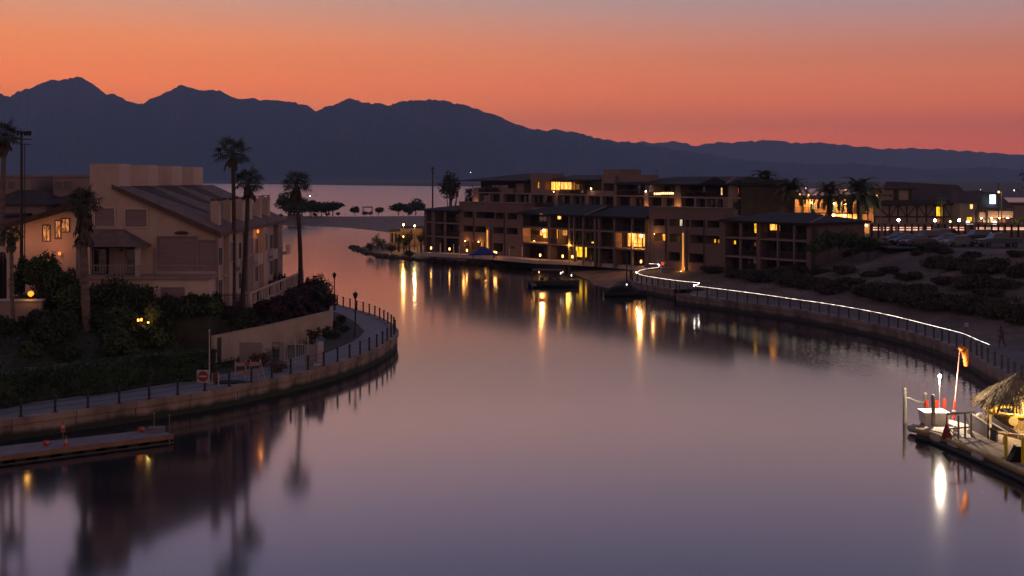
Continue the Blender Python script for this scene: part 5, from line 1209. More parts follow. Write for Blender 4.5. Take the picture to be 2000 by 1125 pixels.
# ================================================================ point with lamps, spit trees, far lights
def pole_lamp(p, h, r, power, col, label, m, grp=None, arm=0.0, pm=None, name='street_lamp', n=1):
    root = thing(name, label, 'street lamp', p, grp)
    raw(MB().tube([(0, 0, -.4), (0, 0, h)], [.09, .06], 8), 'pole', pm or M_black, root)
    if arm: raw(MB().tube([(0, 0, h - .03), (-arm, 0, h - .03)], .045, 6), 'arm', pm or M_black, root)
    raw(MB().lathe((-arm, 0, h), [(r * .5, -r), (r, -r * .3), (r, r * .4), (r * .4, r)], 10), 'lamp_head', m, root, True)
    raw(MB().lathe((-arm, 0, h + r), [(r * .9, .0), (r * .5, r * .4), (.02, r * .6)], 8), 'cap', M_black, root)
    if power: lamp_light(root, (-arm, -.4, h - r), power, col, .12, True)
    return root
q = D(788, 439, 228); pole_lamp((q.x, q.y, 1.4), q.z - 1.4, .16, 800, (1, .50, .12), 'brightest amber lamp on the point at the left end of the condominium', emis('bulb_amber', (1, .42, .08), 60), 'lamps on the point')
q = D(810, 441, 226); pole_lamp((q.x, q.y, 1.4), q.z - 1.4, .14, 380, (1, .72, .30), 'whiter lamp on the point, right of the amber one', emis('bulb_straw', (1, .7, .3), 50), 'lamps on the point')
q = D(788, 462, 226); pole_lamp((q.x, q.y, 1.4), q.z - 1.4, .14, 60, (1, .4, .08), 'low orange lamp below the brightest amber lamp', emis('bulb_or', (1, .35, .05), 12), 'lamps on the point')
# small building and fence at the point, lit by those lamps
d = 232; root = thing('pool_house', 'small pale building lit yellow at the point beside the two lamps', 'building', (XP(775, d), d, 1.3)); X = lambda px: XP(px, d)
MB().box(X(761), d, .8, X(781), d + 5, ZY(452, d)).build('wall', M_cond, root); MB().box(X(781) + .003, d + .4, .8, X(826), d + 5, ZY(446, d)).build('wall', M_condu, root)
MB().box(X(760), d - .2, ZY(452, d) + .003, X(782), d + 5.2, ZY(449.5, d)).build('roof', M_croof, root); MB().box(X(782) + .003, d + .2, ZY(446, d) + .003, X(827), d + 5.2, ZY(443.5, d)).build('roof', M_croof, root)
for a in (764, 771): window(root, X(a), X(a + 4), 2.0, 4.0, d - .003, 'window', M_glass, M_condt, 0, .05)
fp = [G(a, b, 1.45).xy for a, b in [(738, 486), (770, 490), (800, 492), (830, 493)]]
tl = ['small dark palm like tree under the amber lamp', 'bushy tree right of the amber lamp', 'dark tree beside the low orange lamp', 'leafy tree at the left corner of the condominium']
for k, (px, py, h, r) in enumerate([(779, 488, 3.2, .9), (799, 489, 4.2, 1.2), (793, 490, 2.6, .9), (822, 490, 4.6, 1.3)]):
    q = G(px, py, 1.4); tree(q, h, r, tl[k], M_leaf, 'trees at the point', 420, .13, 200 + k)
sl = ['dark round bush at the tip of the point', 'second dark bush on the point from the tip', 'low bush on the rocks of the point', 'small bush before the pool house', 'low bush on the shore below the left balconies', 'low bush on the shore before the condominium corner']
for k, (px, py, r, h) in enumerate([(735, 483, 1.5, 2.1), (748, 485, 1.4, 1.5), (722, 486, 1.1, .9), (765, 489, 1.2, .9), (800, 498, 1.8, .6), (850, 499, 1.8, .6)]):
    shrub(G(px, py + 2, 1.0), r, h, sl[k], M_leafd, 'bushes at the point', 330, .13, 220 + k)
railing([Vector((p.x, p.y)) for p in fp], 0, 1.4, 'dark post fence along the point before the pool house', 1.0, 1.7, .07, cables=(.9,))
# rocks along the shore of the point (one loose heap each)
def rock(mb, c, r, rng):
    n = 7; k = len(mb.v); pr = [(-.5, .7), (0, 1.0), (.45, .75), (.7, .25)]
    for z, rr in pr:
        for j in range(n):
            a = 6.283 * j / n; q = r * rr * rng.uniform(.8, 1.2); mb.v.append((c[0] + q * math.cos(a), c[1] + q * math.sin(a), c[2] + z * r * rng.uniform(.85, 1.1)))
    for i in range(3):
        for j in range(n): mb.f.append((k + i * n + j, k + i * n + (j + 1) % n, k + (i + 1) * n + (j + 1) % n, k + (i + 1) * n + j)); mb.mi.append(0)
    mb.f.append(tuple(k + 3 * n + j for j in range(n))); mb.mi.append(0)
M_rock = mat('shore_rock', (.06, .05, .048), .95, .4, 1.2, .6)
rng = random.Random(5); mb = MB(); edge = along([Vector(p) for p in BEACH[6:]], .55)
for p, dd in edge:
    for _ in range(2): rock(mb, (p.x + rng.uniform(-.6, .9), p.y + rng.uniform(-.4, 1.2), rng.uniform(-.05, .3)), rng.uniform(.25, .6), rng)
tag(mb.build('shore_rocks', M_rock), 'dark boulders heaped along the shore of the point', 'rocks', kind='stuff')
rng = random.Random(6); mb = MB()
for line in (LL,):
    pass
# utility pole
q = D(845, 400, 262); root = thing('utility_pole', 'tall dark utility pole against the lake left of the upper condominium', 'utility pole', (q.x, q.y, 1.5)); h_ = ZY(326, 262) - 1.5
raw(MB().tube([(0, 0, -1), (0, 0, h_)], [.22, .15], 8), 'pole', M_black, root); raw(MB().box(-.5, -.1, h_ - .5, .5, .1, h_ - .3).lathe((0, 0, h_ - 1.6), [(.22, 0), (.22, .8)], 8), 'crossarm', M_black, root)
q = D(880, 400, 255); tree((q.x, q.y, 1.5), 17.2 - 1.5 + .8, 3.0, 'tall open tree with lacy hanging branches beside the utility pole', M_leafd, None, 1500, .3, 240, crown_z=.72, rz=3.6, lumps=20)
q = D(921, 380, 287); tree((q.x, q.y, 5), 8.6, 2.6, 'dark tree against the left end of the upper condominium', M_leafd, None, 700, .26, 241, crown_z=.62)
# trees on the spit
sp = [(563, 424, 35, 22, 5.2), (590, 421, 30, 30, 4.4), (575, 426, 22, 18, 3.6), (607, 421, 14, 18, 3.0), (628, 419, 13, 15, 3.2), (650, 418, 28, 19, 4.6), (672, 419, 0, 0, 0), (693, 418, 14, 9, 2.3), (739, 417, 16, 10, 2.9), (778, 417, 18, 14, 3.5), (797, 418, 16, 12, 3.0), (812, 417, 28, 18, 4.6)]
spl = ['widest low spreading tree at the left end of the sand spit', 'broad dark tree behind the lone palm on the spit', 'low dense tree in front of the left clump on the spit', 'small thin tree right of the left clump on the spit', 'small open tree midway along the left group of the spit', 'round dark tree ending the left group on the spit', '',
       'little round tree left of the picnic shelter', 'little umbrella shaped tree right of the picnic shelter', 'leftmost of the right hand trees on the spit', 'small tree between two larger ones at the right of the spit', 'broad flat crowned tree at the right of the spit before the condominium']
for k, (px, py, hp, wp, h) in enumerate(sp):
    if not h: continue
    q = G(px, py + 1.5, 2.0); s_ = q.y / F; hh = max(2.2, (py - (418 - {0: 46, 1: 34, 2: 26, 3: 30, 4: 26, 5: 31, 7: 17, 8: 18, 9: 25, 10: 22, 11: 32}[k] * .93)) * s_)
    tree(q, hh, wp * s_ * 1.3, spl[k], M_leafd, 'trees on the sand spit', 1500 if wp > 12 else 700, .42 if wp > 12 else .3, 250 + k, crown_z=.58, rz=hh * .5)
rng = random.Random(77)
bs = [(548, 424), (660, 420), (715, 419), (722, 419), (712, 419), (800, 419), (640, 421), (615, 422)]
bsl = ['low scrub at the left end of the spit', 'low scrub under the round tree on the spit', 'scrub bush under the right post of the shelter', 'scrub bush just right of the shelter', 'scrub bush under the middle of the shelter', 'low scrub under the right hand trees', 'low scrub in the left group of trees', 'low scrub behind the little open tree']
for k, (px, py) in enumerate(bs): shrub(G(px, py, 2.0), 1.3, .8, bsl[k], M_leafd, 'scrub on the sand spit', 120, .2, 270 + k)
q = G(718, 418, 2.1); root = thing('picnic_shelter', 'small flat roofed picnic shelter between two round trees on the spit', 'shelter', q)
w = 9.5 * q.y / F; h_ = (418 - 404) * q.y / F
raw(MB().box(-w, -1.4, h_ - .25, w, 1.4, h_ + .1), 'roof', M_fascia, root)
for x in (-w + .15, w - .15):
    for y in (-1.2, 1.2): raw(MB().tube([(x, y, -.3), (x, y, h_ - .25)], .09, 6), 'post', M_fascia, root)
# shed on the spit shore
q = G(575, 430, 1.6); root = thing('beach_hut', 'small low pale hut at the left end of the spit', 'hut', q); raw(MB().box(-2.0, 0, -.5, 2.0, 2.6, 1.7), 'wall', M_condt, root); raw(MB().box(-2.2, -.2, 1.703, 2.2, 2.8, 1.9), 'roof', M_croof, root)
q = G(605, 384, 2.0); q = D(605, 384, 440); pole_lamp((q.x, q.y, 0.2), q.z, .17, 0, (1, 1, 1), 'small white lamp rising behind the trees of the spit', emis('bulb_far', (1, .75, .6), 10), None)
# far lights across the lake
fl = [(751, 361, 2850, .8, (1, .85, .6), 60, 'bright white light on the far shore right of the lone palm'), (637, 357, 3350, .5, (.9, .9, 1), 10, 'tiny pale light on the far shore above the spit'), (70, 352, 5000, .9, (1, .8, .7), 14, 'faint light on the far shore at the left between flat roofs'),
      (919, 337, 3000, .6, (.9, .9, 1), 16, 'tiny light on the mountain foot above the condominium corner'), (1803, 365, 1500, .55, (1, .6, .35), 25, 'small light behind the half timbered roof, first from left'), (1860, 367, 1400, .55, (1, .55, .4), 25, 'left of two close far lights over the half timbered roof'), (1866, 367, 1400, .55, (1, .55, .4), 25, 'right of two close far lights over the half timbered roof'),
      (1915, 371, 1200, .35, (.9, .8, .8), 8, 'faint far light left of the bright blue sign'), (1981, 372, 1100, .4, (.9, .85, 1), 14, 'far pale light at the right edge, upper of two'), (1981, 377, 1050, .3, (.9, .85, 1), 8, 'far pale light at the right edge, lower of two'), (1574, 367, 900, .3, (1, .8, .7), 8, 'tiny far light between the first two date palms')]
for px, py, d, r, c, s, lab in fl:
    q = D(px, py, d); root = thing('far_light', lab, 'light', (q.x, q.y, q.z), 'far lights across the lake'); raw(MB().lathe((0, 0, 0), [(r * .4, -r), (r, 0), (r * .4, r)], 6), 'lamp_head', emis('far_%d' % int(px), c, s), root)
    gz = 0 if d > 2300 else 5; raw(MB().tube([(0, 0, -q.z - 1), (0, 0, -r)], .12, 5), 'pole', M_black, root)

# ================================================================ buildings on the right terrace
T0 = 6.3
d = 205; zf = lambda py: ZY(py, d); X = lambda px: XP(px, d)
M_mot = mat('inn_stucco', (.42, .27, .16), .9, .12, .4, .2, 8); M_motr = mat('inn_roof', (.06, .04, .04), .85, .2, .6, .3, 3); M_teal = mat('teal_door', (.10, .22, .20), .6, .1, 1); M_curt = mat('pale_curtain', (.42, .42, .38), .8, .15, 2)
root = thing('inn', 'two storey lit inn with warm wall lamps behind the date palms', 'building', (X(1615), d, 3.5))
MB().box(X(1528), d, 3.2, X(1706), d + 10, zf(389)).build('wall', M_mot, root)
MB().box(X(1528), d - 2.2, zf(416) - .12, X(1706), d - .003, zf(416) + .12).build('gallery', M_fascia, root)
MB().box(X(1524), d - 2.5, zf(389), X(1709), d + 10.5, zf(386)).build('roof_overhang', M_motr, root)
MB().hexa([(X(1524), d - 2.5, zf(386) + .003), (X(1709), d - 2.5, zf(386) + .003), (X(1709), d + 10.5, zf(386) + .003), (X(1524), d + 10.5, zf(386) + .003)], [(X(1526), d + 1, zf(381)), (X(1707), d + 1, zf(381)), (X(1707), d + 7, zf(381)), (X(1526), d + 7, zf(381))]).build('roof', M_motr, root)
for a, b in ((1566, 1611), (1628, 1654), (1665, 1676)): MB().box(X(a), d + .9, zf(383.5), X(b), d + 1.4, zf(380)).build('roof_light', emis('roof_strip_glow', (1, .45, .42), .55), root)
for a, b, c, e, m_ in ((1539, 1546, 394, 412, M_curt), (1547, 1553, 394, 412, M_curt), (1583, 1589, 395, 410, M_teal), (1590, 1597, 395, 410, M_curt), (1626, 1632, 397, 413, M_teal), (1641, 1646, 397, 412, M_teal), (1668, 1675, 398, 416, M_fascia), (1692, 1698, 397, 412, M_teal), (1700, 1706, 397, 412, M_curt), (1566, 1572, 398, 405, E_or), (1604, 1609, 397, 408, M_fascia), (1689, 1705, 424, 433, E_pa)):
    window(root, X(a), X(b), zf(e), zf(c), d - .003, 'door' if m_ in (M_teal, M_fascia) else 'window', m_, M_condt, 1 if b - a > 6 else 0, .06)
for px in (1533, 1563, 1579, 1616, 1658, 1688): MB().box(X(px) - .12, d - 2.1, 3.3, X(px) + .12, d - 1.9, zf(389) - .003).build('column', M_mot if px == 1533 else M_fascia, root)
mb = MB(); mb.box(X(1530), d - 2.1, zf(416) + 1.05, X(1706), d - 2.04, zf(416) + 1.1)
for k in range(80): x = X(1530) + (X(1706) - X(1530)) * k / 79; mb.box(x - .015, d - 2.09, zf(416) + .12, x + .015, d - 2.06, zf(416) + 1.05)
mb.build('gallery_railing', M_fascia, root)
for px, py, pw, in ((1542, 394.5, 330), (1585, 396, 330), (1628.5, 397, 330), (1650.5, 397.5, 330), (1695.5, 399, 330), (1584.5, 418.5, 340), (1628, 420.5, 420), (1650, 421, 340), (1669, 429.5, 120)):
    q = D(px, py, d - .5); MB().lathe(q, [(.1, -.18), (.2, -.05), (.2, .1), (.08, .2)], 8).build('wall_lamp', E_bulb, root, True); lamp_light(root, (q.x, q.y - 1.1, q.z), pw * .95, (1, .45, .12), .15)
# awning wall in front of the inn (lower level) and brown building end of the terrace
root = thing('terrace_building', 'dark brown low building with one small lit window before the inn', 'building', (XP(1640, 180), 180, 4)); X2 = lambda px: XP(px, 180); z2 = lambda py: ZY(py, 180)
MB().box(X2(1578), 180, 3, X2(1689), 188, z2(434)).build('wall', M_stuccod, root); MB().box(X2(1576), 179.6, z2(434) + .003, X2(1691), 188.4, z2(431.5)).build('roof', M_motr, root)
window(root, X2(1657), X2(1668), z2(457), z2(447), 179.997, 'window', E_pa, M_fascia, 1, .06)
# lit passage with yellow light beyond it
root = thing('lit_passage', 'open passage glowing amber beside the start of the slatted wall', 'building', (XP(1693, 182), 182, 4)); X3 = lambda px: XP(px, 182); z3 = lambda py: ZY(py, 182)
MB().box(X3(1685.5), 185, 3.5, X3(1712), 185.3, z3(437)).build('back_wall', M_mot, root); MB().box(X3(1684), 181.5, z3(437) + .003, X3(1713), 185.5, z3(435)).build('roof', M_motr, root)
for px in (1685, 1699, 1711): MB().box(X3(px) - .1, 181.7, 3.5, X3(px) + .1, 181.95, z3(437)).build('column', M_mot, root)
MB().lathe(D(1692, 441, 184), [(.08, 0), (.16, .05), (.1, .2)], 8).build('ceiling_lamp', E_bulb, root); lamp_light(root, (XP(1692, 183.5), 183.5, ZY(444, 183.5)), 90, (1, .42, .07), .1)
# half timbered hall
d = 200; root = thing('half_timbered_hall', 'long half timbered hall with dark beams and a dark overhanging roof', 'building', (X(1790), d, 4))
M_ht = mat('timber_infill', (.22, .15, .135), .9, .1, .5, .2); M_beam = mat('dark_beam', (.03, .02, .018), .8, .2, 2)
X = lambda px: XP(px, 200); zf = lambda py: ZY(py, 200)
MB().box(X(1706) + .02, d, 3.6, X(1884), d + 12, zf(399)).build('wall', M_ht, root)
mb = MB()
bx_ = [1708, 1737, 1754, 1771, 1791, 1809, 1827, 1842, 1858, 1876]
for px in bx_: mb.box(X(px) - .14, d - .08, 3.6, X(px) + .14, d - .003, zf(399))
for py in (400, 423.5, 438): mb.box(X(1706), d - .07, zf(py) - .14, X(1884), d - .005, zf(py) + .14)
def brace(a, b, up):
    za, zb = zf(422.5), zf(401); x0, x1 = X(a) + .15, X(b) - .15
    if not up: za, zb = zb, za
    w = .16; mb.hexa([(x0, d - .06, za - w), (x1, d - .06, zb - w), (x1, d - .006, zb - w), (x0, d - .006, za - w)], [(x0, d - .06, za + w), (x1, d - .06, zb + w), (x1, d - .006, zb + w), (x0, d - .006, za + w)])
for a, b, u in ((1708, 1737, False), (1737, 1754, True), (1754, 1771, False), (1771, 1791, True), (1791, 1809, False), (1809, 1827, True), (1858, 1876, True), (1842, 1858, False)): brace(a, b, u)
mb.build('beams', M_beam, root)
MB().hexa([(X(1703), d - 1.4, zf(400)), (X(1874), d - 1.4, zf(400)), (X(1874), d + 12, zf(400)), (X(1703), d + 12, zf(400))], [(X(1705), d - .6, zf(391)), (X(1870), d - .6, zf(391)), (X(1870), d + 12, zf(391)), (X(1705), d + 12, zf(391))]).build('eave', M_beam, root)
MB().box(X(1719), d + .4, zf(391) + .003, X(1748), d + 6, zf(371)).build('dormer_wall', M_ht, root)
MB().box(X(1756), d + .6, zf(391) + .003, X(1780), d + 6, zf(372)).build('dormer_wall', M_stuccod, root)
mb = MB()
for px in (1720, 1749, 1754, 1779): mb.box(X(px) - .22, d + .2, zf(391) + .003, X(px) + .22, d + .38, zf(370))
mb.build('posts', M_beam, root)
MB().box(X(1712), d - .2, zf(370.5), X(1787), d + 8, zf(367)).build('upper_roof', M_beam, root)
MB().hexa([(X(1780), d + 5, zf(391) - .2), (X(1925), d + 5, zf(391) - .2), (X(1925), d + 20, zf(391) - .2), (X(1780), d + 20, zf(391) - .2)], [(X(1782), d + 10, zf(366) + 1.0), (X(1915), d + 10, zf(371) + .8), (X(1915), d + 14, zf(371) + .8), (X(1782), d + 14, zf(366) + 1.0)]).build('hall_roof', M_motr, root)
window(root, X(1828), X(1840), zf(423), zf(404), d - .003, 'window', E_ye, M_beam, 1, .1); window(root, X(1829), X(1840), zf(438), zf(427), d - .003, 'window', E('window_orange_dim', (1, .3, .05), .4), M_beam, 1, .1)
mb = MB()
for a_, b_ in ((1725.0, .25), (1726.6, .25), (1728.2, .5), (1731.2, .28), (1732.8, .28), (1737.2, .3), (1739.0, .55), (1741.6, .3)): mb.box(X(a_), d + .36, zf(384) , X(a_) + b_ * .6, d + .397, zf(380))
for a_, b_ in ((1725, 1727), (1731, 1733.4), (1737, 1740)): mb.box(X(a_), d + .355, zf(382.4), X(b_), d + .392, zf(381.6))
mb.build('lettering', M_beam, root)
# pale house with gable and bright sign
d = 196; X = lambda px: XP(px, 196); zf = lambda py: ZY(py, 196); root = thing('gabled_shop', 'pale gabled building with a bright lit sign panel at the right', 'building', (X(1920), d, 4))
MB().box(X(1874), d, 4.0, X(1908), d + 9, zf(396)).build('wall', M_condt, root); MB().box(X(1908) + .003, d + 1.2, 4.0, X(1972), d + 9, zf(404)).build('wall', M_condt, root)
mb = MB(); mb.add([(X(1868), d - .7, zf(397)), (X(1912), d - .7, zf(397)), (X(1934), d + 3, zf(372)), (X(1878), d + 3, zf(374)), (X(1868), d + 9, zf(397)), (X(1912), d + 9, zf(397))], [(0, 1, 2, 3), (0, 3, 4), (1, 5, 2), (3, 2, 5, 4), (0, 4, 5, 1)]); mb.build('roof', M_motr, root)
mb = MB(); mb.add([(X(1903), d + .4, zf(405)), (X(1985), d + .4, zf(407)), (X(1962), d + 2.5, zf(377)), (X(1937), d + 2.5, zf(374)), (X(1903), d + 9, zf(405)), (X(1985), d + 9, zf(407))], [(0, 1, 2, 3), (0, 3, 4), (1, 5, 2), (3, 2, 5, 4), (0, 4, 5, 1)]); mb.build('gable', M_motr, root)
window(root, X(1894), X(1900), zf(408), zf(399), d - .003, 'window', E_pa, M_fascia, 0, .06); window(root, X(1888), X(1898), zf(432), zf(424), d - .003, 'window', E_ye, M_fascia, 1, .06)
MB().box(X(1934.5), d - .1, zf(398), X(1944), d + .3, zf(380.5)).build('sign_panel', emis('sign_cyan', (.45, .75, 1), 4.5, .35, .9), root)
for k, (a, b) in enumerate([(1907, 1919), (1924, 1972)]): MB().box(X(a), d - 1.2, zf(425), X(b), d + 1.19, zf(412 if k else 414)).build('awning', mat('awning_cloth', (.42, .30, .22), .8, .1, .6), root)
for a, b in ((1909, 1916), (1926, 1938), (1940, 1952), (1954, 1968)): window(root, X(a), X(b), zf(443), zf(428), d + 1.197, 'window', E_pa if b != 1968 else E_dim, M_fascia, 1, .06)
for px in (1921, 1903): MB().box(X(px) - .2, d - 1.3, 4, X(px) + .2, d - .9, zf(409)).build('column', M_beam, root)
for px in (1912, 1932, 1947, 1963): q = (X(px), d - 1.9, zf(431)); MB().lathe((X(px), d - 1.0, zf(426.5)), [(.08, 0), (.14, .06), (.05, .14)], 8).build('downlight', E_bulbw, root); lamp_light(root, q, 75, (1, .62, .33), .2)
# roofs and wall strip at the far right
root = thing('long_roofed_building', 'low building with a dark roof and lit pink upper wall at the right edge', 'building', (X(2000), 215, 4)); X4 = lambda px: XP(px, 215); z4 = lambda py: ZY(py, 215)
MB().box(X4(1966), 215, 4, X4(2120), 225, z4(399)).build('wall', M_stuccod, root); MB().box(X4(1962), 214.5, z4(399) + .003, X4(2125), 225, z4(397)).build('roof', M_motr, root)
# slatted lit boundary wall: posts + slats
d = 170; X = lambda px: XP(px, 170); zf = lambda py: ZY(py, 170); root = thing('slatted_wall', 'long slatted parking wall with light shining through its gaps', 'wall', (X(1850), d, T0))
MB().box(X(1700), d - .1, zf(437.5), X(2120), d + .15, zf(434.5)).build('top_beam', M_condt, root)
mb = MB()
segs = [(1706, 1720), (1726, 1738), (1742, 1749), (1754, 1768), (1770, 1780), (1783, 1793), (1795, 1802), (1812, 1820), (1855, 1888), (1908, 1960), (1962, 2060)]
for a, b in segs:
    for z_ in ((445.2, 443.8), (450, 447.5)) if a < 1900 else ((446, 444.5), (449, 447)): MB_ = mb.box(X(a), d + .2, zf(z_[0]), X(b), d + .25, zf(z_[1]))
mb.build('light_gap', emis('slat_glow', (1, .50, .34), 1.1, .4, 1.2), root)
MB().box(X(1700), d + .3, T0 - .5, X(2120), d + .5, zf(438)).build('wall_face', M_stuccod, root)
mb = MB()
for px in list(range(1703, 2110, 13)): mb.box(X(px) - .12, d - .08, T0 - .3, X(px) + .12, d + .1, zf(438))
mb.build('posts', M_beam, root)
# square planter wedge lit amber
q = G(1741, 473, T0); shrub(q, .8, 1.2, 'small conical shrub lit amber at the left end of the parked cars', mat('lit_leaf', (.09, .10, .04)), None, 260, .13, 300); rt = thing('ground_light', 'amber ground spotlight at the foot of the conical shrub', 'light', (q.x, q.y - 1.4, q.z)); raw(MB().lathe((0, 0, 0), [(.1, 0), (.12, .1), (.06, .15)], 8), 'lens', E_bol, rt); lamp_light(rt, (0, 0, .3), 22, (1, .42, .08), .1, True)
# tall parking lamps
pl = [(1755, 429.5, 178, 480, (1, .95, .55), .16, 'bright white street lamp, leftmost of the three behind the parked cars'), (1826, 430, 178, 560, (1, .88, .6), .17, 'bright white street lamp, middle of the three behind the parked cars'), (1873.5, 430, 178, 520, (1, .92, .6), .165, 'bright white street lamp, rightmost of the three behind the parked cars')]
for px, py, d_, pw, c, r, lab in pl:
    q = D(px, py, d_); pole_lamp((q.x, q.y, T0 - .3), q.z - T0 + .3, r, pw, c, lab, emis('bulb_park', (1, .92, .55), 120), 'white street lamps behind the cars')
for px, py, d_, lab, arm in [(1719, 381, 190, 'tall thin lamp post with an unlit orange head before the half timbered hall', .5), (1956, 375, 186, 'tall lamp post with a small orange light beside the bright sign', .45), (1565, 380, 195, 'thin pale lamp post lit orange before the inn, left of two', .3), (1578.5, 381, 195, 'thin pale lamp post before the inn, right of two', 0), (1654.5, 371, 195, 'lamp post with an orange head above the inn between palms', .3)]:
    q = D(px, py, d_); pole_lamp((q.x, q.y, T0 - 1), q.z - T0 + 1, .16, 25, (1, .5, .15), lab, emis('bulb_head', (1, .45, .12), 5), 'tall thin lamp posts of the terrace', arm, M_wood)
q = D(1955.5, 360, 186); rt = thing('mast', 'thin dark mast rising above the lamp post beside the bright sign', 'mast', (q.x, 187, T0 - 1)); raw(MB().tube([(0, 0, 0), (0, 0, q.z - T0 + 1)], .09, 6), 'pole', M_black, rt); raw(MB().lathe((0, 0, q.z - T0 + 1), [(.1, 0), (.12, .1), (.02, .25)], 6), 'cap', M_black, rt)
# lit boxes (illuminated bollards / signs)
for k, (px, py, c, s, w_, h_, lab) in enumerate([(1943, 438.5, (1, .82, 1), 7, .26, .42, 'glowing white box sign before the awning windows'), (1890.5, 435.5, (1, .7, .6), 7, .22, .3, 'small glowing white box by the street lamp'), (1898, 438.5, (1, .45, .45), 5, .2, .22, 'small glowing pink box right of the white one'), (1993, 441, (.7, .75, 1), 7, .26, .3, 'glowing blue white box sign at the right edge'), (1856, 434, (1, .75, .35), 3, .12, .25, 'tiny amber light between the street lamps')]):
    q = D(px, py, 176); rt = thing('lit_sign', lab, 'lit sign', (q.x, q.y, q.z), 'glowing box signs'); raw(MB().box(-w_, -.1, -h_, w_, .1, h_), 'panel', emis('sign_%d' % k, c, s), rt); raw(MB().box(-.06, -.05, -2.2, .06, .05, -h_ - .002), 'post', M_black, rt)
# ---- date palms of the inn
GD = 'date palms before the inn'
M_fr2 = mat('date_frond', (.065, .062, .03), .8, .4, 1.0)
for k, (px, pyc, r_, d_, lab) in enumerate([(1493, 352, 30, 215, 'farthest left date palm, half hidden behind the condominium roof'), (1547, 372, 34, 196, 'bushy date palm at the left end of the inn'), (1620, 378, 33, 196, 'date palm in the middle of the inn front'), (1679, 377, 44, 188, 'largest darkest date palm at the right end of the inn')]):
    q = D(px, pyc, d_); date_palm((q.x, d_, 4.0), q.z - 4.0 - .3, r_ * d_ / F * 1.3, lab, GD, k, .45 if k else .35, M_fr2 if k < 3 else M_frond, None, 56)
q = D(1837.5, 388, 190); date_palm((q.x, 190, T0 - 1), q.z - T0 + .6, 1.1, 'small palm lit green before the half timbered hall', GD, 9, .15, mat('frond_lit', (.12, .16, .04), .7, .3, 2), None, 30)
q = D(1588, 414, 198); date_palm((q.x, 198, T0 - 1), q.z - T0 + 1, 1.0, 'small dark palm in front of the second inn lamp', GD, 10, .12, M_frond, None, 26)
q = D(1996, 340, 150); tree((q.x + 2.5, 150, T0), 14.2, 3.2, 'tall bare branched tree at the right edge of the sky', M_leafd, None, 420, .22, 301, crown_z=.66, rz=4.0)
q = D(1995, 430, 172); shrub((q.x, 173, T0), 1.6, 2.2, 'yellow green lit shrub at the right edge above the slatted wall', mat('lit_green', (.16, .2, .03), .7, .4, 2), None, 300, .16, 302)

# ---- parked cars
def car(p, rz, col, label, kind='sedan', seed=0):
    root = thing('parked_car', label, 'car', p, 'vehicles in the parking lot', rz)
    cn = 'car_paint_%d' % seed; cm = mat(cn, col, .5, .05, 1, spec=.4)
    if kind == 'sedan': Lh, Wh, prof, roof = 2.3, .9, [(-2.3, .35), (-2.28, .75), (-1.7, .92), (-.95, .98), (1.15, .98), (2.2, .85), (2.3, .6), (2.28, .35)], [(-1.25, .97), (-.55, 1.42), (.75, 1.44), (1.5, .97)]
    elif kind == 'suv': Lh, Wh, prof, roof = 2.4, .95, [(-2.4, .45), (-2.38, .95), (-1.5, 1.1), (2.3, 1.1), (2.4, .8), (2.38, .45)], [(-1.35, 1.09), (-.8, 1.75), (2.0, 1.75), (2.3, 1.09)]
    else: Lh, Wh, prof, roof = 2.8, 1.0, [(-2.8, .55), (-2.78, 1.0), (-1.5, 1.15), (2.78, 1.15), (2.8, .55)], [(-1.3, 1.14), (-.7, 1.8), (.8, 1.8), (1.05, 1.14)]
    def ext(pr, w0, w1, m, nm):
        mb = MB(); n = len(pr); zt_ = max(z for x, z in pr); zb_ = min(z for x, z in pr); ww = lambda z: w0 + (w1 - w0) * (z - zb_) / (zt_ - zb_)
        A = [(x, -ww(z), z) for x, z in pr]; B = [(x, ww(z), z) for x, z in pr]; mb.face(A); mb.face(B[::-1])
        for i in range(n): j = (i + 1) % n; mb.face([A[i], A[j], B[j], B[i]])
        o = raw(mb, nm, m, root); bv = o.modifiers.new('b', 'BEVEL'); bv.width = .06; bv.segments = 2; return o
    ext(prof, Wh, Wh * .97, cm, 'body'); ext(roof, Wh * .93, Wh * .78, M_glass, 'windows')
    rt_ = [(x * .9 + .02, z - .0) for x, z in roof if z > 1.3]; raw(MB().box(rt_[0][0] + .1, -Wh * .76, roof[1][1] - .02, rt_[-1][0] - .0, Wh * .76, roof[1][1] + .035), 'roof', cm, root)
    if kind == 'pickup': raw(MB().box(1.1, -Wh * .85, 1.14, 2.7, Wh * .85, 1.16), 'cargo_bed', M_dark, root)
    for x in (-Lh * .62, Lh * .6):
        for y in (-Wh + .08, Wh - .08):
            m_ = MB(); m_.tube([(x, y - .11, .33), (x, y + .11, .33)], .33, 14); w_ = raw(m_, 'wheel', M_dark, root); m_ = MB(); m_.tube([(x, y - .125, .33), (x, y + .125, .33)], .18, 10); r2 = m_.build('rim', M_cable, None); r2.parent = w_
    for y in (-.6, .6): raw(MB().box(-Lh - .02, y - .18, .62, -Lh + .1, y + .18, .78), 'headlight', M_glass if False else mat('headlight_glass', (.5, .5, .5), .2, 0, spec=.8), root); raw(MB().box(Lh - .08, y - .15, .68, Lh + .02, y + .15, .82), 'tail_light', M_red, root)
    return root
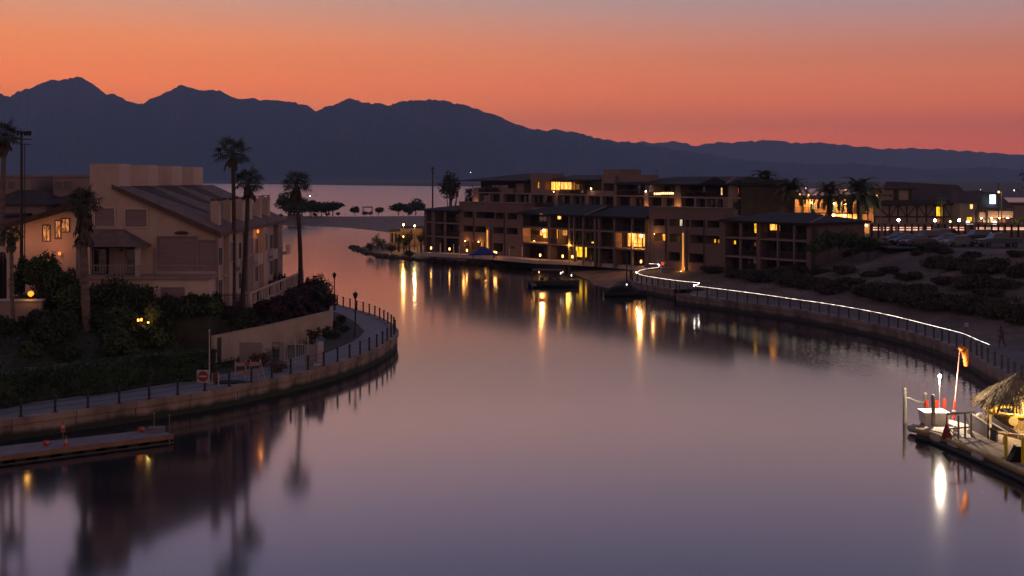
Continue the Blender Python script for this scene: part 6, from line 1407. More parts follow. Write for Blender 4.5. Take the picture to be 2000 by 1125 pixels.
cars = [((1758, 474), 150, .25, (.06, .06, .085), 'grey hatchback, leftmost in the parked row', 'sedan'), ((1772, 479), 146, .3, (.02, .025, .03), 'dark green sedan, second from the left in the parked row', 'sedan'), ((1792, 481), 144, .35, (.07, .065, .08), 'grey car with a reflective rear window, third from the left', 'sedan'), ((1812, 475), 150, .2, (.10, .05, .05), 'dark reddish sport utility behind the grey car', 'suv'),
        ((1852, 477), 148, .3, (.15, .15, .18), 'silver sedan with light catching its bonnet', 'sedan'), ((1872, 482), 144, .25, (.12, .12, .15), 'pale silver sedan nearer the bushes', 'sedan'), ((1912, 474), 148, .1, (.02, .02, .025), 'tall black sport utility behind the pickup', 'suv'), ((1950, 483), 142, .05, (.05, .055, .07), 'grey pickup truck at the right end of the parked row', 'pickup'), ((1835, 472), 152, .2, (.16, .10, .11), 'maroon sport utility under the middle street lamp', 'suv')]
for k, ((px, py), _, rz, col, lab, kind) in enumerate(cars):
    q = G(px, py, T0); car((q.x, q.y, T0), rz, col, lab, kind, k)
# parking surface
pa = [G(a, b, T0).xy for a, b in [(1735, 484), (1850, 486), (1990, 487), (2300, 492)]]
struct(MB().prism([(p.x, p.y) for p in pa] + [(130, 168), (XP(1700, 168), 168), (XP(1705, 150), 150)], T0 - .12, T0 + .06), 'parking_lot', mat('asphalt', (.05, .045, .05), .9, .2, 1))

# trees against the blank end wall of the lower condominium
for k, (px, py, d_, h, r, lab) in enumerate([(1600, 478, 150, 4.0, 1.7, 'leafy dark tree at the near corner of the brown end wall'), (1622, 474, 151, 3.2, 1.6, 'rounded dark tree against the middle of the brown end wall'), (1645, 472, 152, 3.6, 1.7, 'dark tree beside the small lit window on the terrace'), (1675, 474, 151, 3.0, 1.4, 'low dark tree before the lit amber passage'), (1577, 488, 146, 3.0, 1.5, 'dark tree in front of the last balcony bay')]):
    q = D(px, py, d_); tree((q.x - .5, d_ - 6, 5.0), h, r, lab, (M_leaf, M_leafd)[k % 2], 'trees at the end wall', 1100, .19, 500 + k, crown_z=.6, rz=h * .42)
# ================================================================ right bank: railing, light line, desert scrub
rl = [p for p in RSH if p.y > 30]
railing(rl, -.12, PZ + .06, 'long dark post and cable railing on the right sea wall', 1.0, 1.62, .075)
railing(RS2, -.12, PZ + .06, 'short dark railing beside the sand beach where the light line begins', 1.0, 1.6, .075)
ln = [(1267.5, 515), (1285, 515.5), (1290, 518), (1287, 522), (1272, 524), (1253, 526.5), (1243, 532), (1252, 537), (1267, 540), (1300, 545), (1330, 549), (1359, 551.5), (1366.5, 553), (1363, 555.5), (1355, 558), (1380, 561), (1420, 566), (1460, 571), (1500, 576.5), (1550, 584), (1600, 590.5), (1665, 601), (1737, 615), (1780, 625.5), (1817, 635), (1850, 643), (1881, 651), (1895, 657), (1910, 664), (1933, 673)]
def lz(px): return 2.32 if px > 1300 else 2.32 + (1300 - px) * .004
pts = [G(a, b, lz(a)) for a, b in ln]; pts = [Vector(p) for p in pts]
def sm3(p):
    q = [p[0]]
    for a, b in zip(p[:-1], p[1:]): q += [a.lerp(b, .25), a.lerp(b, .75)]
    return q + [p[-1]]
pts = sm3(pts)
root = thing('light_trail', 'thin white trail of a moving lamp, built as a glowing line above the right bank railing', 'light line', pts[0])  # path of a moving lamp, modelled as a glowing tube on added stakes
mb = MB(); mb.tube(pts, .012, 5); mb.build('glowing_line', emis('light_line', (1, .84, .68), 4, .6, .5), root)
MATS['light_line'].cycles.emission_sampling = 'AUTO'
for px, py in ((1286, 517), (1243, 532), (1365, 553.5), (1356, 557.5)):
    q = G(px, py, lz(px)); MB().lathe(q, [(.02, -.06), (.06, 0), (.02, .06)], 8).build('bright_knot', emis('light_knot', (1, .88, .72), 60), root)
tot = 0; last = pts[0]
mb = MB()
for p in pts[1:]:
    tot += (p - last).length; last = p
    if tot > 3.3: tot = 0; mb.tube([(p.x, p.y, PZ), (p.x, p.y, p.z)], .012, 4)
mb.build('supports', M_black, root)
# red lit figure spot near the line start
q = G(1294, 524, 1.9); root = thing('marker_light', 'small red round light at the start of the light line', 'marker light', (q.x, q.y, 2.1)); raw(MB().lathe((0, 0, .5), [(.05, -.22), (.2, -.1), (.2, .15), (.05, .26)], 10), 'globe', emis('red_glow', (1, .07, .03), .8), root, True); raw(MB().tube([(0, 0, -.9), (0, 0, .3)], .04, 6), 'post', M_black, root)
q = G(1300, 530, 1.7); root = thing('concrete_block', 'pale concrete block behind the start of the light line', 'block', (q.x, q.y, 1.4)); raw(MB().box(-.55, 0, -.4, .55, 1.0, .75).box(-.6, -.05, .753, .6, 1.05, .84), 'body', M_condt, root)
# lamp post (unlit) by the beach corner and notice board
q = G(1224, 545, 1.4); root = thing('lamp_post', 'tall dark unlit post at the corner of the sand beach', 'post', q); raw(MB().tube([(0, 0, -.3), (0, 0, 3.0)], [.11, .07], 8), 'pole', M_black, root); raw(MB().lathe((0, 0, 3.0), [(.08, 0), (.16, .1), (.14, .3), (.03, .42)], 8), 'lantern', M_black, root)
q = G(1893, 664, PZ); q2 = D(1893, 647, q.y); root = thing('notice_sign', 'small white notice board on a post behind the end of the light line', 'sign', (q.x, q.y + .6, PZ)); raw(MB().box(-.16, -.015, 1.05, .16, .015, 1.38), 'plate', M_signw, root); raw(MB().tube([(0, .03, -.2), (0, .03, 1.3)], .025, 6), 'post', M_black, root); raw(MB().box(-.07, -.024, 1.18, .08, -.018, 1.24), 'emblem', M_dark, root)

# person walking bent forward behind the light line's end
def person(p, rz, label, leg=.35, coat=(.05, .05, .07), hair=(.02, .015, .012)):
    root = thing('person', label, 'person', p, None, rz)
    V = [(0, 0, .93), (0, .02, 1.15), (0, .05, 1.40), (0, .07, 1.50), (0, .11, 1.60), (0, .12, 1.70),
         (.10, 0, .88), (.11, .12 + leg * .3, .50), (.10, leg * .45, .09), (.10, leg * .45 + .16, .04), (-.10, 0, .88), (-.11, -.02 - leg * .1, .50), (-.10, -leg * .8, .13), (-.10, -leg * .8 + .13, .04),
         (.19, .04, 1.38), (.25, -.10, 1.12), (.24, .06, .90), (.24, .10, .82), (-.19, .04, 1.38), (-.25, .12, 1.12), (-.22, .32, 1.02), (-.22, .39, 1.02)]
    Ed = [(0, 1), (1, 2), (2, 3), (3, 4), (4, 5), (0, 6), (6, 7), (7, 8), (8, 9), (0, 10), (10, 11), (11, 12), (12, 13), (2, 14), (14, 15), (15, 16), (16, 17), (2, 18), (18, 19), (19, 20), (20, 21)]
    R = [.15, .14, .16, .06, .09, .09, .09, .065, .045, .04, .09, .065, .045, .04, .065, .045, .035, .03, .065, .045, .035, .03]
    me = bpy.data.meshes.new('body'); me.from_pydata(V, Ed, []); o = bpy.data.objects.new('body', me); COL.objects.link(o); o.parent = root
    sk = o.modifiers.new('skin', 'SKIN'); me.skin_vertices.new() if not me.skin_vertices else None
    for i, r in enumerate(R): me.skin_vertices[0].data[i].radius = (r, r * (.75 if i in (0, 1, 2) else 1))
    me.skin_vertices[0].data[0].use_root = True
    o.modifiers.new('sub', 'SUBSURF').levels = 1; o.modifiers['sub'].render_levels = 1
    me.materials.append(mat('dark_clothes', coat, .9, .2, 3)); 
    m_ = MB(); m_.lathe((0, .12, 1.66), [(.085, -.02), (.11, .05), (.1, .12), (.03, .17)], 10); raw(m_, 'hair', mat('dark_hair', hair, .8, .1, 3), root, True); return root
q = G(1948, 684, PZ); person((q.x + .9, q.y + 1.2, PZ), 1.9, 'dim dark person walking on the path just beyond the light line')
# desert scrub on the slope
def px_on_slope(px, py):
    # march along the view ray until it meets the dune surface
    k = (px - CX) / F; s = (py - CY) / F; prev = None
    ys = np.linspace(60, 175, 461); xs = k * ys; zr = H - s * ys
    z, ins = h_right(xs.reshape(1, -1), ys.reshape(1, -1)); z = z[0]
    idx = np.nonzero(z >= zr)[0]
    if len(idx) == 0: return None
    i = idx[0]; return Vector((xs[i], ys[i], z[i]))
rng = random.Random(21)
M_scrub = mat('scrub', (.052, .042, .03), .9, .5, 1.2); M_scrub2 = mat('scrub_grey', (.045, .040, .031), .9, .5, .8)
scr = [(1688, 491, 30, 14), (1722, 487, 26, 12), (1660, 498, 24, 10), (1610, 505, 20, 9), (1570, 512, 20, 9), (1745, 494, 16, 9), (1815, 490, 34, 14), (1848, 494, 22, 10), (1790, 497, 14, 7), (1900, 502, 14, 6), (1440, 540, 22, 10), (1480, 550, 26, 12), (1400, 532, 18, 8), (1520, 545, 30, 13), (1552, 556, 28, 13), (1590, 562, 26, 12), (1625, 570, 26, 12), (1660, 560, 22, 12), (1690, 578, 34, 16), (1735, 585, 36, 18),
       (1780, 590, 36, 20), (1825, 600, 36, 18), (1870, 604, 34, 18), (1915, 612, 34, 18), (1960, 620, 34, 20), (1995, 630, 26, 18), (1870, 525, 34, 14), (1835, 520, 24, 10), (1910, 535, 28, 12), (1945, 530, 30, 14), (1900, 562, 34, 14), (1850, 555, 20, 8), (1960, 558, 24, 10), (1990, 540, 22, 16), (1985, 500, 18, 10), (1740, 532, 16, 7), (1700, 540, 16, 7), (1775, 545, 20, 8), (1650, 532, 18, 7), (1600, 535, 14, 6),
       (1350, 525, 14, 7), (1330, 520, 12, 8), (1375, 520, 12, 9), (1510, 520, 22, 12), (1540, 505, 20, 12), (1475, 512, 18, 12), (1580, 495, 16, 10), (1310, 516, 10, 8), (1640, 490, 20, 9), (1560, 530, 20, 8), (1800, 570, 18, 8), (1930, 580, 22, 10)]
adj = ['broad', 'low', 'spreading', 'dense', 'ragged']
for k, (px, py, w, h_) in enumerate(scr):
    q = px_on_slope(px, py)
    if q is None: continue
    s_ = q.y / F; sm_ = 1.0 if py > 500 else .62; r = w * s_ * 1.75 * sm_; hh = h_ * s_ * 1.25 * sm_
    if py < 500: where = 'near the parked cars' if px > 1730 else 'on the crest below the brown building'
    elif py < 546: where = 'high on the desert slope' if px > 1590 else 'on the slope below the condominium end'
    elif px > 1840: where = 'low on the slope behind the sign board'
    else: where = 'low on the slope behind the light line'
    o = shrub(q - Vector((0, 0, .15)), r, hh, '%s dark desert bush %s' % (adj[k % 5], where), (M_scrub, M_scrub2)[k % 2], 'desert bushes on the right slope', int(700 + 90 * r * hh * 3), .18, 400 + k)
# dry grass tufts over the slope, one loose mass
mb = MB(); rng = random.Random(9); cnt = 0
gxs = np.array([[rng.uniform(14, 62) for _ in range(2600)]]); gys = np.array([[rng.uniform(66, 172) for _ in range(2600)]]); gz, gi = h_right(gxs, gys); wd = poly_dist(gxs, gys, [Vector((60, 20))] + RSH + RS2[:5])
for i in range(2600):
    if not gi[0, i] or wd[0, i] < 5.6 or gz[0, i] < 1 or gz[0, i] > 6.2 or gxs[0, i] / gys[0, i] < .14: continue
    p = Vector((gxs[0, i], gys[0, i], gz[0, i])); n_ = rng.randint(5, 9)
    for j in range(n_):
        a = rng.random() * 6.28; L_ = rng.uniform(.1, .34); dv = Vector((math.cos(a), math.sin(a), rng.uniform(.5, 2))).normalized() * L_; s_ = Vector((-math.sin(a), math.cos(a), 0)) * .03; o = p + Vector((rng.gauss(0, .14), rng.gauss(0, .14), -.03)); mb.face([o - s_, o + s_, o + dv])
tag(mb.build('dry_grass', M_rust), 'sparse dry tufts scattered over the desert slope', 'grass', kind='stuff')
mb = MB(); rng = random.Random(19)
gxs = np.array([[rng.uniform(-62, -18) for _ in range(9000)]]); gys = np.array([[rng.uniform(60, 106) for _ in range(9000)]]); gz, gi = h_left(gxs, gys); wd = inside_and_dist(gxs, gys, LPOLY)[1]
for i in range(9000):
    if not gi[0, i] or wd[0, i] < 6.6: continue
    zz = max(gz[0, i], TZ if (gys[0, i] > 88.5 and gxs[0, i] > -38 and gxs[0, i] < -23.1) else 0)
    p = Vector((gxs[0, i], gys[0, i], zz))
    for j in range(7): leaf_quad(mb, p + Vector((rng.gauss(0, .3), rng.gauss(0, .3), rng.uniform(0, .3))), .11, rng)
tag(mb.build('ground_cover', M_leafd), 'dark leafy ground cover between the garden shrubs', 'plants', kind='stuff')

# ================================================================ boats at the beach
def hull(Ls, Wd, Ht, n=9):
    mb = MB(); k0 = 0; rows = []
    for i in range(n):
        t = i / (n - 1); x = -Ls / 2 + Ls * t; w = Wd / 2 * (1 - max(0, (t - .55) / .45) ** 2.2) * (.92 + .08 * min(1, t * 4)); sh = Ht * (1 + .25 * t * t); w = max(w, .02)
        rows.append([(x, -w, sh), (x, -w * .88, sh * .35), (x, -w * .4, -.05), (x, w * .4, -.05), (x, w * .88, sh * .35), (x, w, sh)])
    for a, b in zip(rows[:-1], rows[1:]):
        for j in range(5): mb.face([a[j], b[j], b[j + 1], a[j + 1]])
    mb.face(rows[0]); return mb, rows
q = G(1081, 560, 0); root = thing('pontoon_boat', 'dark open boat with a flat canopy moored off the sand beach', 'boat', (q.x, q.y, 0), None, -.05)
mb, rows = hull(7.2, 2.5, .75); raw(mb, 'hull', mat('dark_hull', (.03, .035, .035), .5, .2, 2, spec=.5), root)
raw(MB().box(-3.3, -1.0, .5, 2.2, 1.0, .55), 'deck', M_dark, root); raw(MB().box(-3.2, -1.12, .85, 2.2, -1.06, .92).box(-3.2, 1.06, .85, 2.2, 1.12, .92), 'rail', M_cable, root)
raw(MB().hexa([(-3.0, -1.2, 2.25), (1.6, -1.2, 2.25), (1.6, 1.2, 2.25), (-3.0, 1.2, 2.25)], [(-2.9, -1.0, 2.4), (1.5, -1.0, 2.4), (1.5, 1.0, 2.4), (-2.9, 1.0, 2.4)]), 'canopy', mat('maroon_canvas', (.06, .025, .03), .9, .2, 2), root)
for x in (-2.9, 1.5):
    for y in (-1.1, 1.1): raw(MB().tube([(x, y, .6), (x, y, 2.25)], .03, 6), 'canopy_post', M_cable, root)
for x, y in ((-1.6, .1), (-.4, .4), (.6, -.3)): raw(MB().box(x - .28, y - .28, .55, x + .28, y + .28, .9).box(x - .28, y + .2, .9, x + .28, y + .3, 1.25), 'seat', M_leafd if False else mat('boat_seat', (.05, .045, .05), .8, .1, 2), root)
raw(MB().box(-3.9, -.25, .1, -3.5, .25, 1.0), 'outboard_motor', M_black, root)
for k, (px, py) in enumerate([(1053.5, 532), (1096, 534), (1100, 531), (1117, 538)]):
    q2 = D(px, py, q.y - 1.3); rt = MB().lathe((q2.x - root.location.x, q2.y - root.location.y + .4, q2.z), [(.03, -.14), (.07, 0), (.03, .14)], 6); raw(rt, 'cabin_light', emis('boat_glow_%d' % (k % 2), (1, .42, .25) if k != 1 else (.9, .9, 1), 4), root)
q3 = G(1113, 556, 0); rt = thing('mooring_pole', 'tall thin mooring pole behind the canopy boat', 'pole', (q3.x, q3.y + 2, 0), None); raw(MB().tube([(0, 0, -1), (0, 0, 4.6)], .045, 6), 'shaft', M_wood, rt); raw(MB().lathe((0, 0, 4.6), [(.06, 0), (.05, .08)], 6), 'cap', M_pal, rt)
q = G(1034, 562, 0); root = thing('boat_ramp', 'small dark gangway and piling left of the canopy boat', 'gangway', (q.x, q.y, 0)); raw(MB().hexa([(-.5, 3.0, 1.2), (.1, 3.0, 1.2), (1.0, -.5, .25), (.4, -.5, .25)], [(-.5, 3.0, 1.32), (.1, 3.0, 1.32), (1.0, -.5, .37), (.4, -.5, .37)]), 'ramp', M_wood, root)
for x, y in ((-.3, 0), (.4, .2)): raw(MB().tube([(x, y, -1), (x, y, 1.5)], .12, 8), 'piling', M_wood, root)
q = G(1221, 578, 0); root = thing('covered_boat', 'low dark covered boat beached below the corner of the sea wall', 'boat', (q.x, q.y, 0), None, .05)
mb, rows = hull(5.6, 2.1, .55); raw(mb, 'hull', mat('dark_hull', (.03, .035, .035)), root)
mb = MB(); pr = []
for i in range(9):
    t = i / 8; x = -2.5 + 4.9 * t; w = .98 * (1 - max(0, (t - .6) / .4) ** 2 * .8); hz = .6 + .75 * math.sin(math.pi * min(1, t * 1.15 + .05)) ** .8; pr.append([(x, -w, .56), (x, -w * .6, hz * .85), (x, 0, hz), (x, w * .6, hz * .85), (x, w, .56)])
for a, b in zip(pr[:-1], pr[1:]):
    for j in range(4): mb.face([a[j], b[j], b[j + 1], a[j + 1]])
mb.face(pr[0]); mb.face(pr[-1]); raw(mb, 'cover', M_dark, root, True)
raw(MB().lathe((.2, 0, 1.35), [(.03, 0), (.09, .08), (.06, .2)], 8), 'anchor_light', emis('anchor_glow', (.9, .85, 1), 3), root)

# ================================================================ right dock with tiki bar
DZ = .55
M_glow = emis('dock_lamp', (1, .93, .8), 260)
def dk(px, py, z=DZ): return G(px, py, z)
M_wd = mat('white_deck', (.55, .48, .42), .8, .15, 1.2); M_tan = mat('tan_deck', (.30, .24, .19), .85, .25, 1.2, .3, 6); M_log = mat('yellow_log', (.42, .32, .12), .85, .25, 2); M_fend = mat('fender_grey', (.34, .32, .31), .7, .2, 2)
M_tub = mat('tub_white', (.72, .66, .58), .5, .08, 2); M_redp = mat('red_post', (.5, .05, .03), .6, .15, 2); M_pil = mat('piling_wood', (.22, .20, .16), .9, .35, 2.5, .6, 6, stretch=(1, 1, .2)); M_thatch = mat('thatch', (.24, .185, .115), .95, .5, 3, 1, 9, stretch=(1, 1, .3)); M_yel = mat('yellow_paint', (.62, .48, .01), .6, .12, 2)
M_panel2 = mat('grey_gangway_panel', (.13, .12, .13), .6, .15, 1.2); M_yw = mat('yellow_wood', (.40, .30, .07), .8, .2, 2); M_stone = mat('dock_stone', (.26, .21, .17), .9, .3, 1.5, .4, 5)
outer = [dk(1790, 838), dk(1822, 845), dk(1860, 860), dk(1900, 877), (dk(1940, 893)), dk(2000, 920), dk(2080, 960), dk(2160, 1005)]
inner_ = [dk(1803, 818), dk(1850, 819), dk(1888, 828), dk(1920, 838), dk(1960, 850), dk(2000, 862), dk(2080, 885), dk(2200, 905)]
root = thing('tiki_dock', 'floating dock with timber edge and fenders under the thatched bar', 'dock', (outer[3].x, outer[3].y, DZ))
poly = [(p.x, p.y) for p in outer] + [(p.x, p.y) for p in inner_[::-1]]
MB().prism(poly, -.1, DZ).build('deck', M_tan, root)
wp = [dk(1806, 819), dk(1850, 820), dk(1892, 831), dk(1897, 858), dk(1845, 848), dk(1806, 838)]
MB().prism([(p.x, p.y) for p in wp], DZ + .003, DZ + .05).build('white_deck', M_wd, root)
mb = MB(); ol = [Vector((p.x, p.y, DZ - .05)) for p in outer]; mb.tube(ol, .13, 8); mb.build('edge_log', M_log, root)
mb = MB(); mb.tube([p + Vector((.0, -.12, -.4)) for p in ol], .2, 8); mb.build('lower_log', M_float, root)
rng = random.Random(4)
for k, (px, py) in enumerate([(1791, 836), (1832, 855), (1865, 868), (1892, 876), (1912, 890)]):
    p = dk(px, py, .25); a = outer[min(k + 1, 6)] - outer[min(k, 5)]; a.normalize()
    m_ = MB(); rr = .24 if k < 2 else .17; m_.tube([p - a * .55 + Vector((-.22, -.42, .05)), p - a * .4 + Vector((-.22, -.42, .05)), p + a * .4 + Vector((-.22, -.42, .05)), p + a * .55 + Vector((-.22, -.42, .05))], [.1, rr, rr, .1], 10); m_.build('fender', M_fend, root, True)
# pilings
pil = [((1766.5, 826, 0), 761, .13, 'weathered piling standing alone in the water left of the dock', M_pil), ((1807, 812, .2), 770, .12, 'pair partner piling behind the white tub', M_pil), ((1822, 833, DZ), 775, .12, 'dark piling with a white cap in front of the white tub', M_pil)]
for (px, py, z), yt, r, lab, m_ in pil:
    p = G(px, py, z); h_ = ZY(yt, p.y) - z; root = thing('piling', lab, 'piling', p, 'pilings of the right dock'); raw(MB().tube([(0, 0, -1.2), (.03, 0, h_ * .5), (0, 0, h_)], [r, r * .95, r * .9], 10), 'post', m_, root); raw(MB().lathe((0, 0, h_), [(r * 1.1, 0), (r * .9, .08), (.03, .14)], 10), 'cap', M_signw if px != 1766.5 else M_pil, root)
pa_, pb_ = G(1766.5, 826, 0), G(1807, 812, .2)
z1_ = ZY(776, pa_.y); z2_ = ZY(786, pb_.y); mb = MB(); mb.tube([(pa_.x, pa_.y, z1_), (pa_.x * .75 + pb_.x * .25, pa_.y * .75 + pb_.y * .25, z1_ - .12), (pa_.x * .4 + pb_.x * .6, pa_.y * .4 + pb_.y * .6, z1_ - .42), (pb_.x, pb_.y, z2_)], [.04, .07, .09, .06], 6); tag(mb.build('rope', M_fend), 'thick slack rope strung between the lone piling and the dock', 'rope')
for k, px in enumerate((1810, 1828, 1832, 1844.5)):
    p = dk(px, 816, .3); h_ = ZY(783 - (k == 3) * 3, p.y) - .3; root = thing('red_post', ['short red post behind the left end of the white tub', 'left of two close red posts behind the tub', 'right of two close red posts behind the tub', 'tallest red post behind the right end of the white tub'][k], 'post', p, 'red posts behind the white tub'); raw(MB().tube([(0, 0, -1), (0, 0, h_)], .09 if k in (1, 2) else .12, 8), 'shaft', M_redp, root); raw(MB().lathe((0, 0, h_), [(.1, 0), (.1, .04)], 8), 'cap', M_redp, root)
# tub
p = dk(1829, 830); w = (1853 - 1805) / 2 * p.y / F; h_ = ZY(805, p.y) - DZ; root = thing('white_tub', 'large white rectangular tub on the dock beside the lamp', 'tub', p)
mb = MB(); mb.hexa([(-w * .93, -.1, .05), (w * .93, -.1, .05), (w * .93, .95, .05), (-w * .93, .95, .05)], [(-w * .98, -.16, h_ - .12), (w * .98, -.16, h_ - .12), (w * .98, 1.0, h_ - .12), (-w * .98, 1.0, h_ - .12)]); raw(mb, 'body', M_tub, root)
mb = MB(); o_ = [(-w * 1.06, -.24), (w * 1.06, -.24), (w * 1.06, 1.08), (-w * 1.06, 1.08)]; i_ = [(-w * .85, 0), (w * .85, 0), (w * .85, .84), (-w * .85, .84)]
for j in range(4):
    k = (j + 1) % 4; z0, z1 = h_ - .117, h_; mb.hexa([(*o_[j], z0), (*o_[k], z0), (*i_[k], z0), (*i_[j], z0)], [(*o_[j], z1), (*o_[k], z1), (*i_[k], z1), (*i_[j], z1)])
rim_ = raw(mb, 'rim', M_tub, root); raw(MB().box(-w * .9, -.06, h_ - .16, w * .9, .9, h_ - .05), 'cover', M_tub, root)
# lamp on pole
p = dk(1834.5, 822); h_ = ZY(735, p.y) - DZ; root = thing('dock_lamp', 'bright white lamp on a thin pole behind the white tub', 'lamp', p); raw(MB().tube([(0, 0, 0), (.02, 0, h_)], [.035, .02], 8), 'pole', M_white, root)
raw(MB().lathe((.03, 0, h_), [(.03, -.09), (.085, -.02), (.085, .04), (.03, .09)], 10), 'lamp_head', M_glow, root, True); lamp_light(root, (.03, -.1, h_ - .12), 1000, (1, .80, .58), .06, True)
# windsock pole
p = dk(1862, 822); h_ = ZY(684, p.y) - DZ; tx = (1874.5 - 1862) * p.y / F; root = thing('windsock', 'limp orange windsock on a tall leaning pole with a red base', 'windsock', p)
raw(MB().tube([(0, 0, 0), (tx * .28, 0, h_ * .28)], .085, 8), 'red_base', M_redp, root); raw(MB().tube([(tx * .28, 0, h_ * .28), (tx, 0, h_)], [.04, .025], 6), 'pole', mat('pink_pole', (.5, .25, .2), .6, .1, 2), root); raw(MB().lathe((tx * .12, 0, h_ * .14), [(.1, -.05), (.13, 0), (.1, .06)], 8), 'collar', M_white, root)
s_ = p.y / F; raw(MB().tube([(tx - .02, 0, h_ + .02), (tx + .12, 0, h_ + .17), (tx + .26, 0, h_ + .02), (tx + .34, 0, h_ - .35), (tx + .40, 0, h_ - .95)], [.13, .2, .22, .19, .13], 12), 'sock', mat('orange_fabric', (.5, .15, .02), .7, .12, 4), root, True)
# upright red oar shape
p = dk(1849, 856); root = thing('red_paddle', 'red paddle standing upright at the dock edge', 'paddle', p); h_ = ZY(808, p.y) - DZ
raw(MB().tube([(0, 0, .5), (0, 0, h_)], [.05, .03], 8), 'handle', mat('dark_red', (.2, .03, .03), .7, .2, 2), root); raw(MB().lathe((0, 0, -.05), [(.22, 0), (.3, .1), (.17, .55), (.05, .85)], 4, 1, .35), 'blade', mat('dark_red', (.2, .03, .03)), root)
# railing frames (wood bench frame)
p0_, p1_ = dk(1858, 858), dk(1899, 850); root = thing('timber_rack', 'weathered timber frame with cross braces beside the gangway panel', 'rack', ((p0_.x + p1_.x) / 2, (p0_.y + p1_.y) / 2, DZ)); mb = MB()
def fr(px, py, yt, r=.06): 
    p = dk(px, py); z = ZY(yt, p.y); MB().tube([(p.x, p.y, DZ), (p.x, p.y, z)], r, 6).build('upright', M_pil, root); return Vector((p.x, p.y, z))
a1 = fr(1872, 858, 812); a2 = fr(1885, 856, 806); a3 = fr(1897, 852, 808); a4 = fr(1863, 854, 835, .04)
mb.tube([(a1.x - .6, a1.y, a1.z + .1), (a3.x + .2, a3.y, a3.z + .1)], .07, 6); mb.build('top_rail', M_pil, root)
mb = MB(); mb.tube([(a1.x - .6, a1.y - .1, 1.15), (a3.x, a3.y - .1, 1.1)], .05, 6); mb.tube([(a2.x, a2.y, 1.9), (a2.x + .5, a2.y, .6)], .03, 5); mb.tube([(a1.x - .5, a1.y, 1.1), (a1.x, a1.y, .6)], .03, 5); mb.tube([(a1.x, a1.y, 1.1), (a1.x - .4, a1.y, .6)], .03, 5); mb.build('brace', M_pil, root)
# gangway: grey panels
root = thing('gangway', 'grey sided gangway with a pale handrail beside the thatched bar', 'gangway', (dk(1920, 860).x, dk(1920, 860).y, DZ))
def panel(pxa, pya_t, pya_b, pxb, pyb_t, pyb_b, da, db, m_=M_panel2, name='panel'):
    a, b, c, e = D(pxa, pya_b, da), D(pxb, pyb_b, db), D(pxb, pyb_t, db), D(pxa, pya_t, da); n_ = Vector((.05, .05, 0))
    return MB().hexa([a, b, b + n_, a + n_], [e, c, c + n_, e + n_]).build(name, m_, root)
panel(1899, 811, 850, 1928, 830, 866, 65.5, 63.5); panel(1934, 836, 872, 1948, 842, 884, 63.2, 62.4, mat('dark_panel', (.035, .035, .045), .6, .1, 1)); panel(1937, 812, 850, 1989, 846, 872, 66.0, 64.5)
for (x0, y0, x1, y1, da, db) in ((1899, 809, 1930, 829, 65.4, 63.4), (1937, 826, 1969, 845, 64.5, 63.2)):
    MB().tube([D(x0, y0, da), D(x1, y1, db)], .045, 6).build('handrail', mat('pale_rail', (.5, .44, .40), .5, .1, 2), root)
for px, yt, yb, d_ in ((1930, 818, 874, 63.3), (1948, 850, 884, 62.4), (1960, 852, 886, 62.2), (1988, 838, 872, 64.4), (1950, 815, 850, 66)):
    MB().tube([D(px, yb, d_), D(px, yt, d_)], .05, 6).build('upright', M_black if px == 1930 else M_pal, root)
# clutter
cl = [(1914, 816, .24, M_pal, 'round pale container behind the grey gangway panel'), (1905, 822, .16, M_tub, 'small white container left of the round pale one'), (1925, 822, .18, mat('steel_drum', (.3, .3, .32), .4, .1, 2, metal=.4), 'grey metal container behind the gangway handrail'), (1893, 845, .14, M_tub, 'white round buoy under the timber frame'), (1866, 838, .14, M_tub, 'small white buoy beside the red paddle')]
for k, (px, py, r, m_, lab) in enumerate(cl):
    d_ = 66.2 if k < 3 else 64.5; p = D(px, py + r * 33, d_); root = thing('container', lab, 'container' if k < 3 else 'buoy', (p.x, p.y, max(p.z, DZ))); root.name = 'container' if k < 3 else 'buoy'
    raw(MB().lathe((0, 0, 0), [(r * .8, 0), (r, r * .3), (r, r * 1.6), (r * .7, r * 1.9)], 12), 'body', m_, root, True); raw(MB().lathe((0, 0, r * 1.9), [(r * .5, 0), (r * .5, .05)], 8), 'lid', M_pal, root)
# coiled hose loop, ring
p = D(1914, 888, 62.6); root = thing('mooring_ring', 'pale rubber ring hanging on the dock edge', 'ring', (p.x, p.y - .35, p.z)); mb = MB(); mb.tube([(.26 * math.cos(t / 12 * 6.283), 0, .26 * math.sin(t / 12 * 6.283)) for t in range(13)], .05, 6); raw(mb, 'ring_body', M_fend, root)
# yellow bollards
for k, (px, yt, yb) in enumerate([(1964.5, 849, 892), (1998, 856, 906)]):
    p = dk(px, yb); h_ = ZY(yt, p.y) - DZ; root = thing('yellow_post', ['yellow post at the dock edge in front of the gangway', 'yellow post at the right edge of the dock'][k], 'post', p, 'yellow dock posts'); raw(MB().tube([(0, 0, -.4), (0, 0, h_)], .09, 10), 'shaft', M_yel, root); raw(MB().lathe((0, 0, h_), [(.095, 0), (.07, .05), (.01, .07)], 10), 'cap', M_yel, root)
p = dk(1986, 903); root = thing('dark_box', 'dark wedge shaped box at the dock edge beside the right yellow post', 'box', p); raw(MB().hexa([(-.35, 0, 0), (.3, 0, 0), (.3, .5, 0), (-.35, .5, 0)], [(.05, 0, .75), (.3, 0, .75), (.3, .5, .75), (.05, .5, .75)]), 'body', M_dark, root); raw(MB().box(.04, -.02, .753, .32, .52, .8), 'lid', M_black, root)
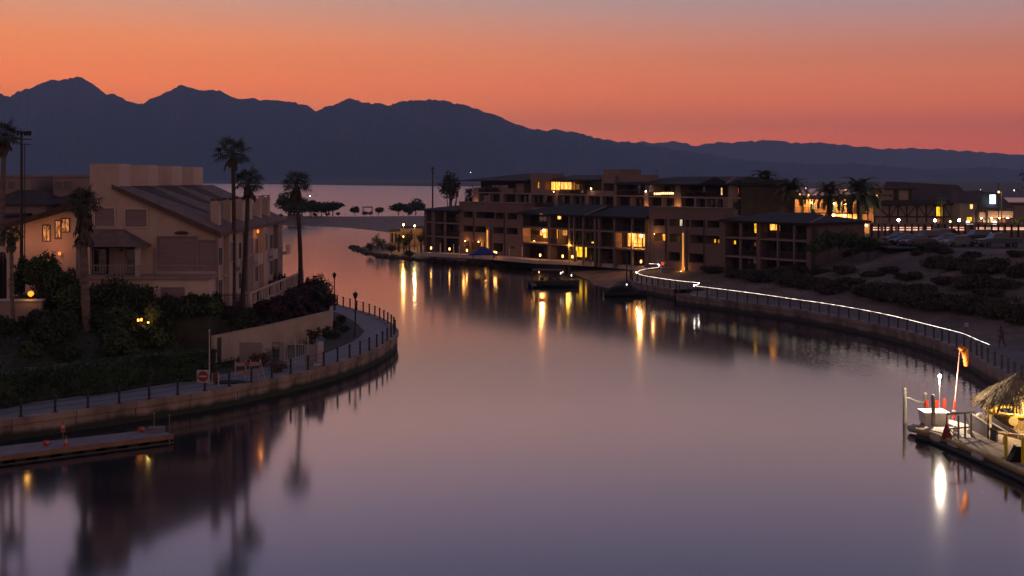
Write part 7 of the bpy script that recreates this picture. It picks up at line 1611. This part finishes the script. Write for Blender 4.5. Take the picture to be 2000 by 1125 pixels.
# tiki hut
hc = D(1985, 850, 66.5); hx, hy = hc.x, hc.y; ze = ZY(783, hy); za = ZY(736, hy)
root = thing('tiki_hut', 'thatched tiki bar with yellow posts and a round sign on its counter', 'hut', (hx, hy, DZ))
MB().lathe((hx, hy, 0), [((1985 - 1909) * hy / F * 1.02, -.1), ((1985 - 1909) * hy / F * 1.02, DZ - .004)], 24).build('platform', M_tan, root)
rng = random.Random(15); re_ = (1985 - 1909) * hy / F
mb = MB(); n = 40; 
# thatch: solid cone underlay with thousands of drooping strands in courses
k0 = len(mb.v); mb.lathe((hx, hy, 0), [(re_ * .93, ze + .12), (re_ * .6, ze + (za - ze) * .48), (re_ * .3, ze + (za - ze) * .8), (.1, za)], 28); core_ = mb.build('roof_core', M_thatch, root)
mb = MB()
for c_ in range(13):
    t = 1 - c_ / 13 * .97; rr = re_ * t; zz = ze + (za - ze) * (1 - t) ** .85 + .06
    for j in range(int(60 + 260 * t)):
        a = rng.random() * 6.283; d_ = Vector((math.cos(a), math.sin(a), 0)); s2 = Vector((-d_.y, d_.x, 0)); L_ = rng.uniform(.3, .62); o = Vector((hx, hy, zz + rng.uniform(-.04, .1))) + d_ * rr * rng.uniform(.93, 1.0)
        e = o + d_ * L_ * .45 + Vector((0, 0, -L_ * .75)) ; w_ = rng.uniform(.012, .035); up_ = o - d_ * .3 + Vector((0, 0, .22)); mb.face([up_ - s2 * w_, up_ + s2 * w_, e + s2 * w_ * .5 + d_ * rng.uniform(-.1, .1), e - s2 * w_ * .6])
mb.build('thatch', M_thatch, root)
MB().lathe((hx, hy, za), [(.28, -.2), (.3, 0), (.12, .12), (.02, .2)], 10).build('ridge_cap', M_thatch, root)
for k in range(8):
    a = k * math.pi / 4 + .3; r_ = re_ * .68; MB().tube([(hx + r_ * math.cos(a), hy + r_ * math.sin(a), DZ), (hx + r_ * math.cos(a), hy + r_ * math.sin(a), ze + .35)], .07, 8).build('post', M_yw, root)
zc = ZY(808, hy - 1)
for k in range(8):
    a0, a1_ = k * math.pi / 4 + .3, (k + 1) * math.pi / 4 + .3; r_ = re_ * .66; r2_ = re_ * .80
    q_ = [(hx + r * math.cos(a), hy + r * math.sin(a)) for r, a in ((r_ - .3, a0), (r2_, a0), (r2_, a1_), (r_ - .3, a1_))]
    MB().hexa([(x, y, zc - .1) for x, y in q_], [(x, y, zc) for x, y in q_]).build('counter', M_yw, root)
    if k % 8 not in (1,):
        q_ = [(hx + r * math.cos(a), hy + r * math.sin(a)) for r, a in ((r_ - .08, a0), (r_, a0), (r_, a1_), (r_ - .08, a1_))]; MB().hexa([(x, y, DZ + .05) for x, y in q_], [(x, y, zc - .103) for x, y in q_]).build('bar_front', mat('bar_front_wood', (.26, .19, .10), .85, .3, 2, .3, 6), root)
p = D(1979, 822, hy - re_ * .72); sgn = MB().lathe((0, 0, 0), [(.27, 0), (.27, .05)], 24).build('round_sign', M_yw, root); sgn.rotation_euler = (math.pi / 2, 0, 0); sgn.matrix_parent_inverse = Matrix.Identity(4); sgn.location = (p.x - root.location.x, p.y - root.location.y, p.z - root.location.z)
s2_ = MB().lathe((0, 0, 0), [(.2, .051), (.2, .06)], 24).build('sign_face', M_tan, None); s2_.parent = sgn
MB().lathe((hx, hy, ze + .1), [(.05, .1), (.14, 0), (.12, -.12), (.03, -.16)], 10).build('hanging_lamp', emis('tiki_bulb', (1, .62, .2), 5), root); lamp_light(root, (hx, hy - .1, ze - .15), 420, (1, .66, .26), .15)
q9 = D(2016, 792, hy - re_ * .95); MB().lathe((q9.x, q9.y, q9.z), [(.05, .12), (.1, .04), (.1, -.05), (.04, -.1)], 8).build('eave_fill_lamp', emis('fill_bulb', (1, .7, .3), 6), root)  # unseen lamp, added under the eave to brighten the dock's front
lamp_light(root, (q9.x - .1, q9.y - .35, q9.z - .15), 520, (1, .66, .26), .1)
for k, px in enumerate((1926, 1933, 1941, 1949)):
    p = D(px, 796, hy - re_ * .55); root = thing('bottle', ['purple bottle at the left end of the tiki bar', 'slim yellowish bottle, second at the left end of the bar', 'orange bottle, third at the left end of the bar', 'pale bottle, fourth at the left end of the bar'][k], 'bottle', (p.x, p.y, zc), 'bottles on the tiki bar'); m_ = mat('bottle_%d' % k, [(.25, .15, .4), (.4, .35, .1), (.5, .2, .06), (.5, .45, .4)][k], .3, 0); raw(MB().lathe((0, 0, 0), [(.05, 0), (.05, .2), (.02, .27), (.02, .36)], 8), 'glass', m_, root); raw(MB().lathe((0, 0, .361), [(.022, 0), (.022, .03)], 8), 'cap', M_black, root)
